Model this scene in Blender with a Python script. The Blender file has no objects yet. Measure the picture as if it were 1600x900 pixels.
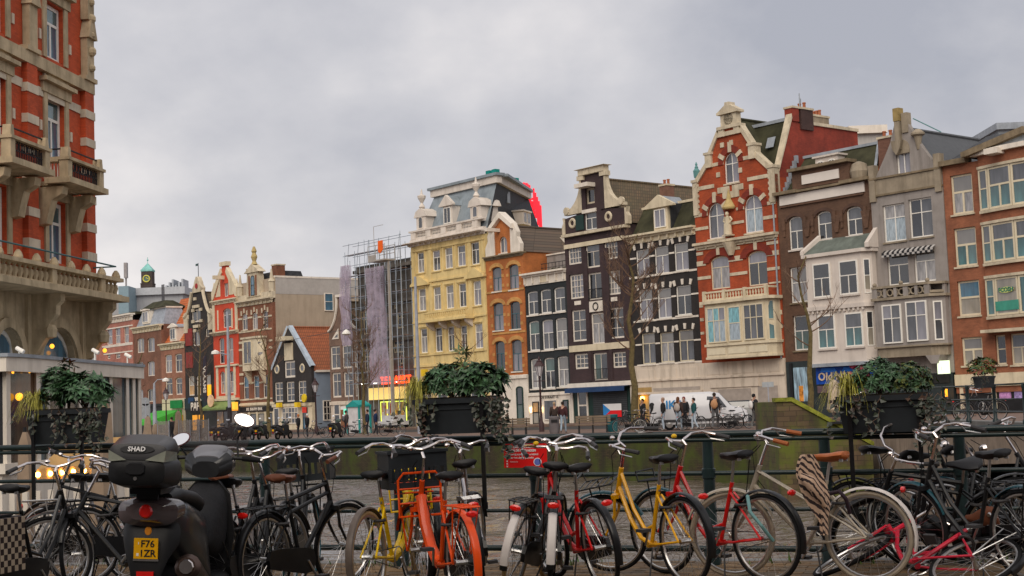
import bpy, math, random
from math import sin, cos, pi, radians, atan2, sqrt
from mathutils import Vector, Matrix
from mathutils.geometry import tessellate_polygon
random.seed(7)
S = bpy.context.scene
COL = S.collection

# ------------------------------------------------------------------ camera
FPX = 2222.0
PITCH, ROLL, CAMZ = radians(4.76), radians(2.2), 1.58
CAM = Vector((0, 0, CAMZ))
_F = Vector((0, cos(PITCH), sin(PITCH))); _U0 = Vector((0, -sin(PITCH), cos(PITCH))); _R0 = Vector((1, 0, 0))
_U = _U0*cos(ROLL) + _R0*sin(ROLL); _R = _R0*cos(ROLL) - _U0*sin(ROLL)
cd = bpy.data.cameras.new('camera'); cam = bpy.data.objects.new('camera', cd); COL.objects.link(cam)
cd.sensor_width = 36; cd.lens = 36*FPX/1600; cd.clip_start = .1; cd.clip_end = 4000
cam.matrix_world = Matrix(((_R.x, _U.x, -_F.x, CAM.x), (_R.y, _U.y, -_F.y, CAM.y), (_R.z, _U.z, -_F.z, CAM.z), (0, 0, 0, 1)))
S.camera = cam

# ------------------------------------------------------------------ sky, sun, exposure
SUN_DIR = Vector((-.16, -.74, .64)).normalized()      # towards the sun, behind the photographer
w = bpy.data.worlds.new('World'); S.world = w; w.use_nodes = True
nt = w.node_tree; nt.nodes.clear()
def wn(t, **k):
    n = nt.nodes.new(t)
    for a, b in k.items(): setattr(n, a, b)
    return n
out = wn('ShaderNodeOutputWorld')
sky = wn('ShaderNodeTexSky', sky_type='NISHITA', sun_disc=False)
sky.sun_elevation = math.asin(SUN_DIR.z); sky.sun_rotation = atan2(SUN_DIR.x, SUN_DIR.y)
sky.air_density = 1.5; sky.dust_density = 3
b1 = wn('ShaderNodeBackground'); b1.inputs['Strength'].default_value = .06
b2 = wn('ShaderNodeBackground'); b2.inputs['Strength'].default_value = 1.0
tc = wn('ShaderNodeTexCoord'); sp = wn('ShaderNodeSeparateXYZ')
mz = wn('ShaderNodeMath', operation='ADD'); mz.inputs[1].default_value = .55
ab = wn('ShaderNodeMath', operation='ABSOLUTE')
dx = wn('ShaderNodeMath', operation='DIVIDE'); dy = wn('ShaderNodeMath', operation='DIVIDE')
cb = wn('ShaderNodeCombineXYZ')
L = nt.links.new
L(tc.outputs['Generated'], sp.inputs[0]); L(sp.outputs['Z'], ab.inputs[0]); L(ab.outputs[0], mz.inputs[0])
L(sp.outputs['X'], dx.inputs[0]); L(mz.outputs[0], dx.inputs[1]); L(sp.outputs['Y'], dy.inputs[0]); L(mz.outputs[0], dy.inputs[1])
L(dx.outputs[0], cb.inputs[0]); L(dy.outputs[0], cb.inputs[1]); cb.inputs[2].default_value = 2.9
n1 = wn('ShaderNodeTexNoise'); n1.inputs['Scale'].default_value = 1.9; n1.inputs['Detail'].default_value = 4; n1.inputs['Roughness'].default_value = .45; n1.inputs['Distortion'].default_value = .2
L(cb.outputs[0], n1.inputs['Vector'])
cr = wn('ShaderNodeValToRGB')
e = cr.color_ramp.elements
e[0].position = .34; e[0].color = (.315, .322, .366, 1)
e[1].position = .64; e[1].color = (.645, .615, .61, 1)
m_ = e.new(.5); m_.color = (.465, .458, .482, 1)
n2 = wn('ShaderNodeTexNoise'); n2.inputs['Scale'].default_value = 5.5; n2.inputs['Detail'].default_value = 7; n2.inputs['Roughness'].default_value = .55; L(cb.outputs[0], n2.inputs['Vector'])
ms = wn('ShaderNodeMath', operation='MULTIPLY_ADD'); ms.inputs[1].default_value = .38; L(n2.outputs['Fac'], ms.inputs[0])
mo = wn('ShaderNodeMath', operation='MULTIPLY_ADD'); mo.inputs[1].default_value = .85; mo.inputs[2].default_value = -.115; L(n1.outputs['Fac'], mo.inputs[0]); L(mo.outputs[0], ms.inputs[2])
L(ms.outputs[0], cr.inputs[0]); L(cr.outputs[0], b2.inputs['Color']); L(sky.outputs[0], b1.inputs['Color'])
mx = wn('ShaderNodeMixShader'); mx.inputs[0].default_value = .93
L(b1.outputs[0], mx.inputs[1]); L(b2.outputs[0], mx.inputs[2]); L(mx.outputs[0], out.inputs['Surface'])
sl = bpy.data.lights.new('sun', 'SUN'); sl.energy = 1.5; sl.angle = radians(50); sl.color = (1, .90, .77)
so = bpy.data.objects.new('sun', sl); COL.objects.link(so)
so.rotation_euler = SUN_DIR.to_track_quat('Z', 'Y').to_euler()
vs = S.view_settings
vs.view_transform = 'Standard'; vs.look = 'None'; vs.gamma = 1; vs.exposure = .5; vs.use_curve_mapping = False

# ------------------------------------------------------------------ pixel geometry of the photograph (1600 x 900)
def ray(x, y): return _F + _R*((x-800)/FPX) + _U*((450-y)/FPX)
def at_depth(x, y, Y): d = ray(x, y); return CAM + d*(Y/d.y)
def ground(x, y, z=0.0): d = ray(x, y); return CAM + d*((z-CAMZ)/d.z)
def P(C, x, y): return (C[0]+x/C[2], C[1]+y/C[2])
class Frame:
    """a vertical plane: O on it at z=0, e to the right along it, n pointing away from the viewer"""
    def __init__(s, O, e):
        s.O = Vector((O[0], O[1], 0)); s.e = Vector((e[0], e[1], 0)).normalized(); s.n = Vector((-s.e.y, s.e.x, 0))
    def sz(s, p, off=0):
        d = ray(*p); t = ((s.O - s.n*off) - CAM).dot(s.n)/d.dot(s.n); q = CAM + d*t
        return (q - s.O).dot(s.e), q.z
    def at(s, x, y=0, z=0): q = s.O + s.e*x + s.n*y; return Vector((q.x, q.y, z))
    def rot(s): return atan2(s.e.y, s.e.x)

# ------------------------------------------------------------------ materials
MATS = {}
def _new(name):
    m = bpy.data.materials.new(name); m.use_nodes = True
    return m, m.node_tree, m.node_tree.nodes['Principled BSDF']
def _coords(t):
    tc = t.nodes.new('ShaderNodeTexCoord'); return tc.outputs['Object']
def _noise(t, vec, sc, det=4, rough=.6, stretch=None):
    n = t.nodes.new('ShaderNodeTexNoise'); n.inputs['Scale'].default_value = sc; n.inputs['Detail'].default_value = det; n.inputs['Roughness'].default_value = rough
    if stretch:
        mp = t.nodes.new('ShaderNodeMapping'); mp.inputs['Scale'].default_value = stretch; t.links.new(vec, mp.inputs[0]); vec = mp.outputs[0]
    t.links.new(vec, n.inputs['Vector']); return n.outputs['Fac']
def _ramp(t, fac, a, b, p0=.3, p1=.7):
    r = t.nodes.new('ShaderNodeValToRGB'); r.color_ramp.elements[0].position = p0; r.color_ramp.elements[1].position = p1
    r.color_ramp.elements[0].color = (*a, 1); r.color_ramp.elements[1].color = (*b, 1); t.links.new(fac, r.inputs[0]); return r.outputs[0]
def _mix(t, fac, a, b, mode='MIX'):
    n = t.nodes.new('ShaderNodeMix'); n.data_type = 'RGBA'; n.blend_type = mode
    if isinstance(fac, (int, float)): n.inputs[0].default_value = fac
    else: t.links.new(fac, n.inputs[0])
    for i, v in ((6, a), (7, b)):
        if isinstance(v, tuple): n.inputs[i].default_value = (*v[:3], 1)
        else: t.links.new(v, n.inputs[i])
    return n.outputs[2]
def _bump(t, b, h, s, d=.02):
    n = t.nodes.new('ShaderNodeBump'); n.inputs['Strength'].default_value = s; n.inputs['Distance'].default_value = d
    t.links.new(h, n.inputs['Height']); t.links.new(n.outputs[0], b.inputs['Normal'])
def sc3(c, k): return tuple(max(0, min(1, v*k)) for v in c)
def mat(name, c, rough=.6, var=.18, sc=2.0, metal=0, bump=0, grime=.0, coat=0, spec=.25):
    """plain painted / stone / plastic surface with uneven tone, optional dirt streaks"""
    if name in MATS: return MATS[name]
    m, t, b = _new(name); v = _coords(t)
    col = _ramp(t, _noise(t, v, sc, 5), sc3(c, 1-var), sc3(c, 1+var))
    if grime:
        g = _noise(t, v, 1.0, 5, .65, (2.2, 2.2, .35))
        col = _mix(t, _ramp(t, g, (0, 0, 0), (grime,)*3, .48, .72), col, sc3((c[0]*.42, c[1]*.40, c[2]*.36), 1))
    t.links.new(col, b.inputs['Base Color'])
    b.inputs['Roughness'].default_value = rough; b.inputs['Metallic'].default_value = metal
    b.inputs['Coat Weight'].default_value = coat; b.inputs['Specular IOR Level'].default_value = spec
    if coat: b.inputs['Coat Roughness'].default_value = .12
    if bump: _bump(t, b, _noise(t, v, sc*6, 5), bump)
    MATS[name] = m; return m
def brick(name, c, mortar=None, var=.25, w=.21, h=.062, grime=.3, bump=.5):
    if name in MATS: return MATS[name]
    m, t, b = _new(name); v = _coords(t)
    sp = t.nodes.new('ShaderNodeSeparateXYZ'); t.links.new(v, sp.inputs[0])
    ad = t.nodes.new('ShaderNodeMath'); ad.operation = 'ADD'; t.links.new(sp.outputs[0], ad.inputs[0]); t.links.new(sp.outputs[1], ad.inputs[1])
    cb = t.nodes.new('ShaderNodeCombineXYZ'); t.links.new(ad.outputs[0], cb.inputs[0]); t.links.new(sp.outputs[2], cb.inputs[1])
    br = t.nodes.new('ShaderNodeTexBrick'); t.links.new(cb.outputs[0], br.inputs['Vector'])
    br.inputs['Scale'].default_value = 1; br.inputs['Brick Width'].default_value = w; br.inputs['Row Height'].default_value = h
    br.inputs['Mortar Size'].default_value = .006; br.inputs['Mortar Smooth'].default_value = .3; br.inputs['Bias'].default_value = 0
    br.inputs['Color1'].default_value = (*sc3(c, 1-var), 1); br.inputs['Color2'].default_value = (*sc3(c, 1+var), 1)
    br.inputs['Mortar'].default_value = (*(mortar or sc3(c, .75)), 1)
    big = _noise(t, v, .7, 5)
    col = _mix(t, .5, br.outputs['Color'], _ramp(t, big, sc3(c, .55), sc3(c, 1.3), .36, .64), 'MIX')
    col = _mix(t, _ramp(t, _noise(t, v, 2.6, 6, .75), (0, 0, 0), (.5,)*3, .52, .7), col, sc3(c, .45))
    g = _noise(t, v, 1.0, 5, .65, (1.8, 1.8, .3))
    col = _mix(t, _ramp(t, g, (0, 0, 0), (grime,)*3, .5, .75), col, (c[0]*.35, c[1]*.35, c[2]*.35))
    t.links.new(col, b.inputs['Base Color']); b.inputs['Roughness'].default_value = .85
    _bump(t, b, br.outputs['Fac'], -bump, .008)
    MATS[name] = m; return m
def tiles(name, c, c2, w=.24, h=.3, moss=.3):
    """roof tiles in courses, seen from far: object x (or y) across, z up the slope"""
    if name in MATS: return MATS[name]
    m, t, b = _new(name); v = _coords(t)
    sp = t.nodes.new('ShaderNodeSeparateXYZ'); t.links.new(v, sp.inputs[0])
    ad = t.nodes.new('ShaderNodeMath'); ad.operation = 'ADD'; t.links.new(sp.outputs[1], ad.inputs[0]); t.links.new(sp.outputs[0], ad.inputs[1])
    cb = t.nodes.new('ShaderNodeCombineXYZ'); t.links.new(ad.outputs[0], cb.inputs[0]); t.links.new(sp.outputs[2], cb.inputs[1])
    br = t.nodes.new('ShaderNodeTexBrick'); t.links.new(cb.outputs[0], br.inputs['Vector']); br.offset = 0
    br.inputs['Scale'].default_value = 1; br.inputs['Brick Width'].default_value = w; br.inputs['Row Height'].default_value = h
    br.inputs['Mortar Size'].default_value = .05; br.inputs['Mortar Smooth'].default_value = 1
    br.inputs['Color1'].default_value = (*c, 1); br.inputs['Color2'].default_value = (*c2, 1); br.inputs['Mortar'].default_value = (*sc3(c, .35), 1)
    n = _noise(t, v, .5, 6, .7)
    col = _mix(t, _ramp(t, n, (0, 0, 0), (moss,)*3, .4, .7), br.outputs['Color'], (.07, .075, .03))
    t.links.new(col, b.inputs['Base Color']); b.inputs['Roughness'].default_value = .8
    _bump(t, b, br.outputs['Fac'], -.8, .05)
    MATS[name] = m; return m
def glass(name, c, rough=.06, var=.35, sc=.7, spec=.6):
    """window pane: what stands behind it (curtain, dark room) under a glossy front; the blue one has sky reflection painted in"""
    if name in MATS: return MATS[name]
    m, t, b = _new(name); v = _coords(t)
    f = _noise(t, v, sc, 3, .5, (3.0, 3.0, .5))
    t.links.new(_ramp(t, f, sc3(c, 1-var), sc3(c, 1+var), .35, .65), b.inputs['Base Color'])
    b.inputs['Roughness'].default_value = .5; b.inputs['Specular IOR Level'].default_value = .2
    b.inputs['Coat Weight'].default_value = 1.0; b.inputs['Coat Roughness'].default_value = rough; b.inputs['Coat IOR'].default_value = 1.95
    MATS[name] = m; return m
def emit(name, c, s):
    if name in MATS: return MATS[name]
    m, t, b = _new(name); b.inputs['Base Color'].default_value = (*c, 1)
    b.inputs['Emission Color'].default_value = (*c, 1); b.inputs['Emission Strength'].default_value = s
    MATS[name] = m; return m
def metal(name, c, rough=.3, var=.1):
    return mat(name, c, rough, var, 8, 1)

# ------------------------------------------------------------------ mesh building
class MB:
    def __init__(s): s.v = []; s.f = []; s.m = []; s.mi = 0; s.M = None
    def _add(s, vs, fs):
        o = len(s.v)
        if s.M is not None: vs = [tuple(s.M @ Vector(p)) for p in vs]
        s.v += [tuple(p) for p in vs]; s.f += [tuple(i+o for i in f) for f in fs]; s.m += [s.mi]*len(fs); return s
    def box(s, x0, x1, y0, y1, z0, z1):
        if x0 > x1: x0, x1 = x1, x0
        if y0 > y1: y0, y1 = y1, y0
        if z0 > z1: z0, z1 = z1, z0
        return s._add([(x0, y0, z0), (x1, y0, z0), (x1, y1, z0), (x0, y1, z0), (x0, y0, z1), (x1, y0, z1), (x1, y1, z1), (x0, y1, z1)],
                      [(3, 2, 1, 0), (4, 5, 6, 7), (0, 1, 5, 4), (1, 2, 6, 5), (2, 3, 7, 6), (3, 0, 4, 7)])
    def hexa(s, lo, hi):
        """8 corners: lower 4 and upper 4"""
        return s._add(list(lo)+list(hi), [(3, 2, 1, 0), (4, 5, 6, 7), (0, 1, 5, 4), (1, 2, 6, 5), (2, 3, 7, 6), (3, 0, 4, 7)])
    def prism(s, poly, y0, y1):
        """polygon in xz extruded along y"""
        return s.slab(poly, [], y0, y1)
    def slab(s, outer, holes, y0, y1):
        loops = [list(outer)] + [list(h) for h in holes]
        flat = [p for l in loops for p in l]; n = len(flat)
        tri = tessellate_polygon([[Vector((p[0], p[1], 0)) for p in l] for l in loops])
        vs = [(p[0], y0, p[1]) for p in flat] + [(p[0], y1, p[1]) for p in flat]
        fs = []
        for a, b, c in tri:
            pa, pb, pc = flat[a], flat[b], flat[c]
            cr = (pb[0]-pa[0])*(pc[1]-pa[1]) - (pb[1]-pa[1])*(pc[0]-pa[0])
            if cr < 0: a, b, c = c, b, a
            fs.append((a, b, c)); fs.append((c+n, b+n, a+n))
        o = 0
        for li, l in enumerate(loops):
            k = len(l); ar = sum(l[i][0]*l[(i+1) % k][1]-l[(i+1) % k][0]*l[i][1] for i in range(k))
            for i in range(k):
                a, b = o+i, o+(i+1) % k
                q = (a, a+n, b+n, b) if (ar > 0) == (li == 0) else (b, b+n, a+n, a)
                fs.append(q)
            o += k
        return s._add(vs, fs)
    def face(s, pts): return s._add(pts, [tuple(range(len(pts)))])
    def tube(s, pts, r, n=6, caps=True):
        pts = [Vector(p) for p in pts]; k = len(pts)
        rr = r if isinstance(r, (list, tuple)) else [r]*k
        vs = []; fs = []; up = None
        for i in range(k):
            d = (pts[min(i+1, k-1)] - pts[max(i-1, 0)])
            if d.length < 1e-9: d = Vector((0, 0, 1))
            d.normalize()
            if up is None: up = Vector((0, 0, 1)) if abs(d.z) < .9 else Vector((1, 0, 0))
            x = up.cross(d)
            if x.length < 1e-6: x = Vector((1, 0, 0)).cross(d)
            x.normalize(); y = d.cross(x); up = y
            for j in range(n):
                a = 2*pi*j/n; vs.append(pts[i] + (x*cos(a) + y*sin(a))*rr[i])
        for i in range(k-1):
            for j in range(n):
                a = i*n+j; b = i*n+(j+1) % n; fs.append((a, b, b+n, a+n))
        if caps: fs.append(tuple(range(n))[::-1]); fs.append(tuple((k-1)*n+j for j in range(n)))
        return s._add(vs, fs)
    def lathe(s, prof, c=(0, 0, 0), n=12, axis='z', sx=1, sy=1):
        vs = []; fs = []
        for r, z in prof:
            for j in range(n):
                a = 2*pi*j/n; x, y = r*cos(a)*sx, r*sin(a)*sy
                if axis == 'z': p = (c[0]+x, c[1]+y, c[2]+z)
                elif axis == 'y': p = (c[0]+y, c[1]+z, c[2]+x)
                else: p = (c[0]+z, c[1]+x, c[2]+y)
                vs.append(p)
        k = len(prof)
        for i in range(k-1):
            for j in range(n):
                a = i*n+j; b = i*n+(j+1) % n; fs.append((a, b, b+n, a+n))
        fs.append(tuple(range(n))[::-1]); fs.append(tuple((k-1)*n+j for j in range(n)))
        return s._add(vs, fs)
    def ball(s, c, r, n=10, m=7, sz=1, sx=1, sy=1):
        return s.lathe([(r*sin(pi*(i+.02)/(m+.04)), -r*sz*cos(pi*i/m)) for i in range(m+1)], c, n, sx=sx, sy=sy)
    def torus(s, c, R, r, n=24, m=6, axis='y', a0=0, a1=2*pi, sz=1):
        full = abs(a1-a0-2*pi) < 1e-6; vs = []; fs = []; k = n if full else n+1
        for i in range(k):
            a = a0+(a1-a0)*i/n
            for j in range(m):
                b = 2*pi*j/m; q = R+r*cos(b); h = r*sin(b)*sz
                u, v = q*cos(a), q*sin(a)
                vs.append((c[0]+u, c[1]+h, c[2]+v) if axis == 'y' else (c[0]+u, c[1]+v, c[2]+h))
        for i in range(n):
            for j in range(m):
                a = i*m+j; b = i*m+(j+1) % m; i2 = (i+1) % k
                fs.append((a, b, i2*m+(j+1) % m, i2*m+j))
        return s._add(vs, fs)
    def mesh(s, name, mats, smooth=False):
        me = bpy.data.meshes.new(name); me.from_pydata(s.v, [], s.f)
        for m in (mats if isinstance(mats, (list, tuple)) else [mats]): me.materials.append(m)
        if any(s.m): me.polygons.foreach_set('material_index', s.m)
        if smooth:
            me.polygons.foreach_set('use_smooth', [True]*len(s.f))
            try: me.set_sharp_from_angle(angle=radians(40))
            except Exception: pass
        return me
    def obj(s, name, mats, parent=None, smooth=False, **k):
        return link(name, s.mesh(name, mats, smooth), parent, **k)
def link(name, data, parent=None, loc=None, rot=None, label=None, cat=None, group=None, kind=None):
    o = bpy.data.objects.new(name, data); COL.objects.link(o)
    if parent is not None: o.parent = parent
    if loc is not None: o.location = loc
    if rot is not None: o.rotation_euler = rot if isinstance(rot, (tuple, list)) or hasattr(rot, 'order') else (0, 0, rot)
    return tag(o, label, cat, group, kind)
def tag(o, label=None, cat=None, group=None, kind=None):
    if label: o['label'] = label
    if cat: o['category'] = cat
    if group: o['group'] = group
    if kind: o['kind'] = kind
    return o
def thing(name, label, cat, loc=(0, 0, 0), rot=0, group=None): return link(name, None, None, loc, rot, label, cat, group)
def kids(o): return KIDS.get(o.name) or [c for c in COL.objects if c.parent == o]
KIDS = {}
def copy_tree(root, parent=None, loc=None, rot=None, label=None, keep=None):
    """copy of a thing with copies of its parts and their sub-parts"""
    idx = {}
    for o in COL.objects:
        if o.parent: idx.setdefault(o.parent.name, []).append(o)
    def rec(o, p):
        c = o.copy(); COL.objects.link(c); c.parent = p
        for ch in idx.get(o.name, []):
            if keep is None or keep(ch): rec(ch, c)
        return c
    c = rec(root, parent)
    if loc is not None: c.location = loc
    if rot is not None: c.rotation_euler = rot if isinstance(rot, (tuple, list)) else (0, 0, rot)
    if label: c['label'] = label
    return c

# ------------------------------------------------------------------ lettering (made while the scene is still small)
def text_mesh(body, size, ext=.01, align='CENTER', space=1.0, bold=0):
    cu = bpy.data.curves.new('lettering', 'FONT'); cu.body = body; cu.size = size; cu.extrude = ext; cu.align_x = align; cu.align_y = 'CENTER'
    cu.space_character = space; cu.offset = bold; cu.resolution_u = 2
    o = bpy.data.objects.new('lettering', cu); COL.objects.link(o)
    me = bpy.data.meshes.new_from_object(o.evaluated_get(bpy.context.evaluated_depsgraph_get()))
    bpy.data.objects.remove(o); bpy.data.curves.remove(cu); me.name = 'lettering'
    return me
TX = {}
for key, a in {'shad': ('SHAD', .042, .002, 'CENTER', 1.05, .0012), 'plate1': ('F76', .062, .001, 'CENTER', 1.0, .001), 'plate2': ('1ZR', .062, .001, 'CENTER', 1.0, .001),
               'van': ('IKS', .62, .004, 'CENTER', 1, .012), 'red1': ('GEEN (BROM)FIETSEN PLAATSEN', .0285, .001, 'LEFT', 1.0, .0012), 'red2': ('BUITEN DE FIETSVAKKEN', .0285, .001, 'LEFT', 1.0, .0012),
               'red3': ('Uw voertuig wordt anders verwijderd', .024, .0008, 'LEFT', 1, .0004), 'red4': ('en naar het depot gebracht', .024, .0008, 'LEFT', 1, .0004),
               'red5': ('Gemeente', .017, .0008, 'LEFT', 1, 0), 'xxx': ('x\nx\nx', .028, .0008, 'CENTER', 1, .002),
               'papi': ('PAPI', 1.25, .03, 'CENTER', 1, .02), 'vlap': ('Vlap', .85, .03, 'CENTER', 1, .02), 'old': ('n  Old Nlourish', .72, .03, 'CENTER', 1.05, .012),
               'markt': ('TE MARKT', .95, .04, 'CENTER', 1.1, .03), 'roof': ('CURVIE', 2.6, .15, 'CENTER', 1.0, .1), 'fcosh': ('FCOSH', .34, .01, 'CENTER', 1, .012),
               'door': ('DE STRAAT 15', .3, .01, 'CENTER', 1.1, .004), 'pub': ('VLAAMS', .8, .03, 'CENTER', 1, .01), 'cafe': ('DE BRON BAR', .42, .02, 'CENTER', 1.3, .01)}.items():
    TX[key] = text_mesh(*a)
def put_text(key, m, parent, M):
    me = TX[key].copy(); me.materials.clear(); me.materials.append(m)
    o = link('lettering', me, parent); o.matrix_local = M; return o
def up_text(x, y, z, rz=0): return Matrix.Translation((x, y, z)) @ Matrix.Rotation(rz, 4, 'Z') @ Matrix.Rotation(pi/2, 4, 'X')
# ================================================================== THE SETTING
ALPHA = radians(39.5)
EV = Vector((sin(ALPHA), -cos(ALPHA), 0)); NV = Vector((cos(ALPHA), sin(ALPHA), 0))
_q = at_depth(1505, 650, 84.0)
FR = Frame(_q, EV)                                   # the row of house fronts
Q0 = Vector((6.3, 70.0, 0))                          # a point on the far quay's edge
QF = Frame(Q0, EV)
DECK = .15
def rail_y(x): return 12.5 + .3*(1.63 - x)           # line of the near bridge railing
RE = Vector((1, -.3, 0)).normalized(); RF = Frame((0, rail_y(0)), RE)
ZW = -2.3

m_pave = brick('quay_paving', (.20, .13, .10), w=.4, h=.2, grime=.2, bump=.2)
def pave_mat(name, c, w, h):
    """clinker paving seen from above: bricks in the xy plane"""
    m, t, b = _new(name); v = _coords(t)
    br = t.nodes.new('ShaderNodeTexBrick'); t.links.new(v, br.inputs['Vector'])
    br.inputs['Scale'].default_value = 1; br.inputs['Brick Width'].default_value = w; br.inputs['Row Height'].default_value = h; br.inputs['Mortar Size'].default_value = .006
    br.inputs['Color1'].default_value = (*sc3(c, .75), 1); br.inputs['Color2'].default_value = (*sc3(c, 1.25), 1); br.inputs['Mortar'].default_value = (*sc3(c, .45), 1)
    col = _mix(t, .5, br.outputs['Color'], _ramp(t, _noise(t, v, .35, 6), sc3(c, .6), sc3(c, 1.3), .3, .7))
    t.links.new(col, b.inputs['Base Color']); b.inputs['Roughness'].default_value = .7
    _bump(t, b, br.outputs['Fac'], -.4, .006); MATS[name] = m; return m
m_ground = pave_mat('clinker_ground', (.16, .10, .075), .21, .1)
m_road = mat('asphalt', (.055, .052, .05), .85, .25, 1.2, bump=.2)
m_stone = mat('bluestone', (.19, .185, .175), .75, .25, 1.5, bump=.15, grime=.5)

def quad_on(fr, x0, x1, y0, y1, z): return [tuple(fr.at(x0, y0, z)), tuple(fr.at(x1, y0, z)), tuple(fr.at(x1, y1, z)), tuple(fr.at(x0, y1, z))]
mb = MB(); mb.face(quad_on(QF, -1600, 60, 0, 1600, 0)); mb.face(quad_on(QF, 60, 1600, 8, 1600, 0))
mb.obj('ground', m_ground, kind='structure')
mb = MB(); mb.face(quad_on(QF, -300, 55, 10.5, 18.5, .004)); mb.obj('road', m_road, kind='structure')
mb = MB(); mb.face(quad_on(QF, -300, 55, 18.72, 60, .124))
for x in range(-150, 30, 30): pass
mb._add(quad_on(QF, -300, 55, 18.5, 18.72, .128)+quad_on(QF, -300, 55, 18.5, 18.72, 0), [(0, 1, 2, 3), (0, 4, 5, 1)])
mb.obj('pavement', m_ground, kind='structure')

# water with small wind ripples
m, t, b = _new('canal_water'); v = _coords(t)
b.inputs['Base Color'].default_value = (.115, .092, .072, 1); b.inputs['Roughness'].default_value = .03; b.inputs['IOR'].default_value = 1.33
w1 = _noise(t, v, 1.0, 3, .55, (.55, 1.7, 1)); w2 = _noise(t, v, 2.0, 2, .5, (1.0, 2.6, 1))
mm = t.nodes.new('ShaderNodeMath'); mm.operation = 'MULTIPLY_ADD'; t.links.new(w2, mm.inputs[0]); mm.inputs[1].default_value = .35; t.links.new(w1, mm.inputs[2])
_bump(t, b, mm.outputs[0], 1.0, .22)
m_water = m
mb = MB(); ys = [12.5+i*.22*(1+i*.0042) for i in range(190)]; xs_w = [-17+i*.19 for i in range(190)]       # real ripples where the photo shows the water
_k = [(random.uniform(.7, 3.4), random.gauss(0, .55), random.uniform(0, 6.3)) for _ in range(26)]
for y in ys:
    for x in xs_w:
        hgt = sum(sin(k*(y*cos(a)+x*sin(a))+p)/(k**.9+.6) for k, a, p in _k)*.045
        mb.v.append((x, y, ZW+hgt*min(1, (x+17)*.5, (19-x)*.5)))
mb.f = [(j*190+i, j*190+i+1, (j+1)*190+i+1, (j+1)*190+i) for j in range(189) for i in range(189)]; mb.m = [0]*len(mb.f)
X0, X1, Y0_, Y1_ = xs_w[0], xs_w[-1], ys[0], ys[-1]
for q in ((-400, X0, -60, 420), (X1, 400, -60, 420), (X0, X1, -60, Y0_), (X0, X1, Y1_, 420)): mb.face([(q[0], q[2], ZW), (q[1], q[2], ZW), (q[1], q[3], ZW), (q[0], q[3], ZW)])
mb.obj('canal_water', m_water, kind='structure', smooth=True)

# mossy masonry of the quays
def masonry(name, c, moss, amt, w=.8, h=.35):
    m, t, b = _new(name); v = _coords(t)
    sp = t.nodes.new('ShaderNodeSeparateXYZ'); t.links.new(v, sp.inputs[0])
    ad = t.nodes.new('ShaderNodeMath'); t.links.new(sp.outputs[0], ad.inputs[0]); t.links.new(sp.outputs[1], ad.inputs[1])
    cb = t.nodes.new('ShaderNodeCombineXYZ'); t.links.new(ad.outputs[0], cb.inputs[0]); t.links.new(sp.outputs[2], cb.inputs[1])
    br = t.nodes.new('ShaderNodeTexBrick'); t.links.new(cb.outputs[0], br.inputs['Vector'])
    br.inputs['Scale'].default_value = 1; br.inputs['Brick Width'].default_value = w; br.inputs['Row Height'].default_value = h; br.inputs['Mortar Size'].default_value = .012
    br.inputs['Color1'].default_value = (*sc3(c, .7), 1); br.inputs['Color2'].default_value = (*sc3(c, 1.25), 1); br.inputs['Mortar'].default_value = (*sc3(c, .4), 1)
    n = _noise(t, v, .7, 6, .7); n2 = _noise(t, v, .5, 5, .6, (1.5, 1.5, .25))
    col = _mix(t, _ramp(t, n, (0, 0, 0), (amt,)*3, .42, .6), br.outputs['Color'], moss)
    col = _mix(t, _ramp(t, n2, (0, 0, 0), (.8,)*3, .5, .7), col, (.02, .018, .012))
    t.links.new(col, b.inputs['Base Color']); b.inputs['Roughness'].default_value = .85
    _bump(t, b, br.outputs['Fac'], -.6, .02); MATS[name] = m; return m
m_quay = masonry('mossy_quay_brick', (.055, .040, .018), (.055, .075, .006), .95, .3, .08)
m_abut = masonry('mossy_abutment_stone', (.10, .065, .035), (.10, .12, .012), .95, .5, .2)
m_moss = mat('moss', (.20, .21, .03), .95, .5, 6, bump=.6)

qw = MB(); qw.box(-230, 22, 0, 1.2, -4, -.16)
qo = qw.obj('quay_wall', m_quay, loc=tuple(Q0), rot=QF.rot(), kind='structure')
cs = MB(); cs.box(-.735, .735, -.06, .5, -.16, .012); cme = cs.mesh('coping_stone', m_stone)
for i in range(64): link('coping_stone', cme, qo, loc=(21.2-1.5*i, random.uniform(-.012, .012), random.uniform(-.006, .006)))
# joint edge between far quay end and wing wall
ww = MB()
ww.slab([(10.0, -4), (13.6, -4), (13.6, -.45), (10.55, 1.36), (10.0, 1.36)], [], 0, 5.0)
wo = ww.obj('wing_wall', m_abut, loc=(0, 55, 0), label='mossy stone wing wall sloping down beside the far quay', cat='wall')
MB().slab([(9.94, 1.365), (10.57, 1.365), (13.66, -.47), (13.66, -.30), (10.62, 1.52), (9.94, 1.52)], [], -.08, .55).obj('coping', m_moss, wo)

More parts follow.
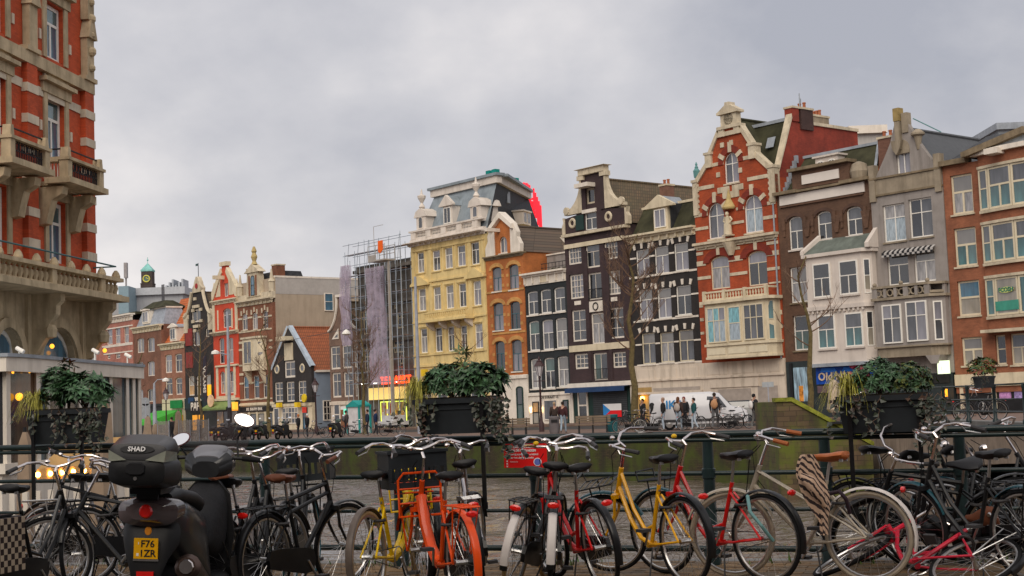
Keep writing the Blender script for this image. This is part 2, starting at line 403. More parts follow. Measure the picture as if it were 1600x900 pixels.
# second bridge on the right: runs away from the camera
B2F = Frame((14.0, 61.0), (0, -1))
arch = [(14, -4), (14, -1.15)] + [(14+26*i/14, -1.15+.72*sin(pi*i/14)**.6) for i in range(1, 14)] + [(40, -1.15), (40, -4)]
bo = MB().slab([(-1, -4), (14, -4)] + arch[1:-1] + [(40, -4), (52, -4), (52, .25), (40, .45), (14, .45), (-1, .2)], [], 0, .6)
bob = bo.obj('side_bridge', mat('bridge_stone', (.30, .235, .18), .8, .25, 1.2, bump=.2, grime=.75), loc=(14, 61, 0), rot=B2F.rot(), label='stone bridge with a flat dark arch at the right edge', cat='bridge')
MB().slab([(-1, .21), (14, .46), (40, .46), (52, .26), (52, .40), (40, .6), (14, .6), (-1, .35)], [], -.1, .5).obj('kerb_band', m_stone, bob)
mb = MB(); mb.box(-1, 52, .6, 14, .1, .44); mb.obj('bridge_deck', m_ground, bob)
mb = MB(); mb.box(13.5, 41, 1.0, 13, -4, -3.2); mb.obj('pier_base', m_abut, bob)

# near bridge: deck, edge and clinkers
mb = MB()
far = .28
mb._add([tuple(RF.at(-60, far, DECK-.03)), tuple(RF.at(60, far, DECK-.03)), (60, -60, DECK-.03), (-60, -60, DECK-.03)], [(3, 2, 1, 0)])
m_joint = mat('sand_joint', (.10, .085, .06), .95, .3, 9, bump=.3)
dk = mb.obj('bridge_pavement', m_joint, kind='structure')
mb = MB(); mb.box(-60, 60, far, far+.25, -1.1, DECK-.01); mb.box(-60, 60, far+.25, far+.32, -1.3, -.9)
mb.obj('bridge_edge', m_stone, loc=tuple(RF.O), rot=RF.rot(), kind='structure')
# clinker bricks laid lengthwise along the railing (the rows the photo shows), the rest joined
m_cl = [mat('clinker_%s' % k, c, .75, .3, 5, bump=.3) for k, c in (('buff', (.22, .14, .07)), ('brown', (.15, .095, .05)), ('grey', (.16, .12, .08)))]
bm = [MB().box(-.099, .099, -.0475, .0475, -.05, 0).mesh('clinker', mm) for mm in m_cl]
rest = MB(); cnt = 0
rot = RF.rot()
for row in range(26):
    for i in range(-34, 36):
        x = i*.204 + (.102 if row % 2 else 0); y = far - .07 - row*.101
        p = RF.at(x, y, DECK + random.uniform(-.003, .003))
        if p.y < 9.5: continue
        if row < 6 and abs(i) < 26 and cnt < 300:
            o = link('clinker', random.choice(bm), dk, loc=tuple(p), rot=rot+random.uniform(-.008, .008)); cnt += 1
        else:
            rest.mi = random.randrange(3); rest.M = Matrix.Translation(p) @ Matrix.Rotation(rot, 4, 'Z'); rest.box(-.099, .099, -.0475, .0475, -.05, 0)
rest.M = None; rest.obj('clinker_field', m_cl, dk, kind='stuff')
mb = MB(); mb.face([(-60, -60, DECK), (60, -60, DECK), (60, 9.3, DECK), (-60, 9.3, DECK)])
mb.obj('bridge_road', m_road, kind='structure')
# grass tufts and weeds growing at the rail foot
m_weed = mat('weed', (.07, .12, .025), .8, .5, 20)
wd = MB()
for i in range(260):
    cx = random.choice([(-4.3, .35), (-3.6, .4), (.35, .15), (2.9, .5), (-1.4, .5), (4.2, .5)])
    p = RF.at(random.gauss(cx[0], cx[1]), far-random.uniform(0, .35), DECK); a = random.uniform(0, 2*pi); h = random.uniform(.03, .11); l = random.uniform(.02, .07)
    wd._add([(p.x-.008*sin(a), p.y+.008*cos(a), p.z), (p.x+.008*sin(a), p.y-.008*cos(a), p.z), (p.x+l*cos(a), p.y+l*sin(a), p.z+h)], [(0, 1, 2)])
wd.obj('weeds', m_weed, kind='stuff', label='green weeds sprouting along the foot of the bridge railing', cat='weeds')

# unseen brick row added behind the viewpoint to shade the foreground and darken its reflections
m_row = brick('row_brick', (.13, .07, .05), grime=.3)
br = thing('shade_row', 'unseen row of brick houses added behind the viewpoint to shade the foreground', 'building', (46, -13, 0), pi)
MB().box(0, 92, 0, 10, 0, 14).obj('wall', m_row, br); MB().slab([(-.3, 14.01), (92.3, 14.01), (92.3, 14.5), (80, 16.5), (12, 16.5), (-.3, 14.5)], [], -.5, 10.5).obj('roof', m_road, br)
for i in range(18):
    for j in range(4): MB().box(1.6+i*5, 3.6+i*5, -.06, -.002, 1.2+j*3.2, 3.3+j*3.2).obj('window', m_stone, br)
# ================================================================== HOUSE KIT
A1=(1440,180,3.75);A2=(1440,410,3.75);A3=(1340,160,3.75);A4=(1340,380,3.75);A5=(1200,220,5);A6=(1200,390,3.75);A7=(1070,150,3.75);A8=(1070,370,3.75)
B1=(960,250,4.5);B2=(960,430,4.5);B3=(860,250,4.5);B4=(860,430,3.6);B5=(750,310,4.5);B6=(750,470,4.5);B7=(630,260,4.5);B8=(630,440,4.5)
C1=(500,360,5.625);C2=(500,510,5.625);C3=(410,490,5);C4=(320,390,6);C5=(320,520,6);C6=(230,420,6);C7=(150,400,6.4286);C8=(150,520,5.294)
ID=(0,0,1)
m_white = mat('white_paint', (.76, .69, .60), .55, .1, 1.2, grime=.35)
m_cream = mat('cream_paint', (.66, .57, .41), .6, .12, 1.2, grime=.4)
m_creamstone = mat('cream_stone', (.58, .50, .37), .75, .18, 2, grime=.55, bump=.1)
m_wood = mat('white_frame', (.80, .77, .71), .45, .06, 3)
m_woodc = mat('cream_frame', (.68, .60, .44), .45, .08, 3)
m_dkframe = mat('dark_frame', (.03, .04, .042), .4, .2, 3)
m_lead = mat('lead_sheet', (.30, .33, .37), .5, .2, 1.5, grime=.4)
m_slate = mat('dark_slate', (.035, .037, .042), .6, .35, 2.5, bump=.3)
m_mossroof = mat('mossy_bitumen', (.045, .044, .024), .9, .5, .8, bump=.3)
m_gutter = mat('weathered_cornice', (.22, .17, .11), .8, .3, 2, grime=.6)
m_blackp = mat('black_paint', (.018, .018, .02), .5, .3, 2)
m_greend = mat('dark_green_paint', (.012, .035, .03), .35, .2, 2)
G = dict(dark=glass('glass_dark', (.018, .021, .026)), grey=glass('glass_grey', (.065, .068, .078), var=.6), lilac=glass('glass_lilac', (.19, .185, .215), var=.35),
         curt=glass('glass_curtain', (.25, .24, .24), var=.45, sc=2.5), teal=glass('glass_teal', (.045, .13, .135), var=.6), aqua=glass('glass_aqua_curtain', (.15, .38, .43), var=.45, sc=4),
         sky=glass('glass_pale_curtain', (.30, .37, .42), var=.35, sc=4), blue=glass('glass_sky_reflection', (.035, .12, .19), var=.5), green=glass('glass_green', (.05, .10, .085), var=.5),  # blue pane: reflected sky is painted into its base colour
         blind=glass('glass_blind', (.17, .16, .15), var=.15), warm=glass('glass_amber', (.55, .28, .05), var=.6), beige=glass('glass_beige', (.27, .24, .19), var=.3))
def arc_z(x, w, hs, a): return hs + a*sqrt(max(0, 1-((x-w/2)/(w/2))**2))
def outline(w, h, a=0, n=10):
    if a <= 0: return [(0, 0), (w, 0), (w, h), (0, h)]
    return [(0, 0), (w, 0)] + [(w-w*i/n, arc_z(w-w*i/n, w, h-a, a)) for i in range(n+1)]
def pane_polys(w, h, style, fw, bw, a):
    hs = h - a; kind = style[0]
    if kind == 'T': rows = [(0, .66, 2), (.66, 1, 1)]
    elif kind == 'X': rows = [(0, .64, 2), (.64, 1, 2)]
    elif kind == 'F': rows = [(0, .62, 3), (.62, 1, 3)]
    elif kind == 'S': rows = [(0, .52, 1), (.52, 1, 1)]
    elif kind == 'V': rows = [(0, .56, 2), (.56, 1, 1)]
    elif kind == '2': rows = [(0, 1, 2)]
    elif kind == '1': rows = [(0, 1, 1)]
    elif kind == 'G': rows = [(i/style[2], (i+1)/style[2], style[1]) for i in range(style[2])]
    out = []
    for i, (r0, r1, nc) in enumerate(rows):
        z0 = fw if i == 0 else h*r0 + bw/2
        top = i == len(rows)-1
        z1 = h*r1 - bw/2
        for c in range(nc):
            x0 = fw if c == 0 else fw + (w-2*fw)*c/nc + bw/2
            x1 = w-fw if c == nc-1 else fw + (w-2*fw)*(c+1)/nc - bw/2
            if top:
                if a > 0:
                    pts = [(x1-(x1-x0)*k/6, max(z0+.03, arc_z(x1-(x1-x0)*k/6, w, hs, a)-fw)) for k in range(7)]
                    out.append([(x0, z0), (x1, z0)] + pts)
                else: out.append([(x0, z0), (x1, z0), (x1, h-fw), (x0, h-fw)])
            else: out.append([(x0, z0), (x1, z0), (x1, z1), (x0, z1)])
    return out
def make_window(root, x, z, w, h, y=.12, style='T', fm=None, gm=('grey',), a=0, rz=0, fw=.09, bw=.055, name='window', d=.09):
    fm = fm or m_wood; w = max(w, .25); h = max(h, .3); fw = min(fw, w*.16); bw = min(bw, w*.1)
    pp = pane_polys(w, h, style, fw, bw, a); g = .004
    ol = outline(w-2*g, h-2*g, max(0, a-g)); ol = [(p[0]+g, p[1]+g) for p in ol]
    o = MB().slab(ol, pp, 0, d).obj(name, fm, root, loc=(x, y, z), rot=rz)
    if isinstance(gm, str): gm = (gm,)
    if a < .9 and gm[0] in ('lilac', 'grey', 'curt', 'dark', 'sky') and w < 2.2:
        rv = random.random(); gm = ('dark', 'grey') if rv < .2 else ('curt', 'blind') if rv < .3 else ('grey', 'lilac') if rv < .42 else ('dark', 'dark') if rv < .5 else gm
    for i, p in enumerate(pp):
        k = gm[i % len(gm)] if len(gm) != 2 or style[0] not in 'TV' else (gm[0] if i < len(pp)-1 else gm[1])
        _c = sum(q[0] for q in p)/len(p); _z = sum(q[1] for q in p)/len(p); MB().prism([(q[0]-_c, q[1]-_z) for q in p], -.006, .006).obj('pane', G[k], o, loc=(_c, d*.4, _z), rot=(random.gauss(0, .012), 0, random.gauss(0, .014)))
    return o
class House:
    n = 0
    def __init__(s, name, label, pl, pr, fr=FR, depth=9.0, cat='house', fy=None, gap=.012):
        s.fr = fr; s.s0 = fr.sz(pl)[0]+gap; s.s1 = (fr.sz(pr)[0] if isinstance(pr, tuple) else s.s0+pr)-gap; s.w = s.s1-s.s0; s.dep = depth
        s.fy = fy if fy is not None else [.0, .07, .03, .1, .05][House.n % 5]; House.n += 1
        s.O = fr.at(s.s0, s.fy); s.root = thing(name, label, cat, tuple(s.O), fr.rot()); s.holes = []
    def l(s, p, off=0): a, z = s.fr.sz(p, off-s.fy); return a-s.s0, z
    def z(s, C, x, y, off=0): return s.l(P(C, x, y), off)[1]
    def x(s, C, x, y, off=0): return s.l(P(C, x, y), off)[0]
    def rect(s, C, r, off=0):
        xl, xr, yt, yb = r; xm = (xl+xr)/2; ym = (yt+yb)/2
        return s.x(C, xl, ym, off), s.x(C, xr, ym, off), s.z(C, xm, yb, off), s.z(C, xm, yt, off)
    def win(s, C, r, style='T', fm=None, gm=('grey',), a=0, off=0, sill=None, head=None, fw=.09, bw=.055, y=.13, grow=0):
        x0, x1, z0, z1 = s.rect(C, r, off)
        if off == 0:
            x0 = max(x0, .08); x1 = min(x1, s.w-.08)
            ol = outline(x1-x0, z1-z0, a); s.holes.append([(p[0]+x0, p[1]+z0) for p in ol])
            make_window(s.root, x0, z0, x1-x0, z1-z0, y, style, fm, gm, a, 0, fw, bw)
        else: make_window(s.root, x0, z0, x1-x0, z1-z0, -off-.092, style, fm, gm, a, 0, fw, bw)
        yy = -off if off else 0
        if sill: MB().box(x0-.07, x1+.07, yy-.13 if off else -.09, yy+.1 if not off else yy-.004, z0-.11, z0-.004).obj('sill', sill, s.root)
        if head: MB().box(x0-.1, x1+.1, yy-.1, yy+.05, z1+.006, z1+.16).obj('lintel', head, s.root)
        return x0, x1, z0, z1
    def wins(s, C, rs, *a, **k): return [s.win(C, r, *a, **k) for r in rs]
    def facade(s, top, m, z0=0.0, poly=None, th=.32, name='wall'):
        """front wall with its openings; top = height or gable outline listed left to right"""
        pts = [(0, z0), (s.w, z0)] + ([(s.w, top), (0, top)] if poly is None else list(reversed(poly)))
        s.m = m; s.top = top
        hs = [h for h in s.holes if min(p[1] for p in h) > z0+.01]
        return MB().slab(pts, hs, 0, th).obj(name, m, s.root)
    def body(s, m, z1=None, x0=.004, x1=None, y0=.325, y1=None, z0=0, name='side_wall'):
        return MB().box(x0, (x1 or s.w)-.004, y0, y1 or s.dep, z0, z1 or s.top).obj(name, m, s.root)
    def box(s, name, m, x0, x1, y0, y1, z0, z1): return MB().box(x0, x1, y0, y1, z0, z1).obj(name, m, s.root)
    def band(s, C, xl, yl, xr, yr, th, m, proud=.05, name='stone_band', back=.02, ext=0):
        x0, za = s.l(P(C, xl, yl), proud); x1, zb = s.l(P(C, xr, yr), proud); x0 = max(x0, 0)-ext; x1 = min(x1, s.w)+ext; zz = (za+zb)/2
        t = abs(s.z(C, (xl+xr)/2, 0)-s.z(C, (xl+xr)/2, th))
        return MB().box(x0, x1, -proud, back, zz-t/2, zz+t/2).obj(name, m, s.root)
    def cornice(s, z0, z1, m, proud=.4, x0=-.08, x1=None, name='cornice', frieze=.55):
        x1 = s.w+.08 if x1 is None else x1; h = z1-z0; zf = z0+h*frieze
        mb = MB(); mb.box(x0+.1, x1-.1, -.09, .02, z0, zf)
        mb.box(x0+.03, x1-.03, -proud*.55, .05, zf+.001, zf+(z1-zf)*.5); mb.box(x0, x1, -proud, .3, zf+(z1-zf)*.5+.001, z1)
        n = int((x1-x0)/.75)
        for i in range(n): xx = x0+.25+(x1-x0-.5)*i/max(1, n-1); mb.box(xx-.06, xx+.06, -proud*.45, -.091, z0+h*.12, zf-.01)
        return mb.obj(name, m, s.root)
    def roof(s, name, m, faces, parent=None):
        mb = MB()
        for f in faces: mb.face(f)
        return mb.obj(name, m, parent or s.root)
    def chimney(s, x, y, z0, z1, w=.8, d=.7, m=None, pots=2, mp=None):
        c = s.box('chimney', m or brick('chimney_brick', (.16, .075, .05)), x, x+w, y, y+d, z0, z1)
        MB().box(x-.06, x+w+.06, y-.06, y+d+.06, z1, z1+.14).obj('chimney_cap', m_creamstone, c)
        for i in range(pots):
            MB().lathe([(.11, 0), (.1, .3), (.13, .32), (.12, .4)], (x+w*(i+.5)/pots, y+d/2, z1+.14), 8).obj('chimney_pot', mat('terracotta', (.35, .12, .06), .8), c)
def mansard(h, m, x0, x1, y0, z0, z1, dx=.6, dy=1.1, y1=None, top=None):
    y1 = y1 or h.dep; a = [(x0, y0, z0), (x1, y0, z0), (x1, y1, z0), (x0, y1, z0)]; b = [(x0+dx, y0+dy, z1), (x1-dx, y0+dy, z1), (x1-dx, y1-dy, z1), (x0+dx, y1-dy, z1)]
    o = MB().hexa(a, b).obj('roof', m, h.root)
    if top: MB().box(x0+dx-.12, x1-dx+.12, y0+dy-.12, y1-dy+.12, z1-.04, z1+.14).obj('roof_edge', top, o)
    return o
def ridge_roof(h, m, x0, x1, xr, y0, y1, ze, zr, over=.15):
    """ridge running back from the front"""
    mb = MB(); mb.face([(x0-over, y0, ze), (xr, y0, zr), (xr, y1, zr), (x0-over, y1, ze)]); mb.face([(xr, y0, zr), (x1+over, y0, ze), (x1+over, y1, ze), (xr, y1, zr)])
    mb.face([(x0-over, y1, ze), (xr, y1, zr), (x1+over, y1, ze)]); mb.face([(x0-over, y0, ze), (x1+over, y0, ze), (xr, y0, zr)])
    o = mb.obj('roof', m, h.root)
    MB().tube([(xr, y0, zr+.02), (xr, y1, zr+.02)], .12, 6).obj('ridge_tile', m, o)
    return o
def dormer(h, C, r, m, y0, y1, roofm, style='2', gm=('lilac',), ped=.7, over=.25):
    """dormer standing on the roof behind the cornice; r = its window"""
    x0, x1, z0, z1 = h.rect(C, r, -y0); f = .16
    d = h.box('dormer', m, x0-f, x1+f, y0+.02, y1, z0-.2, z1+.12)
    make_window(h.root, x0, z0, x1-x0, z1-z0, y0-.075, style, m_wood, gm, 0, 0, .07, .05)
    xm = (x0+x1)/2; mb = MB()
    mb.slab([(x0-f-over, z1+.125), (x1+f+over, z1+.125), (x1+f+over, z1+.25), (xm, z1+.25+ped), (x0-f-over, z1+.25)], [], y0-.2, y0+.1)
    mb.obj('pediment', m, d)
    MB().slab([(x0-f-.1, z1+.13), (x1+f+.1, z1+.13), (xm, z1+.2+ped)], [], y0+.1, y1).obj('dormer_roof', roofm, d)
    return x0, x1, z0, z1
def beam(h, C, r, m, off=.0, out=1.0):
    x0, x1, z0, z1 = h.rect(C, r, .3); xm = (x0+x1)/2
    MB().box(xm-.16, xm+.16, -out, .2, z0, z1).obj('hoist_beam', m, h.root)
def balustrade(h, x0, x1, y0, z0, z1, m, n, name='balustrade', ends=True):
    """rail, plinth and turned balusters in front of y0"""
    o = MB().box(x0, x1, y0-.16, y0+.02, z1-.12, z1).box(x0, x1, y0-.15, y0+.01, z0, z0+.14).obj(name, m, h.root)
    me = MB().lathe([(.05, 0), (.03, .08*(z1-z0)), (.075, .3*(z1-z0)), (.03, .62*(z1-z0)), (.055, (z1-z0)-.27)], n=7).mesh('baluster', m, True)
    for i in range(n): link('baluster', me, o, loc=(x0+.1+(x1-x0-.2)*(i+.5)/n, y0-.07, z0+.141))
    return o

# ================================================================== THE ROW OF HOUSES, right to left
BR = lambda x, y: FR.sz((x, y))[0]
# ---- orange brick house with bowed windows, right edge
m_ob = brick('orange_brick', (.29, .105, .052), grime=.25)
h = House('brick_house', 'orange brick house with curved bay windows and grey pediment at the right edge', (1476, 340), 9.6, fy=.06)
ztop = h.z(A1, 115, 305)
for C, r, st, gm in ((A1, (172, 300, 345, 578), 'V', ('curt', 'blind')), (A1, (192, 322, 657, 885), 'V', ('teal', 'blind')), (A2, (212, 342, 105, 312), 'S', ('beige', 'blue')), (A2, (235, 358, 437, 603), 'V', ('beige', 'blind'))):
    h.win(C, r, st, m_woodc, gm, sill=m_creamstone, fw=.12, bw=.12)
h.wins(A2, [(434, 494, 425, 598)], 'S', m_woodc, ('dark',), sill=m_creamstone)
h.wins(A2, [(522, 640, 415, 598), (672, 790, 402, 588)], 'V', m_woodc, ('beige', 'grey'), sill=m_creamstone)
zb = h.z(A2, 390, 650)
h.facade(ztop, m_ob, z0=zb-1.1); h.body(m_ob, ztop)
# bowed bay: shallow curve, three floors
x0b = h.x(A1, 345, 430); x1b = 2*5.0-x0b+1.6; bw_ = x1b-x0b; NB = 12
def bowy(x): return -.12-.55*sin(pi*max(0, min(1, (x-x0b)/bw_)))
zbt = h.z(A1, 440, 300)+.75; zbb = h.z(A2, 420, 395)
mb = MB()
for i in range(NB):
    xa = x0b+bw_*i/NB; xb = x0b+bw_*(i+1)/NB
    mb.hexa([(xa, bowy(xa), zbb), (xb, bowy(xb), zbb), (xb, -.002, zbb), (xa, -.002, zbb)], [(xa, bowy(xa), zbt), (xb, bowy(xb), zbt), (xb, -.002, zbt), (xa, -.002, zbt)])
mb.obj('bay', m_ob, h.root)
for C, yt, yb, xr in ((A1, 300, 545, 440), (A1, 632, 858, 440), (A2, 90, 312, 440)):
    z1 = h.z(C, xr, yt, .4); z0 = h.z(C, xr, yb, .4)
    edges = [0, .11, .36, .64, .89, 1]
    for k in range(5):
        xa = x0b+bw_*edges[k]+.02; xb = x0b+bw_*edges[k+1]-.02; ya, yb_ = bowy(xa)-.03, bowy(xb)-.03
        ww = sqrt((xb-xa)**2+(yb_-ya)**2)
        make_window(h.root, xa, z0, ww, z1-z0, ya-.06, 'V' if k in (1, 2, 3) and C is A1 else 'S' if k in (0, 4) else '1', m_woodc,
                    ('teal', 'grey') if C is A1 else (('teal',), ('beige',), ('teal',), ('beige',), ('teal',))[k], 0, atan2(yb_-ya, xb-xa), .12, .11)
    for zz, t in ((z0-.02, -.16), (z1+.01, .16)):
        mb = MB()
        for i in range(NB):
            xa = x0b+bw_*i/NB; xb = x0b+bw_*(i+1)/NB
            mb.hexa([(xa, bowy(xa)-.17, zz), (xb, bowy(xb)-.17, zz), (xb, bowy(xb)+.05, zz), (xa, bowy(xa)+.05, zz)], [(xa, bowy(xa)-.17, zz+t), (xb, bowy(xb)-.17, zz+t), (xb, bowy(xb)+.05, zz+t), (xa, bowy(xa)+.05, zz+t)])
        mb.obj('window_band', m_creamstone, h.root)
    if C is A2:
        o = MB().slab([(0+.55*cos(2*pi*i/16), .17*sin(2*pi*i/16)) for i in range(16)], [], -.02, 0).obj('shop_emblem', mat('lime_oval', (.55, .62, .2), .5), h.root, loc=(x0b+bw_*.235, bowy(x0b+bw_*.235)-.1, z1-.75), rot=atan2(bowy(x0b+bw_*.3)-bowy(x0b+bw_*.17), bw_*.13))
        put_text('fcosh', mat('green_print', (.02, .16, .12), .5), o, up_text(0, -.024, 0))
        MB().box(-.85, .85, -.005, 0, -.55, 0).obj('green_film', mat('green_film', (.06, .30, .22), .4), o, loc=(0, 0, -.62))
MB().box(x0b-.1, x1b+.1, -.85, 0, zbb-.18, zbb-.002).obj('ledge', m_creamstone, h.root)
# white eaves over the bay, grey pediment with mossy mouldings
zp = h.z(A1, 470, 235, .6); za = h.z(A1, 475, 88, .6); xm = (x0b+x1b)/2; xa = xm-bw_/2-.7
mb = MB()
for i in range(NB):
    a_ = x0b-.3+(bw_+.6)*i/NB; b_ = x0b-.3+(bw_+.6)*(i+1)/NB
    mb.hexa([(a_, bowy(a_)-.3, zbt+.002), (b_, bowy(b_)-.3, zbt+.002), (b_, .1, zbt+.002), (a_, .1, zbt+.002)], [(a_, bowy(a_)-.3, zbt+.28), (b_, bowy(b_)-.3, zbt+.28), (b_, .1, zbt+.28), (a_, .1, zbt+.28)])
mb.obj('eaves', m_white, h.root)
pz = zbt+.3
MB().slab([(xa+.5, pz), (2*xm-xa-.5, pz), (xm, za-.35)], [], -.35, -.1).obj('tympanum', mat('grey_blue_boards', (.36, .40, .44), .7, .15), h.root)
for sx in (1, -1):
    ex = xa if sx > 0 else 2*xm-xa
    MB().slab([(ex, pz-.28), (ex+sx*.35, pz-.28), (xm, za-.38), (xm, za), (ex, pz)] if sx > 0 else [(xm, za-.38), (ex+sx*.35, pz-.28), (ex, pz-.28), (ex, pz), (xm, za)], [], -.75, 4.5).obj('raking_cornice', m_gutter, h.root)
h.box('gutter', m_gutter, -.05, xa-.01, -.35, .4, ztop, ztop+.3)
h.box('gutter', m_gutter, 2*xm-xa+.01, h.w+.05, -.35, .4, ztop, ztop+.3)
h.roof('roof', m_slate, [[(0, .3, ztop+.25), (h.w, .3, ztop+.25), (h.w, 5, ztop+2.3), (0, 5, ztop+2.3)], [(0, 5, ztop+2.3), (h.w, 5, ztop+2.3), (h.w, 9, ztop+.25), (0, 9, ztop+.25)]])
x0, x1, z0, z1 = h.rect(A1, (385, 465, 195, 228), .9); MB().box(x0, x1, -1.3, -.4, z0, z1).obj('hoist_beam', m_white, h.root)
# shop front
h.box('fascia', m_cream, 0, h.w, -.12, -.004, zb-.75, zb); h.box('shop_wall', m_blackp, .0, h.w, .1, .3, 0, zb-1.1)
for i in range(4):
    xx = .25+i*2.1; h.box('pilaster', m_cream, xx, xx+.22, -.06, .1, 0, zb-.752)
pm = [mat('poster_%d' % i, c, .4, .5, 6) for i, c in enumerate([(.5, .25, .5), (.2, .4, .6), (.7, .55, .1), (.65, .6, .6), (.6, .12, .2), (.4, .3, .6)])]
for i in range(8):
    xx = 2.75+(i % 4)*.95; zz = .95+(i//4)*.95; h.box('poster', pm[(i*5) % 6], xx, xx+.75, .075, .098, zz, zz+.82)
x0, x1, z0, z1 = h.rect(A2, (120, 150, 742, 798), .6); h.box('shop_sign', emit('orange_sign', (1, .35, .02), 1.2), x0, x1, -.65, -.55, z0, z1)

# ---- grey plaster house with balcony
m_gp = mat('grey_plaster', (.30, .27, .25), .85, .14, 1.1, grime=.5, bump=.1)
m_tan = mat('tan_stone', (.30, .25, .185), .85, .2, 1.2, grime=.6, bump=.15)
h = House('plaster_house', 'grey plaster house with pinnacled gable, striped awning and stone balcony', (1367, 420), (1476, 340), fy=.0)
zt = h.z(A3, 290, 515)
g = lambda x, y: h.l(P(A3, x, y))
h.win(A3, (228, 308, 292, 422), '2', m_wood, ('lilac',), sill=m_tan)
h.win(A3, (150, 280, 595, 815), 'X', m_wood, ('sky', 'sky', 'curt', 'curt'), sill=m_tan); h.win(A3, (302, 438, 560, 790), 'X', m_wood, ('sky', 'sky', 'curt', 'curt'), sill=m_tan)
h.win(A4, (175, 298, 65, 245), 'T', m_wood, ('lilac', 'grey')); h.win(A4, (330, 455, 40, 225), 'T', m_wood, ('lilac', 'grey'))
pts = [g(105, 468), g(158, 320), g(190, 240), g(212, 140), g(221, 105), g(258, 100), g(290, 118), g(325, 178), g(360, 235), g(450, 362), g(468, 400)]
pts[0] = (.12, zt+.6); pts[-1] = (h.w-.12, zt+.6)
zs = [p[1] for p in pts]
h.facade(zt, m_gp, z0=2.6, poly=[(0, zt+.58)]+pts+[(h.w, zt+.58)]); h.top = zt; h.body(m_gp, zt)
h.box('frieze', m_tan, .1, h.w-.1, -.07, .02, zt+.02, zt+.95); h.box('string_course', m_gutter, -.04, h.w+.04, -.16, .02, zt+.96, zt+1.08); h.box('string_course', m_gutter, -.04, h.w+.04, -.12, .02, zt-.1, zt+.018)
for xx in (0, h.w-.45): h.box('corner_pier', m_tan, xx+.003, xx+.44, -.14, .34, zt-.4, zt+1.9)
px, pz_ = g(240, 100); pz2 = g(240, 35)[1]; pzb = g(245, 225)[1]
h.box('pinnacle', m_tan, px-.2, px+.17, -.22, .2, pzb, pz2-.8); h.box('pinnacle_cap', mat('ochre_stone', (.30, .22, .09), .85, .3), px-.23, px+.2, -.26, .24, pz2-.8, pz2)
h.box('pinnacle', m_tan, px+.24, px+.66, -.1, .35, pz_-.9, g(270, 62)[1])
MB().prism([(px-.35, pzb-.55), (px-.1, pzb-.9), (px+.15, pzb-.55), (px+.3, pzb), (px-.45, pzb)], -.34, .02).obj('corbel', m_tan, h.root)
cx, cz = g(350, 190); MB().lathe([(.1, -.9), (.18, -.5), (.26, -.1), (.42, 0), (.42, .12), (.15, .35)], (cx, .05, cz), 10).obj('turret_cap', m_tan, h.root)
x0, x1, z0, z1 = h.rect(A3, (220, 305, 243, 300)); MB().slab([(x0, z0), (x1, z0)]+[(x0+(x1-x0)*(.5+.5*cos(pi*i/8)), z0+.3+.55*sin(pi*i/8)) for i in range(9)], [], -.05, .01).obj('blind_arch', m_tan, h.root)
h.chimney(-.1, 1.2, zt, g(165, 185)[1], .95, .8, None, 2)
zr = h.z(A3, 380, 195, -2.5)
ridge_roof(h, mat('grey_slate', (.085, .09, .098), .6, .12, 4), 0, h.w, h.w*.52, .33, 8.2, zt+.5, zr+.15, .1)
MB().tube([g(290, 88)[:1]+(.6,)+g(290, 88)[1:], (g(405, 160)[0], 1.5, g(405, 160)[1])], .035, 5).obj('tie_rod', mat('verdigris', (.12, .28, .28), .6), h.root)
# awning, balcony and bay
x0, x1, za, zc = *[h.l(P(A4, x, y), .4)[0] for x, y in ((140, 70), (440, 25))], h.z(A4, 290, 42, .4), h.z(A4, 290, 28, .1)
mb = MB(); n = 20
for i in range(n):
    mb.mi = i % 2; a_ = x0+(x1-x0)*i/n; b_ = x0+(x1-x0)*(i+1)/n
    mb.face([(a_, -.1, zc), (b_, -.1, zc), (b_, -.4, za), (a_, -.4, za)]); mb.face([(a_, -.4, za), (b_, -.4, za), (b_, -.41, za-.13), (a_, -.41, za-.13)]); mb.mi = 1-i % 2; mb.face([(a_, -.41, za-.13), (b_, -.41, za-.13), (b_, -.415, za-.26), (a_, -.415, za-.26)])
mb.obj('awning', [m_blackp, mat('awning_pale', (.42, .40, .38), .8)], h.root)
off = .95
xa, ztb = h.l(P(A4, 108, 330), off); xb, _ = h.l(P(A4, 415, 330), off)
z_r = h.z(A4, 270, 240, off); z_f = h.z(A4, 270, 325, off); z_w = h.z(A4, 280, 598, off); z_b = h.z(A4, 280, 665, off)
mb = MB(); plan = [(xa-.15, 0), (xa-.15, -off), (xb, -off), (xb+.75, -off+.6), (xb+.75, 0)]
def planext(mb, plan, z0, z1, grow=0):
    k = len(plan); cxx = sum(p[0] for p in plan)/k
    pl = [(p[0]+(grow if p[0] > cxx else -grow), p[1]-(grow if p[1] < 0 else .003)) for p in plan]
    mb._add([(p[0], p[1], z0) for p in pl]+[(p[0], p[1], z1) for p in pl], [tuple(range(k))[::-1], tuple(range(k, 2*k))]+[(i, (i+1) % k, (i+1) % k+k, i+k) for i in range(k)])
    return mb
planext(MB(), plan, z_w, z_f).obj('bay', m_gp, h.root)
planext(planext(MB(), plan, z_b, z_w-.1, -.05), plan, z_w-.1, z_w-.004, .1).obj('bay_base', m_tan, h.root)
planext(MB(), plan, z_f+.003, z_f+.16, .14).obj('balcony_slab', m_tan, h.root)
rail = planext(MB(), plan, z_r-.14, z_r, .1).obj('balcony_rail', m_tan, h.root)
for k in range(6):
    xx = xa-.05+(xb-xa)*k/5; hw = .17 if k in (0, 3, 5) else .1
    MB().box(xx-hw, xx+hw, -off-.06, -off+.12, z_f+.165, z_r-.142).obj('balcony_post', m_gp, rail)
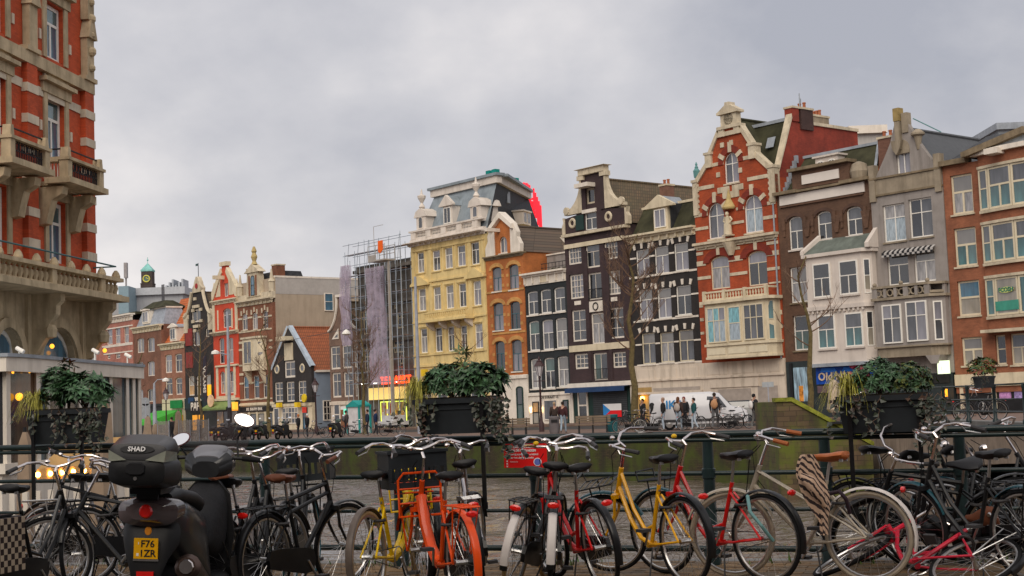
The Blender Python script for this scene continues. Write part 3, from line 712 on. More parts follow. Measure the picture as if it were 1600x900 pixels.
for k in range(9):
    xx = xa+.18+(xb-xa-.35)*k/8; MB().torus((xx, -off+.03, (z_f+z_r)/2), .2, .055, 12, 5).obj('pierced_ring', m_tan, rail)
MB().tube([(xb+.02, -off+.02, (z_f+z_r)/2-.15), (xb+.72, -off+.62, (z_f+z_r)/2-.15)], .1, 5).obj('pierced_ring', m_tan, rail)
MB().box(xb+.62, xb+.8, -off+.55, -off+.75, z_f+.165, z_r-.142).obj('balcony_post', m_gp, rail)
for xx in (xa-.05, xa+(xb-xa)*.5, xb): MB().ball((xx, -off, z_r+.1), .14, 8, 5).obj('finial', m_tan, rail)
h.win(A4, (150, 262, 358, 588), 'X', m_wood, ('dark', 'grey', 'lilac', 'grey'), off=off); h.win(A4, (288, 412, 337, 575), 'X', m_wood, ('dark', 'grey', 'grey', 'lilac'), off=off)
sz0 = h.z(A4, 350, 575, off); make_window(h.root, xb+.2, sz0, .55, h.z(A4, 350, 345, off)-sz0, -off+.11, 'S', m_wood, ('lilac', 'grey'), 0, radians(38.7))
h.box('shop_front', m_dkframe, .1, h.w-.1, -.05, .3, 0, 2.6); h.box('shop_fascia', mat('sign_black', (.03, .03, .03)), .3, h.w-.3, -.12, -.052, 2.0, 2.55)
MB().prism([(h.w-.95, z_b-.5), (h.w-.5, z_b-.5), (h.w-.3, z_b), (h.w-1.3, z_b)], -.9, 0).obj('corbel', m_gp, h.root)
x0, x1, z0, z1 = h.rect(A4, (472, 540, 688, 765), .7); h.box('lit_sign', emit('sign_pale_lit', (.75, .9, .6), .8), x0, x1, -.78, -.68, z0, z1)
MB().box(x0+.3, x1-.5, -.79, -.781, z0+.2, z1-.35).obj('sign_print', mat('sign_print', (.1, .25, .15)), h.root)

# ---- brown brick house with white two storey bay
m_bb = brick('brown_brick', (.125, .066, .04), grime=.35)
m_wbay = mat('white_bay_paint', (.64, .57, .51), .6, .07, 1, grime=.25)
h = House('bay_house', 'brown brick house with white two storey bay and blank white signboards', (1220.7, 463), (1367, 420), fy=.09)
zc = h.z(A5, 420, 430); zl = h.z(A5, 150, 390)
zt = h.z(A5, 420, 370)
for r, gm in (((162, 270, 590, 850), ('lilac', 'grey')), ((383, 497, 548, 772), ('lilac', 'grey')), ((612, 735, 512, 738), ('dark', 'dark'))):
    x0, x1, z0, z1 = h.win(A5, r, 'V', m_wood, gm, a=.28, sill=m_wbay)
    for xx in (x0-.42, x1+.2): h.box('brick_corbel', m_bb, xx, xx+.22, -.14, .01, z1-.85, z1-.1); h.box('brick_corbel', m_bb, xx+.03, xx+.19, -.1, .01, z1-1.25, z1-.855)
    MB().slab([((x0+x1)/2+(x1-x0)*.72*cos(pi*i/8), z1-.32+.55*sin(pi*i/8)) for i in range(9)]+[((x0+x1)/2-(x1-x0)*.56*cos(pi*i/8), z1-.32+.34*sin(pi*i/8)) for i in range(9)], [], -.07, .01).obj('brick_arch', mat('brown_brick_dark', (.09, .05, .035)), h.root)
h.win(A6, (130, 228, 100, 310), 'V', m_wood, ('grey', 'dark'), sill=m_gutter); h.win(A6, (148, 238, 385, 590), 'V', m_wood, ('green', 'dark'), sill=m_gutter)
zs = h.z(A6, 170, 655)
h.facade(zt, m_bb, z0=zs); h.body(m_bb, zt)
# boards, cornices, raised centre
h.band(A5, 88, 472, 750, 358, 76, mat('blank_board', (.72, .66, .60), .6, .05), .09, 'signboard')
x0, x1, z0, z1 = h.rect(A5, (190, 640, 205, 370)); zt2 = z1
h.box('parapet', m_bb, x0, x1, -.05, .6, zt+.2, zt2); h.box('cornice', m_gutter, x0-.12, x1+.12, -.4, .65, zt2, zt2+.2)
h.band(A5, 262, 308, 550, 253, 72, MATS['blank_board'], .13, 'signboard')
h.box('cornice', m_gutter, -.06, x0+.5, -.42, .6, zt-.02, zt+.19); h.box('cornice', m_gutter, x1-.6, h.w+.06, -.42, .6, zt+.0, zt+.21); h.box('cornice_bed', m_gutter, x0+.5, x1-.6, -.3, -.06, zt-.02, zt+.12)
MB().lathe([(.5, 0), (.62, .5), (.45, 1.0), (.1, 1.15)], (x1+.45, .4, zt+.2), 10).obj('scroll_block', m_tan, h.root)
h.band(A5, 90, 520, 740, 410, 14, m_bb, .12, 'brick_course'); 
for k in range(3): xx = h.x(A5, 300+k*230, 520-40*k); MB().prism([(xx-.35, zt-1.9), (xx+.35, zt-1.9), (xx+.12, zt-3.0), (xx-.12, zt-3.0)], -.12, .01).obj('brick_corbel', m_bb, h.root)
zr = h.z(A5, 470, 100, -2.2)
mansard(h, m_mossroof, .1, h.w-.1, .7, zt+.15, zr, .7, 1.5, None, m_lead)
dormer_z = h.rect(A5, (370, 545, 135, 205), -1.1); x0, x1, z0, z1 = dormer_z
d = h.box('dormer', m_wbay, x0, x1, 1.1, 3, z0-.5, z1+.1); MB().box(x0-.15, x1+.15, .95, 3, z1+.1, z1+.22).obj('dormer_roof', m_wbay, d)
for k in range(2): make_window(h.root, x0+.15+k*(x1-x0)/2, z0-.1, (x1-x0)/2-.3, z1-z0, 1.02, '2', m_wood, ('lilac',), .2)
m_otile = tiles('orange_tiles', (.50, .11, .025), (.62, .17, .045), moss=.08)
h.roof('side_roof', m_otile, [[(h.w-.08, .9, zt+.25), (h.w-.75, 2.3, zr+.05), (h.w-.75, 8, zr+.05), (h.w-.08, 8.5, zt+.25)]])
h.roof('hip_flashing', m_lead, [[(h.w-.25, .6, zt+.3), (h.w-.03, .6, zt+.3), (h.w-.68, 2.2, zr+.12), (h.w-.9, 2.2, zr+.12)]])
st = MB()
for i in range(7): st.box(.0, .2, .66+.22*i, .9+.22*i, zt+.1+.38*i, zt+.62+.38*i)
st.obj('step_flashing', m_lead, h.root)
# bay
off = 1.0
xa = h.x(A6, 238, 400, off); xb = h.x(A6, 545, 200, off); xb2 = h.x(A6, 600, 200, off*.35)
z_t = h.z(A6, 385, 30, off); z_m = h.z(A6, 420, 335, off); z_b = h.z(A6, 450, 662, off)
plan = [(xa, 0), (xa, -off), (xb+.1, -off), (xb+.55, -off+.5), (xb+.55, 0)]
planext(MB(), plan, z_b, z_t).obj('bay', m_wbay, h.root)
planext(MB(), plan, z_m-.12, z_m+.14, .16).obj('bay_cornice', m_wbay, h.root); planext(MB(), plan, z_t-.02, z_t+.2, .2).obj('bay_cornice', m_wbay, h.root)
planext(MB(), plan, z_b-.2, z_b+.02, .1).obj('bay_base', m_lead, h.root)
for k in range(13): xx = xa+.1+(xb-xa)*k/12; MB().box(xx-.07, xx+.07, -off-.13, -off-.001, z_m-.3, z_m-.121).obj('dentil', m_wbay, h.root)
zw = h.z(A5, 550, 755)
h.roof('bay_roof', mat('green_lead', (.13, .15, .13), .7, .3, 1.5, grime=.4), [[(xa-.2, -off-.2, z_t+.2), (xb+.75, -off+.1, z_t+.2), (xb+.6, -.01, zw), (xa+.5, -.01, zw)], [(xa-.2, -off-.2, z_t+.2), (xa+.5, -.01, zw), (xa-.2, -.01, z_t+.2)]])
MB().hexa([(xb+.5, -off-.1, z_t+.21), (xb+.8, -off-.1, z_t+.21), (xb+.8, -.01, z_t+.21), (xb+.5, -.01, z_t+.21)], [(xb+.5, -off-.1, z_t+.5), (xb+.8, -off-.1, z_t+.5), (xb+.8, -.01, zw+.35), (xb+.5, -.01, zw+.35)]).obj('bay_gable_cheek', m_wbay, h.root)
MB().hexa([(xa-.25, -off-.2, z_t+.21), (xa+.0, -off-.2, z_t+.21), (xa+.55, -.01, zw), (xa+.3, -.01, zw)], [(xa-.25, -off-.2, z_t+.45), (xa+.0, -off-.2, z_t+.45), (xa+.55, -.01, zw+.3), (xa+.3, -.01, zw+.3)]).obj('bay_gable_cheek', m_wbay, h.root)
h.wins(A6, [(268, 370, 80, 280)], 'V', m_wood, ('dark', 'dark'), off=off, sill=m_wbay); h.wins(A6, [(422, 530, 62, 262)], 'V', m_wood, ('dark', 'dark'), off=off, sill=m_wbay)
h.wins(A6, [(297, 398, 382, 580), (455, 560, 368, 568)], 'V', m_wood, ('teal', 'grey'), off=off, sill=m_wbay)
for yt, yb, x in ((60, 262, 500), (365, 568, 520)):
    z0, z1 = h.z(A6, x, yb, off), h.z(A6, x, yt, off); make_window(h.root, xb+.2, z0, .42, z1-z0, -off+.06, 'S', m_wood, ('beige', 'dark'), 0, radians(48), .06)
# shop: dark frame, lit column, blue sign
h.box('shop_wall', m_dkframe, 0, h.w, -.02, .3, 0, zs-.004)
x0, x1, z0, z1 = h.rect(A6, (150, 235, 690, 890), .1); h.box('shop_window', glass('glass_pale_blue', (.22, .34, .42), var=.7, sc=2), x0, x1, -.06, -.022, max(.2, z0), z1)
h.box('poster', mat('poster_yellow', (.75, .5, .05), .5), x0+.2, x1-.2, -.075, -.061, .3, .75); h.box('poster', mat('poster_flame', (.7, .25, .04), .5, .6, 4), x0+.4, x1-.45, -.075, -.061, 1.2, 2.2)
for xx in (x0-.3, x1+.08): h.box('shop_pilaster', m_blackp, xx, xx+.22, -.12, -.022, 0, z1+.3)
x0, x1, z0, z1 = h.rect(A6, (285, 650, 682, 782), .5); sg = h.box('shop_sign', mat('blue_sign', (.008, .07, .42), .4, .4, 2), x0, x1, -.56, -.4, z0, z1)
put_text('old', mat('sign_gold', (.70, .55, .40), .5), sg, up_text(x0+(x1-x0)*.38, -.6, z0+(z1-z0)*.42))
for k in range(3): MB().slab([(x0+.35+k*1.7, z1-.32), (x0+1.7+k*1.7, z1-.32), (x0+1.5+k*1.7, z1-.06), (x0+.5+k*1.7, z1-.06)], [], -.585, -.561).obj('sign_cloud', mat('bright_blue', (.02, .19, .75), .4), sg)
h.box('shop_canopy', mat('mauve_canopy', (.13, .085, .10)), x0, x1, -.5, -.02, z0-.55, z0-.1)
mb = MB()
for i in range(26): mb.ball((x0+2.6+random.uniform(0, 1.6), -.62-random.uniform(0, .3), z1-.5+random.uniform(-.3, .7)), random.uniform(.1, .2), 6, 4)
mb.obj('flower_display', mat('red_blue_flowers', (.35, .06, .10), .6, .9, 3), h.root)

# ---- red brick house with stone banded gable
m_rb = brick('red_brick', (.36, .062, .017), grime=.18)
h = House('banded_house', 'tall red brick house with cream stone bands, statue and bay window', (1091.9, 476.7), (1220.7, 463), fy=.02)
g = lambda x, y: h.l(P(A7, x, y))
zsill = h.z(A7, 300, 845)
xc = (g(130, 395)[0]+g(385, 395)[0])/2; xc = h.w/2-.05
zsh = g(290, 500)[1]; zk = g(258, 385)[1]; zpd = g(245, 235)[1]; zpt = g(240, 195)[1]
for r, a in (((230, 315, 330, 510), .75), ((135, 232, 625, 835), .85), ((348, 455, 580, 800), .85)):
    x0, x1, z0, z1 = h.win(A7, r, 'X', m_wood, ('sky', 'sky', 'lilac', 'lilac'), a=a, sill=m_creamstone)
    xm = (x0+x1)/2; rw = (x1-x0)/2
    MB().slab([(xm+(rw+.5)*cos(pi*i/10), z1-a+(a+.5)*sin(pi*i/10)) for i in range(11)]+[(xm-(rw+.05)*cos(pi*i/10), z1-a+(a+.05)*sin(pi*i/10)) for i in range(11)], [], -.07, .01).obj('brick_arch', brick('red_brick_dark', (.22, .028, .012)), h.root)
    for t in (.18, .5, .82):
        aa = pi*t; cx, cz = xm+(rw+.32)*cos(aa), z1-a+(a+.32)*sin(aa); M = Matrix.Translation((cx, 0, cz)) @ Matrix.Rotation(-(aa-pi/2), 4, 'Y')
        mb = MB(); mb.M = M; mb.box(-.15, .15, -.12, .01, -.3, .42 if t == .5 else .22); mb.obj('keystone', m_creamstone, h.root)
h.win(A8, (150, 262, 112, 305), 'T', m_woodc, ('curt', 'lilac'), a=.35); h.win(A8, (368, 482, 82, 285), 'T', m_woodc, ('dark', 'lilac'), a=.35)
for r in ((150, 262, 112, 305), (368, 482, 82, 285)):
    x0, x1, z0, z1 = h.rect(A8, r); xm = (x0+x1)/2; rw = (x1-x0)/2
    MB().slab([(xm+(rw+.6)*cos(pi*i/10), z1-.4+.95*sin(pi*i/10)) for i in range(11)]+[(xm-(rw+.04)*cos(pi*i/10), z1-.4+.45*sin(pi*i/10)) for i in range(11)], [], -.08, .01).obj('brick_arch', MATS['red_brick_dark'], h.root)
    h.box('keystone', m_creamstone, xm-.14, xm+.14, -.13, .01, z1+.08, z1+.6)
zb0 = h.z(A8, 300, 728)
W = h.w
gp = [(0, zsh), (.12, zsh), (xc-2.15, zk), (xc-1.15, zpd), (xc-.85, zpt), (xc+.85, zpt), (xc+1.15, zpd), (xc+2.15, zk), (W-.12, zsh), (W, zsh)]
h.facade(zsh, m_rb, z0=zb0, poly=gp); h.top = zsh; h.body(m_rb, zsh-.2, x1=W)
# raking copings with kneelers, pedestal and aedicule on top
for sx in (-1, 1):
    f = lambda x: xc+sx*x
    ex = W-.1-xc if sx > 0 else xc-.1
    for (xa_, za_), (xb_, zb_) in (((ex, zsh), (2.15, zk)), ((2.2, zk+.2), (1.1, zpd+.1))):
        pl = [(f(xa_), za_-.05), (f(xb_), zb_-.05), (f(xb_), zb_+.42), (f(xa_+.05), za_+.4)]
        MB().slab(pl if sx > 0 else pl[::-1], [], -.14, .42).obj('coping', m_creamstone, h.root)
    MB().box(f(2.0)-.28, f(2.0)+.28, -.2, .45, zk-.15, zk+.75).box(f(2.0)-.36, f(2.0)+.36, -.26, .5, zk+.751, zk+.92).obj('kneeler', m_creamstone, h.root)
    px = W-.45 if sx > 0 else .0
    pr = MB().box(px+.003, px+.45, -.12, .5, zsh-1.9, zsh+.42).box(px-.06, px+.5, -.2, .56, zsh+.421, zsh+.62)
    for k in range(6): pr.box(px-.09 if sx > 0 else px+.451, px+.0 if sx > 0 else px+.54, -.1, .01, zsh-1.8+k*.38, zsh-1.62+k*.38)
    pr.obj('quoin_pier', m_creamstone, h.root)
h.box('pedestal', m_creamstone, xc-1.1, xc+1.1, -.16, .45, zpd+.0, zpd+.3)
for xx in (xc-.95, xc+.45): h.box('pedestal', m_creamstone, xx, xx+.5, -.14, .44, zpd+.301, zpt)
h.box('pedestal', m_creamstone, xc-1.05, xc+1.05, -.2, .48, zpt+.001, zpt+.22)
zae = g(240, 108)[1]; ae = MB().box(xc-.72, xc+.72, -.1, .4, zpt+.221, zae).box(xc-.95, xc+.95, -.25, .5, zae+.001, zae+.17)
ae.slab([(xc-.95, zae+.171), (xc+.95, zae+.171), (xc+.2, zae+.62), (xc+.2, zae+.8), (xc-.2, zae+.8), (xc-.2, zae+.62)], [], -.2, .45)
ae.obj('aedicule', m_creamstone, h.root)
MB().lathe([(.44, 0), (.44, .07), (.3, .08), (.28, .03)], (xc, -.1, (zpt+zae)/2+.15), 14, 'y').obj('roundel', m_cream, h.root)
for a_ in ((A7, 125, 405, 225, 398, 20), (A7, 305, 372, 385, 357, 22), (A7, 45, 548, 170, 528, 22), (A7, 365, 488, 490, 466, 22), (A7, 50, 702, 132, 692, 20), (A7, 455, 634, 530, 622, 20), (A7, 60, 780, 135, 772, 18), (A7, 458, 715, 533, 704, 20), (A7, 235, 752, 345, 735, 16), (A7, 300, 662, 345, 655, 16),
           (A8, 65, 102, 105, 97, 18), (A8, 70, 160, 122, 154, 28), (A8, 250, 72, 322, 64, 18), (A8, 255, 132, 338, 122, 30), (A8, 478, 38, 545, 32, 18), (A8, 478, 98, 550, 92, 28), (A8, 75, 243, 150, 238, 18), (A8, 262, 220, 365, 210, 18), (A8, 482, 190, 555, 182, 18), (A8, 492, 272, 560, 264, 10), (A8, 515, 362, 568, 356, 20), (A8, 515, 447, 572, 440, 26), (A8, 515, 530, 578, 523, 20), (A8, 85, 408, 105, 405, 16), (A8, 90, 487, 110, 484, 18), (A8, 92, 566, 112, 563, 16), (A8, 515, 612, 580, 606, 14), (A8, 530, 640, 565, 636, 18)):
    h.band(*a_, m_creamstone, .045)
for p in ((220, 288), (273, 273), (197, 462), (326, 435)):
    x, z = g(*p); h.box('stone_block', m_creamstone, x-.16, x+.16, -.06, .01, z-.17, z+.17)
x, z = g(270, 550); mb = MB(); 
for i, (a_, b_) in enumerate(((-1.15, -.25), (.1, .55), (-.55, .55))): mb.box(x-1.2 if i == 0 else x+.15 if i == 1 else x-.75, x-.1 if i == 0 else x+1.15 if i == 1 else x+.75, -.05-.003*i, .01, z-.1 if i < 2 else z-.55, z+.3 if i < 2 else z-.1)
mb.obj('date_stone', m_creamstone, h.root)
h.cornice(zsill-.35, zsill+.15, m_creamstone, .42, -.02, W+.02, frieze=.3)
# statue under a canopy
sx_, sz_ = g(272, 815); sz1 = g(268, 685)[1]; hh = sz1-sz_
st = thing('statue', 'cream stone statue of a robed figure under a canopy on the red house front', 'statue', tuple(h.fr.at(h.s0+sx_, h.fy-.3, sz_+.02)), h.fr.rot())
sb = MB()
for pth, r in (([(0, 0, 0), (.02, 0, .45*hh), (0, 0, .62*hh), (0, 0, .8*hh)], [.3, .22, .2, .24]), ([(0, 0, .8*hh), (0, 0, .86*hh)], [.09, .08]), ([(-.22, 0, .78*hh), (-.36, .02, .62*hh), (-.16, -.12, .55*hh)], [.09, .07, .05]), ([(.22, 0, .78*hh), (.4, 0, .66*hh), (.22, -.1, .5*hh)], [.09, .07, .05]), ([(-.14, -.1, 0), (-.1, -.1, .5*hh)], [.14, .13]), ([(.15, -.06, 0), (.1, -.08, .5*hh)], [.14, .13])): sb.tube(pth, r, 8)
sb.ball((0, -.02, .94*hh), .14, 8, 6, 1.2); sb.obj('figure', m_cream, st, True)
MB().box(-.35, .35, -.25, .25, -.1, -.001).obj('plinth', m_creamstone, st)
x, z = g(268, 645); MB().lathe([(.46, -.22), (.5, -.1), (.38, .1), (.18, .45), (.09, .85), (.02, 1.2)], (x, -.15, z), 8).obj('niche_canopy', mat('gold_stone', (.46, .35, .15), .7, .2), h.root)
MB().lathe([(.2, -.9), (.5, -.2), (.6, 0)], (sx_, -.1, sz_-.5), 8).obj('corbel', m_creamstone, h.root)
# balcony and bay window
off = 1.05
xa = h.x(A8, 118, 450, off); xb = h.x(A8, 482, 450, off)
z_r = h.z(A8, 295, 305, off); z_f = h.z(A8, 300, 362, off); z_w = h.z(A8, 300, 625, off); z_b = h.z(A8, 310, 700, off)
plan = [(xa, 0), (xa, -off), (xb, -off), (xb+.28, -off+.5), (xb+.28, 0)]
planext(MB(), plan, z_b, z_f-.2).obj('bay', m_cream, h.root)
planext(MB(), plan, z_f-.2, z_f, .25).obj('bay_cornice', m_cream, h.root); planext(MB(), plan, z_w-.1, z_w+.06, .1).obj('bay_cornice', m_cream, h.root)
planext(MB(), plan, z_b-.1, z_b+.05, .06).obj('bay_base', m_cream, h.root)
for k in range(3): xx = xa+.15+(xb-xa)*k/3; h.box('bay_panel', m_woodc, xx, xx+(xb-xa)/3-.25, -off-.03, -off-.001, z_b+.2, z_w-.25)
balustrade(h, xa-.1, xb+.1, -off+.1, z_f+.004, z_r, m_cream, 22)
for k in range(4): xx = xa-.1+(xb-xa)*k/3; h.box('balcony_post', m_cream, xx, xx+.22, -off-.09, -off+.13, z_f+.005, z_r+.05)
MB().box(xb+.06, xb+.2, -off+.1, 0, z_r-.12, z_r-.001).obj('rail_return', m_cream, h.root)
h.win(A8, (135, 245, 412, 622), 'F', m_woodc, ('aqua', 'sky', 'sky', 'sky', 'aqua', 'lilac'), off=off); h.win(A8, (258, 332, 405, 612), 'S', m_woodc, ('sky', 'aqua'), off=off); h.win(A8, (348, 468, 390, 603), 'F', m_woodc, ('dark', 'aqua', 'aqua', 'sky', 'sky', 'grey'), off=off)
make_window(h.root, xb+.05, z_w+.1, .45, z_f-.4-z_w, -off+.02, 'S', m_woodc, ('teal',), 0, radians(61), .06)
# roofs: cross roof and high party wall on the right with chimneys
zr1 = h.z(A7, 370, 188, -2.0); zr2 = h.z(A7, 630, 145, -2.1)
ridge_roof(h, m_mossroof, .15, W-.15, xc, .3, 7, zsh-.4, zr1+.5, 0)
h.roof('rear_roof', m_mossroof, [[(.1, .7, zsh-.1), (W-.4, .7, zsh-.1), (W-.4, 2.1, zr2+.1), (.1+2.6, 2.1, zr2+.1)], [(2.7, 2.1, zr2+.1), (W-.4, 2.1, zr2+.1), (W-.4, 9, zr2+.1), (2.7, 9, zr2+.1)]])
h.box('ridge_capping', m_lead, 2.8, W-.4, 2.0, 2.25, zr2+.08, zr2+.3)
x, z = h.l(P(A7, 497, 272), -1.2); h.roof('skylight', m_lead, [[(x-.4, 1.2, z-.35), (x+.3, 1.2, z-.35), (x+.3, 1.5, z+.4), (x-.4, 1.5, z+.4)]])
pw = brick('dark_red_brick', (.25, .035, .018), grime=.35)
prof = [(.5, zsh-.6), (.5, zsh+.2), (2.1, zr2+.2), (2.1, zr2+.9), (2.8, zr2+.9), (2.8, zr2-.1), (9.3, zr2-.1), (9.3, zsh-3), (.5, zsh-3)]
mb = MB(); mb.M = Matrix.Rotation(pi/2, 4, 'Z') @ Matrix.Translation((0, -W, 0)); mb.slab([(p[0], p[1]) for p in prof], [], 0.02, .36); mb.M = None
pwo = mb.obj('party_wall', pw, h.root)
mb = MB(); mb.M = Matrix.Rotation(pi/2, 4, 'Z') @ Matrix.Translation((0, -W, 0)); mb.slab([(.45, zsh+.2), (.5, zsh+.5), (2.05, zr2+.5), (2.09, zr2+.2)], [], -.06, .46); mb.slab([(4.3, zr2-.098), (9.3, zr2-.098), (9.3, zr2+.12), (4.3, zr2+.12)], [], -.1, .5); mb.M = None
mb.obj('wall_coping', m_creamstone, pwo)
h.chimney(W-.62, 2.12, zr2, zr2+.9, .7, .66, pw, 0); h.chimney(W-.7, 2.95, zr2-.5, zr2+.9, .82, 1.3, brick('sooty_brick', (.06, .03, .025)), 2); h.chimney(W-1.6, 5.2, zr2-.5, zr2+.75, 1.0, 1.7, m_tan, 4)
MB().tube([(W-.3, 3.4, zr2+1), (W-.3, 3.4, zr2+2.1)], .04, 5).tube([(W-.5, 3.7, zr2+1), (W-.45, 3.7, zr2+1.8)], .04, 5).obj('antenna', m_lead, h.root)
MB().tube([(W-.2, -.1, zb0), (W-.2, -.1, zsh-2)], .06, 6).obj('downpipe', m_lead, h.root)
# lantern on the left pier
lx, lz = .2, zsh+.64
ln = MB().lathe([(.1, 0), (.1, .08), (.22, .2), (.26, .65), (.12, .85), (.14, .9), (.06, 1.05), (.1, 1.1), (.02, 1.3)], (lx, .2, lz), 6)
ln.obj('roof_lantern', mat('verdigris', (.12, .28, .28), .6), h.root)
# shared pale ground floor (this house)
def ground_floor(h, z1, lines, m, doors=()):
    h.box('plinth_wall', m, 0, h.w, -.02, .3, 0, z1-.003)
    for (z, d, t) in lines: h.box('ledge', m, 0.0, h.w, -d, -.022, z, z+t)
m_gf = mat('pale_plaster', (.64, .55, .45), .75, .1, .8, grime=.6)
zg = [h.z(A8, 300, 818), 0]
ground_floor(h, zb0, [(h.z(A8, 300, 822), .14, .14)], m_gf)
x0, x1, z0, z1 = h.rect(A8, (150, 435, 832, 880), .05); h.box('fascia_panel', m_gf, x0, x1, -.1, -.023, z0, z1)
for k in range(3): xx = .5+k*2.3; h.box('wall_panel', m_gf, xx, xx+1.9, -.05, -.023, h.z(A8, 300, 800), h.z(A8, 300, 735))
h.box('garage_door', mat('shutter_beige', (.36, .31, .27), .7), 1.4, 4.4, -.035, -.022, .05, 2.2); h.box('garage_door', MATS['shutter_beige'], 5.0, W-.7, -.035, -.022, .05, 2.3)

# ---- black house with white keystones
m_bk = brick('black_brick', (.022, .018, .017), var=.35, grime=.2)
h = House('black_house', 'black brick house with white keystones, cream cornice and a pedimented dormer', (984, 470), (1091.9, 476.7), fy=.08)
zc0 = h.z(B1, 325, 562); zc1 = h.z(B1, 310, 498, .3)
rows = [(B1, [(150, 247, 628, 820), (280, 382, 605, 800), (418, 520, 580, 778)], ('lilac', 'blind'), m_wood), (B2, [(172, 268, 100, 312), (300, 400, 90, 302), (432, 540, 70, 280)], ('lilac', 'blind'), m_wood), (B2, [(190, 287, 405, 625), (318, 418, 400, 612), (450, 558, 382, 605)], ('grey', 'blind'), m_woodc)]
kme = MB().slab([(-.085, 0), (.085, 0), (.12, .4), (-.12, .4)], [], -.07, .01).mesh('keystone', m_white)
for ri, (C, rs, gm, fm) in enumerate(rows):
    for ci, r in enumerate(rs):
        x0, x1, z0, z1 = h.win(C, r, 'T', fm, ('dark', 'blind') if (ri, ci) == (1, 2) else gm, sill=m_white)
        for t, a in ((0, -.28), (.5, 0), (1, .28)): link('keystone', kme, h.root, loc=(x0+(x1-x0)*t, 0, z1+.06-(.06 if t != .5 else 0)), rot=(0, a, 0))
zb = h.z(B2, 390, 622)
h.facade(zc0+.05, m_bk, z0=zb); h.body(m_bk, zc0)
for a_ in ((B1, 100, 698, 150, 692, 12), (B1, 245, 677, 280, 672, 12), (B1, 382, 656, 418, 651, 12), (B1, 520, 633, 568, 627, 12), (B1, 105, 832, 578, 770, 14), (B2, 115, 185, 172, 180, 11), (B2, 268, 166, 300, 162, 11), (B2, 400, 150, 432, 146, 11), (B2, 540, 132, 590, 127, 11), (B2, 135, 332, 590, 284, 13), (B2, 148, 492, 190, 488, 11), (B2, 287, 480, 318, 477, 11), (B2, 418, 468, 450, 465, 11), (B2, 558, 456, 606, 452, 11), (B2, 160, 636, 615, 606, 13)):
    h.band(*a_, m_white, .04)
h.cornice(zc0, zc1, m_cream, .55)
zr = h.z(B1, 480, 298, -1.6)
mansard(h, m_mossroof, .05, h.w-.05, .35, zc1-.02, zr, .1, 1.3, None, m_cream)
dormer(h, B1, (285, 362, 345, 475), m_cream, .1, 2.2, m_lead, '2', ('lilac',), .8, .8)
for k in range(5): h.box('dormer_cheek', m_slate, *[h.rect(B1, (285, 362, 345, 475), 0)[1]+.17, h.rect(B1, (285, 362, 345, 475), 0)[1]+.2, .3+.3*k, .59+.3*k], zc1+.1, zr-.1)
ground_floor(h, zb, [(h.z(B2, 420, 738), .13, .13), (h.z(B2, 430, 830), .2, .16)], m_gf)
for k in range(3): xx = .4+k*2.15; h.box('wall_panel', m_gf, xx, xx+1.8, -.05, -.023, h.z(B2, 400, 730), h.z(B2, 400, 655))
h.box('garage_door', MATS['shutter_beige'], 2.0, h.w-.3, -.05, -.022, .05, 2.5)
h.box('passage', mat('ochre_passage', (.40, .26, .10), .7), .25, 1.8, -.03, -.022, .05, 2.6)
x, z = h.l(P(B2, 197, 866), .3); MB().ball((x, -.3, z), .17, 8, 6).obj('wall_lamp', emit('lamp_amber', (1, .55, .1), 6), h.root)
MB().tube([(.1, -.1, 0), (.1, -.1, zb)], .05, 6).obj('downpipe', m_blackp, h.root)
# ---- purple-brown house with neck gable
m_pb = brick('purple_brick', (.046, .026, .028), var=.25, grime=.15)
h = House('neck_gable_house', 'purple brown house with white scrolled neck gable and a blue shop awning', (887, 513), (984, 470), fy=.03)
g = lambda x, y: h.l(P(B3, x, y))
m_tile = tiles('brown_tiles', (.14, .09, .05), (.09, .065, .038), moss=.35)
zl = h.z(B3, 290, 505); z1 = g(290, 360)[1]; z2 = h.z(B3, 275, 100); zt = g(270, 58)[1]
W = h.w; xc = W/2+.05; nk = (g(355, 250)[0]-g(195, 250)[0])/2
h.win(B3, (248, 310, 195, 308), '1', m_creamstone, ('dark',), fw=.2); h.win(B3, (240, 325, 365, 490), 'T', m_wood, ('dark', 'grey'))
for C, rs, st, gm in ((B3, [(122, 217, 605, 733), (375, 472, 567, 697)], ('G', 4, 3), ('grey',)), (B3, [(245, 345, 585, 757)], 'T', ('sky', 'grey')), (B4, [(108, 185, -6, 132), (312, 392, -28, 110)], ('G', 4, 4), ('curt', 'curt', 'curt', 'curt', 'grey', 'dark', 'dark', 'grey')), (B4, [(210, 288, -16, 138)], '2', ('grey',)),
                      (B4, [(120, 200, 193, 372), (325, 412, 180, 355)], ('G', 2, 3), ('dark', 'grey', 'dark')), (B4, [(228, 302, 210, 388)], 'T', ('dark', 'grey')), (B4, [(135, 212, 440, 527), (348, 425, 430, 520)], ('G', 3, 3), ('dark', 'grey')), (B4, [(240, 320, 435, 590)], '2', ('green', 'dark'))):
    h.wins(C, rs, st, m_white, gm, fw=.13, bw=.045)
zb = h.z(B4, 280, 600)
sh = zl+.15
poly = [(0, sh), (.12, sh), (.12, z1-.25), (.35, z1-.2), (xc-nk-.1, z1), (xc-nk, z1+.3), (xc-nk, z2), (xc+nk, z2), (xc+nk, z1+.3), (xc+nk+.1, z1), (W-.35, z1-.2), (W-.12, z1-.25), (W-.12, sh), (W, sh)]
h.facade(sh, m_pb, z0=zb, poly=poly); h.top = sh; h.body(m_pb, sh)
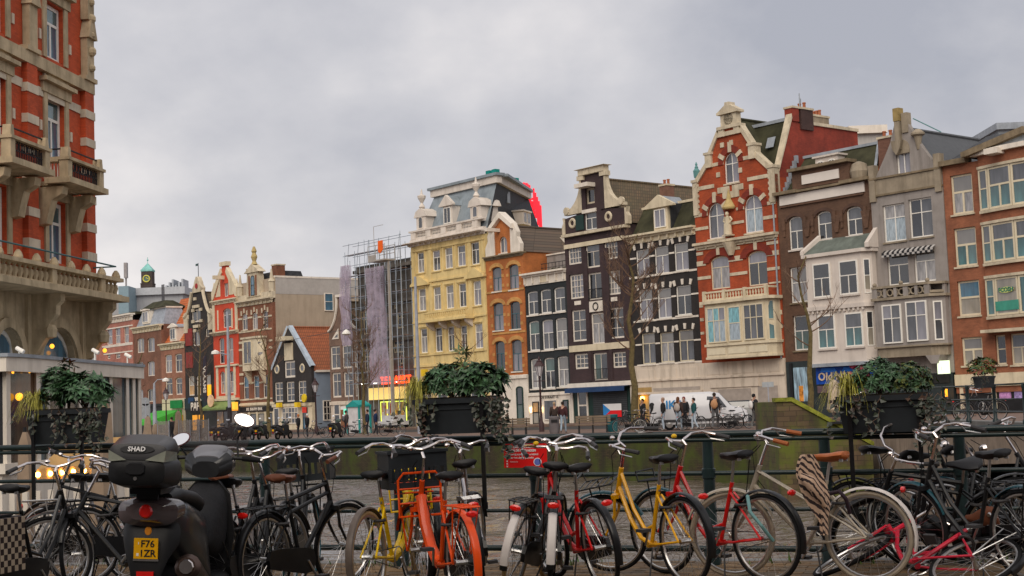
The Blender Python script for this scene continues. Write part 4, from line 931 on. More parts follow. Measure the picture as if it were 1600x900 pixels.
for sx in (-1, 1):   # scrolls
    f = lambda x: xc+sx*x
    zmid = g(360, 230)[1]
    sc = [(nk+.003, z1+.02), (W/2-.15, z1+.02)] + [(W/2-.15-(W/2-.15-nk-.18)*(1-(1-t)**2.0), z1+.25+(zmid+1.1-z1)*t**1.5) for t in [i/8 for i in range(9)]] + [(nk+.003, zmid+1.5)]
    pl = [(f(p[0]), p[1]) for p in sc]
    MB().slab(pl if sx > 0 else pl[::-1], [], -.1, .3).obj('scroll', m_creamstone, h.root)
    MB().lathe([(.3, 0), (.3, .2), (.16, .24)], (f(W/2-.42), -.16, z1+.36), 10, 'y').obj('volute', m_creamstone, h.root)
    low = [(W/2-.13, sh), (W/2+.2, sh), (W/2+.2, sh+.6), (W/2+.02, sh+.9), (W/2+.1, sh+1.3), (W/2-.02, z1-.4), (W/2-.13, z1-.2)]
    pl = [(f(p[0]), p[1]) for p in low]; MB().slab(pl if sx > 0 else pl[::-1], [], -.08, .3).obj('scroll', m_creamstone, h.root)
    ox, oz = g(157, 445) if sx < 0 else g(410, 398)
    MB().torus((ox, -.04, oz), .3, .12, 14, 6, sz=.7).obj('oval_ornament', m_creamstone, h.root)
    MB().box(f(nk)-.36, f(nk)+.36, -.2, .3, z2-.35, z2+.0).obj('capital', m_creamstone, h.root)
    h.box('pilaster', m_pb, f(nk-.25)-.22, f(nk-.25)+.22, -.1, .01, z1, z2-.36)
    MB().box(f(W*.165)-.16, f(W*.165)+.16, -.07, .01, zb+.1, zl-1.4).obj('pilaster', m_pb, h.root)
MB().box(xc-nk-.15, xc+nk+.15, -.25, .35, z2+.001, z2+.45).box(xc-nk-.4, xc+nk+.4, -.42, .45, z2+.451, zt).obj('top_cornice', m_creamstone, h.root)
h.box('cornice', m_creamstone, -.05, W+.05, -.3, .34, zl-.12, zl+.1)
h.band(B3, 80, 612, 510, 550, 30, m_cream, .1, 'white_band'); h.band(B4, 105, 418, 440, 388, 36, m_cream, .08, 'white_band')
x0, x1, z0, z3 = h.rect(B3, (195, 288, 165, 193), .4); h.box('hoist_beam', m_white, x0, x1, -.85, -.002, z0, z3)
x0, x1, z0, z3 = h.rect(B3, (182, 238, 388, 494)); h.box('shutter', m_greend, x0, x1, -.08, -.01, z0, z3)
x0, x1, z0, z3 = h.rect(B3, (228, 325, 345, 370)); h.box('lintel', m_white, x0, x1, -.12, .01, z0, z3)
x0, x1, z0, z3 = h.rect(B4, (222, 295, 145, 205)); h.box('name_stone', m_white, x0, x1, -.07, .01, z0, z3); MB().torus(((x0+x1)/2, -.09, (z0+z3)/2), .28, .05, 12, 5).obj('medallion', m_blackp, h.root)
for r in ((137, 172, 145, 167), (342, 377, 123, 146)): x0, x1, z0, z3 = h.rect(B4, r); h.box('name_stone', m_white, x0, x1, -.04, .01, z0, z3)
for r in ((212, 290, 75, 130), (245, 322, 525, 585)):
    x0, x1, z0, z3 = h.rect(B4, r, .1); mb = MB(); mb.box(x0, x1, -.14, -.1, z3-.05, z3); mb.box(x0, x1, -.14, -.1, z0, z0+.05)
    for i in range(10): xx = x0+(x1-x0)*(i+.5)/10; mb.box(xx-.015, xx+.015, -.13, -.11, z0+.05, z3-.05)
    mb.obj('french_balcony', m_blackp, h.root)
ridge_roof(h, m_tile, 0, W, xc, .31, 13, sh+.1, h.z(B3, 400, 128, -1.0), .12)
zr_ = h.z(B1, 120, 250, -5); h.chimney(W-1.5, 5.2, zr_-2.5, zr_+.3, .8, .8, brick('flue_brick', (.2, .1, .07)), 2)
# shop
h.box('shop_wall', m_greend, 0, W, -.02, .3, 0, zb-.003); h.box('shop_cornice', m_white, -.02, W+.02, -.3, -.021, zb-.35, zb-.02)
aw = h.roof('awning', mat('navy_awning', (.02, .05, .13), .7), [[(.2, -.25, zb-.36), (W-.2, -.25, zb-.36), (W-.2, -.8, zb-.42), (.2, -.8, zb-.42)], [(.2, -.8, zb-.42), (W-.2, -.8, zb-.42), (W-.2, -.82, zb-.75), (.2, -.82, zb-.75)]])
for xx in (.1, W-.3): h.box('shop_pilaster', m_white, xx, xx+.2, -.1, -.021, 0, zb-.4)
x0, x1, z0, z3 = h.rect(B4, (245, 436, 650, 815)); sh_ = h.box('roller_shutter', m_blackp, x0, x1, -.05, -.021, .1, z3)
for i in range(16): zz = .15+(z3-.2)*i/16; MB().box(x0, x1, -.075, -.051, zz, zz+.11).obj('shutter_slat', mat('shutter_grey', (.045, .05, .055), .5), sh_)
x0, x1, z0, z3 = h.rect(B4, (160, 216, 640, 820)); make_window(h.root, x0, .1, x1-x0, z3-.1, -.12, 'S', m_white, ('dark',), 0, 0, .14, .12, 'door')
x0, x1, z0, z3 = h.rect(B4, (293, 395, 723, 798), .2); hx = (x0+x1)/2; zm = (z0+z3)/2
fl = thing('flag', 'white and red flag with blue triangle hanging on the dark roller shutter', 'flag', tuple(h.fr.at(h.s0, h.fy)), h.fr.rot())
MB().box(x0, x1, -.125, -.11, zm+.002, z3).obj('white_stripe', mat('flag_white', (.75, .74, .74), .7, .05), fl); MB().box(x0, x1, -.125, -.11, z0, zm).obj('red_stripe', mat('flag_red', (.72, .015, .02), .7, .08), fl)
MB().slab([(x0, z0), (x0+(x1-x0)*.4, zm), (x0, z3)], [], -.131, -.126).obj('blue_triangle', mat('flag_blue', (.03, .22, .55), .7, .08), fl)

# ---- dark three-window house
m_dk = brick('blueblack_brick', (.020, .025, .028), var=.3, grime=.15)
h = House('flat_top_house', 'blue black house with white cornice, nine tall windows and a roof terrace', (822, 536.7), (887, 513), fy=.1)
for C, rs in ((B5, [(332, 408, 652, 820), (423, 500, 638, 808), (518, 598, 622, 797)]), (B6, [(343, 418, 140, 352), (435, 515, 130, 345), (530, 612, 117, 333)]), (B6, [(355, 432, 405, 618), (450, 525, 398, 615), (543, 622, 388, 605)])):
    h.wins(C, rs, 'V', m_wood, ('dark', 'grey') if C is B5 else ('dark', 'green'), a=.12, sill=m_white, fw=.11)
zc0 = h.z(B5, 450, 600); zc1 = h.z(B5, 435, 512, .3); zb = h.z(B6, 480, 642); W = h.w
h.facade(zc0+.05, m_dk, z0=zb); h.body(m_dk, zc1-.3)
h.cornice(zc0, zc1, m_white, .5, frieze=.7)
x0, x1, z0, z1 = h.rect(B5, (428, 472, 547, 590), .1); h.box('vent_block', m_cream, x0, x1, -.14, -.09, z0, z1)
zt = h.z(B5, 380, 420, -2.5); h.box('terrace_wall', m_gp, -.2, W, 2.5, 2.9, zc1-.3, zt); h.box('terrace_coping', m_white, -.25, W, 2.4, 3.0, zt, zt+.12)
mb = MB(); zz = h.z(B5, 480, 490, -.6); zu = h.z(B5, 480, 455, -.6)
for i in range(9): xx = 1.5+i*.42; mb.tube([(xx, .6, zc1), (xx, .6, zu)], .02, 5)
mb.tube([(1.4, .6, zu), (W-.1, .6, zu)], .03, 5); mb.tube([(1.4, .6, (zu+zc1)/2), (W-.1, .6, (zu+zc1)/2)], .02, 5); mb.obj('terrace_railing', m_blackp, h.root)
mb = MB()
for i in range(14): mb.ball((1.7+random.uniform(0, 3), .9+random.uniform(0, .5), zc1+.1), random.uniform(.12, .3), 6, 4)
mb.obj('terrace_pots', mat('pots', (.10, .09, .06), .9, .6, 4), h.root)
ground_floor(h, zb, [(zb-.25, .12, .22)], m_white)
x0, x1, z0, z1 = h.rect(B6, (375, 420, 708, 850)); make_window(h.root, x0, .1, x1-x0, z1-.1, -.1, 'S', m_blackp, ('beige', 'warm'), 0, 0, .08, .1, 'door')
x0, x1, z0, z1 = h.rect(B6, (455, 548, 695, 850)); make_window(h.root, x0, .4, x1-x0, z1-.4, -.1, '1', m_white, ('grey',), 0, 0, .08, .1); put_text('door', m_blackp, h.root, up_text((x0+x1)/2, -.13, z1+.2))
x0, x1, z0, z1 = h.rect(B6, (590, 628, 695, 865)); make_window(h.root, x0, .1, x1-x0, z1-.1, -.1, 'S', m_greend, ('dark',), 0, 0, .12, .1, 'door')
for xx in (353, 428): x, z = h.l(P(B6, xx, 765), .2); MB().lathe([(.06, -.25), (.1, .2)], (x, -.15, z), 6).obj('wall_lamp', emit('lamp_warm', (1, .7, .35), 2.5), h.root)

# ---- orange house with white scrolled gable
m_or = brick('salmon_brick', (.46, .15, .04), grime=.12, var=.15)
m_or2 = brick('ochre_brick', (.55, .29, .09), grime=.1, var=.15)
h = House('orange_house', 'narrow orange brick house with white scrolled gable beside the yellow building', (760, 465), (822, 536.7), fy=.04)
g = lambda x, y: h.l(P(B5, x, y)); W = h.w
h.win(B5, (135, 190, 268, 385), '2', m_white, ('lilac',), a=.5, sill=m_white)
for C, rs in ((B5, [(85, 152, 485, 653), (203, 272, 465, 640)]), (B6, [(92, 165, 15, 207), (210, 283, 5, 198)]), (B6, [(107, 175, 285, 480), (222, 295, 275, 495)])):
    for r in rs:
        x0, x1, z0, z1 = h.win(C, r, 'V', mat('teal_frame', (.05, .12, .15)), ('lilac', 'grey'), a=.2, sill=m_white, fw=.06)
        MB().slab([((x0+x1)/2+(x1-x0)*.75*cos(pi*i/8), z1-.22+.6*sin(pi*i/8)) for i in range(9)]+[((x0+x1)/2-(x1-x0)*.53*cos(pi*i/8), z1-.22+.28*sin(pi*i/8)) for i in range(9)], [], -.06, .01).obj('brick_arch', m_or2, h.root)
        for zz in (z0+.3, z0+1.1): h.box('ochre_block', m_or2, x0-.3, x0-.02, -.03, .01, zz, zz+.25); h.box('ochre_block', m_or2, x1+.02, x1+.3, -.03, .01, zz, zz+.25)
zl = h.z(B5, 170, 395); zb = h.z(B6, 270, 520); xc = (g(105, 300)[0]+g(217, 300)[0])/2; nk = (g(217, 300)[0]-g(105, 300)[0])/2; zn = g(160, 195)[1]; za = g(145, 105)[1]
h.facade(zl, m_or, z0=zb, poly=[(0, zl), (xc-nk, zl), (xc-nk, zn), (xc, za-.35), (xc+nk, zn), (xc+nk, zl), (W, zl)]); h.body(m_or, zl)
h.cornice(zl-.3, zl+.02, m_gutter, .3, frieze=.3)
for sx in (-1, 1):
    f = lambda x: xc+sx*x
    sc = [(nk+.003, zl+.03), (nk+1.2, zl+.03), (nk+1.25, zl+.7), (nk+.85, zl+1.3), (nk+.9, zl+1.7), (nk+.45, zl+2.5), (nk+.4, zn-.5), (nk+.003, zn-.3)]
    pl = [(f(p[0]), p[1]) for p in sc]; MB().slab(pl if sx > 0 else pl[::-1], [], -.08, .3).obj('scroll', m_white, h.root)
    pl = [(f(nk+.45), zn-.35), (f(nk+.45), zn+.05), (f(0), za+.1), (f(0), za-.4)]; MB().slab(pl if sx > 0 else pl[::-1], [], -.35, .4).obj('pediment', m_white, h.root)
beam(h, B5, (100, 125, 212, 236), m_white, out=1.4)
zr = h.z(B5, 330, 182, -.8); ridge_roof(h, tiles('grey_brown_tiles', (.125, .085, .06), (.085, .065, .05), w=3, h=.28, moss=.15), 0, W, xc, .31, 14, zl+.0, zr+.1, .1)
x0, x1, z0, z1 = h.rect(B5, (500, 575, 255, 390), -4)
d = MB().hexa([(W-1.7, 5.5, z0), (W-.2, 5.5, z0), (W-.2, 7.5, z0), (W-1.7, 7.5, z0)], [(W-1.9, 5.5, z1), (W-.6, 5.5, z1), (W-.6, 7.5, z1), (W-1.9, 7.5, z1)]).obj('dormer', m_white, h.root)
h.band(B6, 85, 235, 320, 212, 14, m_or2, .05, 'ochre_band'); h.band(B5, 40, 668, 305, 632, 14, m_or2, .06, 'ochre_band')
ground_floor(h, zb, [(zb-.3, .15, .25)], m_white)
x0, x1, z0, z1 = h.rect(B6, (262, 310, 600, 860)); make_window(h.root, x0, .1, x1-x0, z1-.1, -.1, 'S', m_greend, ('green', 'dark'), .2, 0, .12, .1, 'door')

# ---- yellow corner building with mansard
m_ye = mat('yellow_stucco', (.70, .54, .25), .75, .14, 1, grime=.5)
m_yw = mat('attic_white', (.68, .61, .54), .65, .1, 1.2, grime=.4)
h = House('yellow_building', 'yellow stucco corner building with white attic and grey mansard roof', (646.7, 529), (760, 465), fy=.0, depth=11, cat='building')
g = lambda x, y, o=0: h.l(P(B7, x, y), o); W = h.w
R1 = [(97, 147, 605, 748), (203, 260, 590, 735), (290, 347, 572, 718), (378, 438, 555, 702), (475, 535, 532, 690)]
R2 = [(105, 160, 50, 208), (210, 265, 38, 200), (298, 355, 25, 190), (388, 443, 12, 180), (490, 548, -5, 168)]
R3 = [(120, 170, 330, 502), (222, 275, 322, 495), (310, 360, 315, 490), (402, 450, 308, 480), (502, 560, 295, 470)]
allw = []
for C, rs in ((B7, R1), (B8, R2), (B8, R3)):
    for k, r in enumerate(rs):
        x0, x1, z0, z1 = h.win(C, r, 'T', m_wood, (('curt', 'grey'), ('grey', 'grey'), ('curt', 'blind'), ('lilac', 'grey'), ('lilac', 'curt'))[k], sill=m_ye); allw.append((x0, x1, z0, z1))
        for xx in (x0-.22, x1+.06): h.box('architrave', m_ye, xx, xx+.16, -.06, .01, z0-.1, z1+.1)
        h.box('architrave', m_ye, x0-.22, x1+.22, -.08, .01, z1+.101, z1+.24)
zc0 = g(320, 520)[1]; zc1 = g(310, 487, .5)[1]; zb = h.z(B8, 180, 592)
h.facade(zc0+.02, m_ye, z0=0); h.top = zc0
c = cos(radians(24)); 
def skew(p):   # the right flank runs back at an acute angle
    return p
h.body(m_ye, zc0, x1=W-.1)
h.cornice(zc0, zc1, m_yw, .7, -.3, W+.2)
z_r = g(320, 405, .1)[1]
mb = MB().box(0, W, -.12, .25, zc1+.001, zc1+.3).obj('attic_base', m_yw, h.root)
nb = 4
for i in range(nb): xa, xb = .9+i*(W-1.6)/nb, .9+(i+1)*(W-1.6)/nb-.6; balustrade(h, xa, xb, .1, zc1+.305, z_r-.12, m_yw, 7, 'attic_balustrade')
for i in range(nb+1): xx = .2+i*(W-1.6)/nb; h.box('attic_pier', m_yw, xx, xx+.72, -.14, .22, zc1+.301, z_r-.121)
h.box('attic_rail', m_yw, -.05, W+.05, -.2, .28, z_r-.12, z_r+.02)
zr = g(390, 165, -1.8)[1]
m_zinc = mat('zinc_roof', (.24, .28, .31), .5, .2, 1.2, grime=.35)
L_ = 12.5; th = radians(24)-(pi/2-ALPHA)                 # flank direction in house coordinates
fdx = sin(radians(24)); fdy = cos(radians(24)); dloc = Vector((fdx, fdy, 0)); bx_ = dloc.dot(EV); by_ = dloc.dot(NV)
A_ = Vector((0, .3, zc1)); Bq = Vector((W, .3, zc1)); Cq = Bq+Vector((bx_, by_, 0))*L_; Dq = A_+Vector((0, 9.5, 0))
at_, bt_, ct_, dt_ = Vector((1.3, 1.9, zr)), Vector((W-.35, 1.9, zr)), Cq+Vector((-1.0, -.9, zr-zc1)), Dq+Vector((1, -.6, zr-zc1))
mb = MB(); mb.face([A_, Bq, bt_, at_]); mb.face([at_, bt_, ct_, dt_]); mb.face([Dq, A_, at_, dt_]); rf = mb.obj('roof', m_zinc, h.root)
m_dsl = mat('black_slate', (.022, .024, .03), .55, .3, 6, bump=.3)
MB().face([Bq, Cq, ct_, bt_]).obj('flank_roof', m_dsl, h.root)
fw_ = MB(); up = Vector((0, 0, .1)); fw_._add([Bq-Vector((0, 0, zc1)), Cq-Vector((0, 0, zc1)), Cq, Bq], [(0, 1, 2, 3)]); fw_.obj('flank_wall', m_ye, h.root)
def bar(mb, a, b, w_, z0, z1):
    d = (b-a).normalized(); n = Vector((d.y, -d.x, 0))*w_
    mb.hexa([a+n+Vector((0, 0, z0)), b+n+Vector((0, 0, z0)), b-n+Vector((0, 0, z0)), a-n+Vector((0, 0, z0))], [a+n+Vector((0, 0, z1)), b+n+Vector((0, 0, z1)), b-n+Vector((0, 0, z1)), a-n+Vector((0, 0, z1))])
mb = MB(); bar(mb, at_+Vector((-.3, 0, 0)), bt_+Vector((.3, 0, 0)), .3, -.15, .45); bar(mb, bt_, ct_, .3, -.16, .44); mb.obj('roof_cornice', m_yw, rf)
mb = MB(); bar(mb, at_+Vector((-.5, 0, 0)), bt_+Vector((.5, 0, 0)), .5, .451, .68); bar(mb, bt_+Vector((0, .6, 0)), ct_, .5, .441, .675); mb.obj('roof_edge', m_zinc, rf)
for t, kk in ((.86, 0), (.95, 0)): q = at_.lerp(bt_, t); MB().box(q.x-.25, q.x+.25, q.y, q.y+.5, q.z+.69, q.z+1.1).obj('roof_vent', mat('teal_vent', (.0, .22, .19)), rf)
q = bt_.lerp(ct_, .5); MB().box(q.x-.25, q.x+.25, q.y, q.y+.5, q.z+.68, q.z+1.05).obj('roof_vent', mat('teal_vent', (0, .22, .19)), rf)
q = Bq.lerp(Cq, .62); q2 = bt_.lerp(ct_, .62); md = q.lerp(q2, .42); mb = MB(); mb.M = Matrix.Translation(md) @ Matrix.Rotation(atan2(by_, bx_), 4, 'Z'); mb.box(-.85, .85, -.6, 1, -.6, .55); mb.box(-.97, .97, -.72, 1, .551, .68); mb.obj('flank_dormer', m_yw, h.root)
for k in (-1, 1): mb = MB(); mb.M = Matrix.Translation(md) @ Matrix.Rotation(atan2(by_, bx_), 4, 'Z'); mb.box(k*.4-.24, k*.4+.24, -.63, -.6, -.4, .4); mb.obj('dormer_pane', G['curt'], h.root)
mb = MB(); q3 = q.lerp(q2, .8)-Vector((bx_, by_, 0))*2.6; mb.M = Matrix.Translation(q3) @ Matrix.Rotation(atan2(by_, bx_), 4, 'Z'); mb.box(-.3, .3, -.25, .2, -.5, .5); mb.obj('roof_window', m_lead, h.root)
dormer(h, B7, (288, 337, 288, 402), m_yw, .35, 2.2, m_zinc, '2', ('curt',), .85, .35)
for (xx, yy, zz_) in ((118, 375, 430), (500, 300, 350)):
    x, z = g(xx, yy); zb_ = z_r
    d = MB().box(x-.7, x+.7, .1, 2, zb_-.2, z+.25).slab([(x-.95, z+.251), (x+.95, z+.251), (x+.7, z+.75), (x, z+1.05), (x-.7, z+.75)], [], 0, 2.2).obj('lucarne', m_yw, h.root)
    make_window(h.root, x-.35, z_r+.1, .7, max(.6, z-z_r+.2), .02, '1', m_yw, ('dark',), .3, 0, .1)
    MB().lathe([(.12, 0), (.3, .15), (.1, .5), (.36, .95), (.4, 1.15), (.12, 1.3), (.05, 1.75)], (x-.05, .3, z+1.0), 10).obj('urn', m_yw, d)
# string courses, pediments and balcony
for a_ in ((B7, 55, 830, 580, 745, 12), (B7, 58, 615, 580, 492, 8), (B8, 62, 290, 585, 235, 12), (B8, 60, 598, 440, 572, 16), (B8, 65, 525, 585, 480, 10)): h.band(*a_, m_ye, .12, 'string_course')
for k in (0, 4):
    x0, x1, z0, z1 = allw[5+k]; xm = (x0+x1)/2
    MB().slab([(xm-1.35, z1+.26), (xm+1.35, z1+.26), (xm+1.35, z1+.4), (xm, z1+1.15), (xm-1.35, z1+.4)], [], -.32, .01).obj('window_pediment', m_ye, h.root)
for x in (.02, W-.5, h.x(B8, 185, 100), h.x(B8, 465, 60)): h.box('pilaster', m_ye, x, x+.45, -.05, .01, zb, zc0-.05)
off = .9; xa = h.x(B8, 140, 240, off); xb = h.x(B8, 440, 215, off); z_f = h.z(B8, 290, 258, off); z_r2 = h.z(B8, 290, 202, off)
h.box('balcony_slab', m_ye, xa-.1, xb+.1, -off-.15, -.002, z_f-.2, z_f); balustrade(h, xa, xb, -off+.1, z_f+.003, z_r2, m_ye, 20, 'balcony_balustrade')
for k in range(4): xx = xa+.3+(xb-xa-.6)*k/3; MB().prism([(0, 0), (.8, 0), (.7, -.25), (.2, -.6), (0, -.7)], -.15, .15).obj('bracket', m_yw, h.root, loc=(xx, -.002, z_f-.205), rot=-pi/2)
h.box('shop_sign', mat('yellow_sign', (.75, .5, .02)), 1.6, 2.4, -.5, -.35, zb+.1-1, zb-.3); h.box('shop_band', m_greend, 2.5, 6, -.3, -.002, zb-1.7, zb-.6)
for k in range(4): make_window(h.root, .9+k*2.4, .3, 1.5, 2.6, -.08, 'T', m_white, ('dark', 'beige'), 0)
# red roof letters curving over the far roof corner
rs = thing('neon_letters', 'red rooftop sign letters behind the yellow building', 'sign', tuple(h.fr.at(h.s0, h.fy)), h.fr.rot())
ee = (ct_-bt_).normalized(); mr = emit('neon_red', (.95, .02, .04), .5)
base = ct_+ee*.7+Vector((0, 0, .3))
for k, (ch, t, s_) in enumerate((('O', -2.6, .95), ('I', -1.7, 1.0), ('U', -1.0, .95))):
    mb = MB(); mb.M = Matrix.Translation(base+ee*(t+.6)) @ Matrix.Rotation(atan2(ee.y, ee.x), 4, 'Z')
    if ch == 'O': mb.torus((0, 0, s_/2), s_*.36, .15, 14, 6)
    elif ch == 'I': mb.box(-.14, .14, -.1, .1, -.3, s_)
    else: mb.box(-.4, -.15, -.1, .1, -.5, s_); mb.box(.15, .4, -.1, .1, -.8, s_); mb.box(-.15, .15, -.1, .1, -.3, .0)
    mb.obj('letter', mr, rs)
for k in range(5):
    mb = MB(); mb.M = Matrix.Translation(base+ee*(.2+.62*k)+Vector((0, 0, -.22*k))) @ Matrix.Rotation(atan2(ee.y, ee.x)+.6, 4, 'Z')
    z9 = -1.3-.45*k; mb.box(-.05, .05, -.42, -.26, z9, .7-.1*k); mb.box(-.05, .05, .26, .42, z9, .7-.1*k); mb.box(-.04, .04, -.26, .26, z9*.3, z9*.3+.2); mb.box(-.04, .04, -.26, .26, z9+.05, z9+.25); mb.obj('letter', mr, rs)

# ---- building under scaffolding
m_sc = mat('sooty_stone', (.15, .135, .12), .9, .4, .9, grime=.8, bump=.2)
h = House('scaffolded_building', 'soot dark building under repair behind scaffolding and lilac netting', (558.5, 563), (646.7, 529), fy=.3, depth=10, cat='building')
g = lambda x, y, o=0: h.l(P(C1, x, y), o); W = h.w
zt = g(560, 300)[1]
for r in ((570, 600, 725, 880), (640, 670, 615, 690), (672, 735, 715, 860), (735, 790, 720, 870)): h.win(C1, r, 'X', m_cream, ('dark',), fw=.14)
for r in ((585, 610, 130, 230), (640, 740, 120, 230), (690, 740, 250, 330), (590, 690, 250, 330), (590, 640, 350, 430), (680, 740, 350, 430)): h.win(C2, r, 'X', m_cream, ('dark',), fw=.12)
zs = h.z(C2, 600, 530)
for k in range(3):
    for j in range(4):
        x = .6+k*2.1; z = zs+1.5+j*3.5
        if z+2.9 > zt: continue
        s_ = [(x, z), (x+1.1, z), (x+1.1, z+2.2), (x, z+2.2)]; h.holes.append(s_); make_window(h.root, x, z, 1.1, 2.2, .13, 'X', m_cream, ('dark',), 0, 0, .12)
h.holes = [q for i, q in enumerate(h.holes) if all(max(p[0] for p in q) < min(p[0] for p in r) or min(p[0] for p in q) > max(p[0] for p in r) or max(p[1] for p in q) < min(p[1] for p in r) or min(p[1] for p in q) > max(p[1] for p in r) for r in h.holes[:i])]
h.holes = [q for q in h.holes if max(p[1] for p in q) < zt-.15]
h.facade(zt, m_sc, z0=0); h.body(m_sc, zt)
h.box('cornice', m_sc, -.1, W+.1, -.5, .4, zt-.5, zt-.2)
for k in range(4): h.box('floor_band', m_sc, 0, W, -.2, -.002, zs+k*3.5+.6, zs+k*3.5+.9)
# lit shop
x0, x1, z0, z1 = h.rect(C2, (440, 760, 535, 640), .3); h.box('lit_fascia', emit('fascia_yellow', (1, .72, .22), .42), x0, x1, -.45, -.3, z0, z1)
x0, x1, z0, z1 = h.rect(C2, (540, 765, 655, 830), .1); make_window(h.root, x0, .35, x1-x0, z1-.35, -.2, ('G', 4, 1), emit('neon_yellow', (.75, .9, .12), .9), ('warm',), 0, 0, .09, .06)
for i in range(30): xx = random.uniform(x0+.2, x1-.4); zz = random.uniform(.5, z1-.6); MB().box(xx, xx+random.uniform(.15, .45), -.24, -.21, zz, zz+random.uniform(.15, .4)).obj('window_goods', random.choice([emit('goods_lit', (.9, .6, .12), .55), pm[2], pm[3], mat('goods_red', (.6, .05, .03))]), h.root)
x, z = h.l(P(C2, 662, 473), .6); put_text('markt', emit('neon_shop_red', (1, .06, .01), 2.2), h.root, up_text(x, -.6, z))
for xx in (x0-2.6, x0-.6, x1-1.0): h.box('strip_lamp', emit('lamp_white', (1, .95, .8), 5), xx, xx+.5, -.5, -.46, z1+1.65, z1+1.78)
# scaffold: a thing of its own
sc = thing('scaffolding', 'steel tube scaffolding with plank decks in front of the dark building', 'scaffold', tuple(h.fr.at(h.s0, h.fy)), h.fr.rot())
m_st = metal('galvanised_tube', (.42, .47, .52), .45); m_pl = mat('scaffold_plank', (.17, .11, .09), .8, .3, 3); ztop = g(480, 165, 1.2)[1]
nx = 11
for i in range(nx+1):
    for yy in (-.35, -1.45): MB().tube([(.1+i*(W-.1)/nx, yy, 0), (.1+i*(W-.1)/nx, yy, ztop+random.uniform(-1.2, 1.2))], .032, 5).obj('standard', m_st, sc)
lv = 9
for j in range(lv):
    zz = zs+.4+j*2.0
    if zz > ztop: break
    for yy in (-.35, -1.45): MB().tube([(-.2, yy, zz), (W+.15, yy, zz)], .03, 5).tube([(-.2, yy, zz+1.0), (W+.15, yy, zz+1.0)], .026, 5).obj('ledger', m_st, sc)
    if j < lv-1: MB().box(-.1, W+.05, -1.3, -.8, zz+.04, zz+.1).obj('deck', m_pl, sc)
for i in range(0, nx, 2): MB().tube([(.1+i*(W-.1)/nx, -1.5, zs), (.1+(i+1)*(W-.1)/nx, -1.5, zs+4.5)], .025, 5).obj('brace', m_st, sc); MB().tube([(.1+i*(W-.1)/nx, -1.5, zs+9), (.1+(i+1)*(W-.1)/nx, -1.5, zs+13.5)], .025, 5).obj('brace', m_st, sc)
m, t, b = _new('lilac_net'); v = _coords(t)
b.inputs['Base Color'].default_value = (.47, .40, .50, 1); b.inputs['Roughness'].default_value = .9
tr = t.nodes.new('ShaderNodeBsdfTransparent'); mx_ = t.nodes.new('ShaderNodeMixShader')
t.links.new(_ramp(t, _noise(t, v, 1.4, 4, .6), (.34,)*3, (.66,)*3, .35, .65), mx_.inputs[0])
t.links.new(tr.outputs[0], mx_.inputs[1]); t.links.new(b.outputs[0], mx_.inputs[2]); t.links.new(mx_.outputs[0], t.nodes['Material Output'].inputs[0]); m_net = m
def net(x0, x1, z0, z1, y, seed):
    random.seed(seed); mb = MB(); nx_, nz_ = 14, 18; f = []
    for j in range(nz_+1):
        for i in range(nx_+1): mb.v.append((x0+(x1-x0)*i/nx_, y-.28*sin(i*1.9+j*.25+seed)*(.4+.6*abs(sin(j*.5)))-random.uniform(0, .05), z0+(z1-z0)*j/nz_))
    for j in range(nz_):
        for i in range(nx_): a = j*(nx_+1)+i; mb.f.append((a, a+1, a+nx_+2, a+nx_+1)); mb.m.append(0)
    return mb.obj('debris_net', m_net, sc, True)
xa = g(425, 700, 1.6)[0]; xb = g(585, 700, 1.6)[0]; net(xa, xb, zs+.2, g(500, 320, 1.6)[1], -1.65, 3)
net(-.45, 1.1, zs+4.0, g(270, 300, 1.6)[1], -1.6, 5)
# ---- mobile lift standing before it
lx, ly = C2[0]+640/5.625, C2[1]+865/5.625
gp_ = h.fr.at(h.s0+h.l(P(C2, 640, 700), 3.0)[0], h.fy-3.0, .12)
lf = thing('access_lift', 'pale mast lift with a man basket and orange panel before the scaffold', 'lift', tuple(gp_), h.fr.rot())
zb_ = h.z(C1, 540, 285, 3.0); m_lift = mat('lift_beige', (.34, .31, .28), .6)
MB().box(-.12, .12, -.12, .12, .3, zb_*.52).obj('lower_mast', m_lift, lf); MB().box(-.085, .085, -.085, .085, zb_*.5, zb_).obj('upper_mast', m_lift, lf)
MB().box(-1.1, 1.1, -.9, .9, .25, .6).box(-.9, .9, -.6, .6, .601, 1.1).obj('chassis', mat('lift_white', (.5, .5, .5)), lf)
for a_ in (-.8, .8):
    for b_ in (-.8, .8): MB().lathe([(.25, -.1), (.25, .1)], (a_, b_, .25), 12, 'y').obj('wheel', m_blackp, lf)
bk = MB().box(-2.3, .2, -.6, .6, zb_, zb_+.12)
for px_ in (-2.28, -1.1, .16):
    for py_ in (-.58, .58): bk.tube([(px_, py_, zb_+.1), (px_, py_, zb_+1.4)], .03, 5)
for zz in (.7, 1.4):
    for py_ in (-.58, .58): bk.tube([(-2.28, py_, zb_+zz), (.16, py_, zb_+zz)], .03, 5)
bk.box(-2.28, -1.15, -.6, -.57, zb_+.12, zb_+.6); bk.obj('basket', m_lift, lf)
MB().slab([(-.65, zb_+.8), (-.35, zb_+.62), (.05, zb_+.9), (.05, zb_+1.75), (-.65, zb_+1.75)], [], -.62, -.55).obj('orange_panel', mat('hi_vis_orange', (.85, .13, .008), .6, .08), lf)
MB().tube([(-1.3, -.58, zb_+1.4), (-1.3, -.58, zb_+3.1), (.2, -.58, zb_+3.1)], .025, 5).obj('frame_hoop', m_lift, lf)

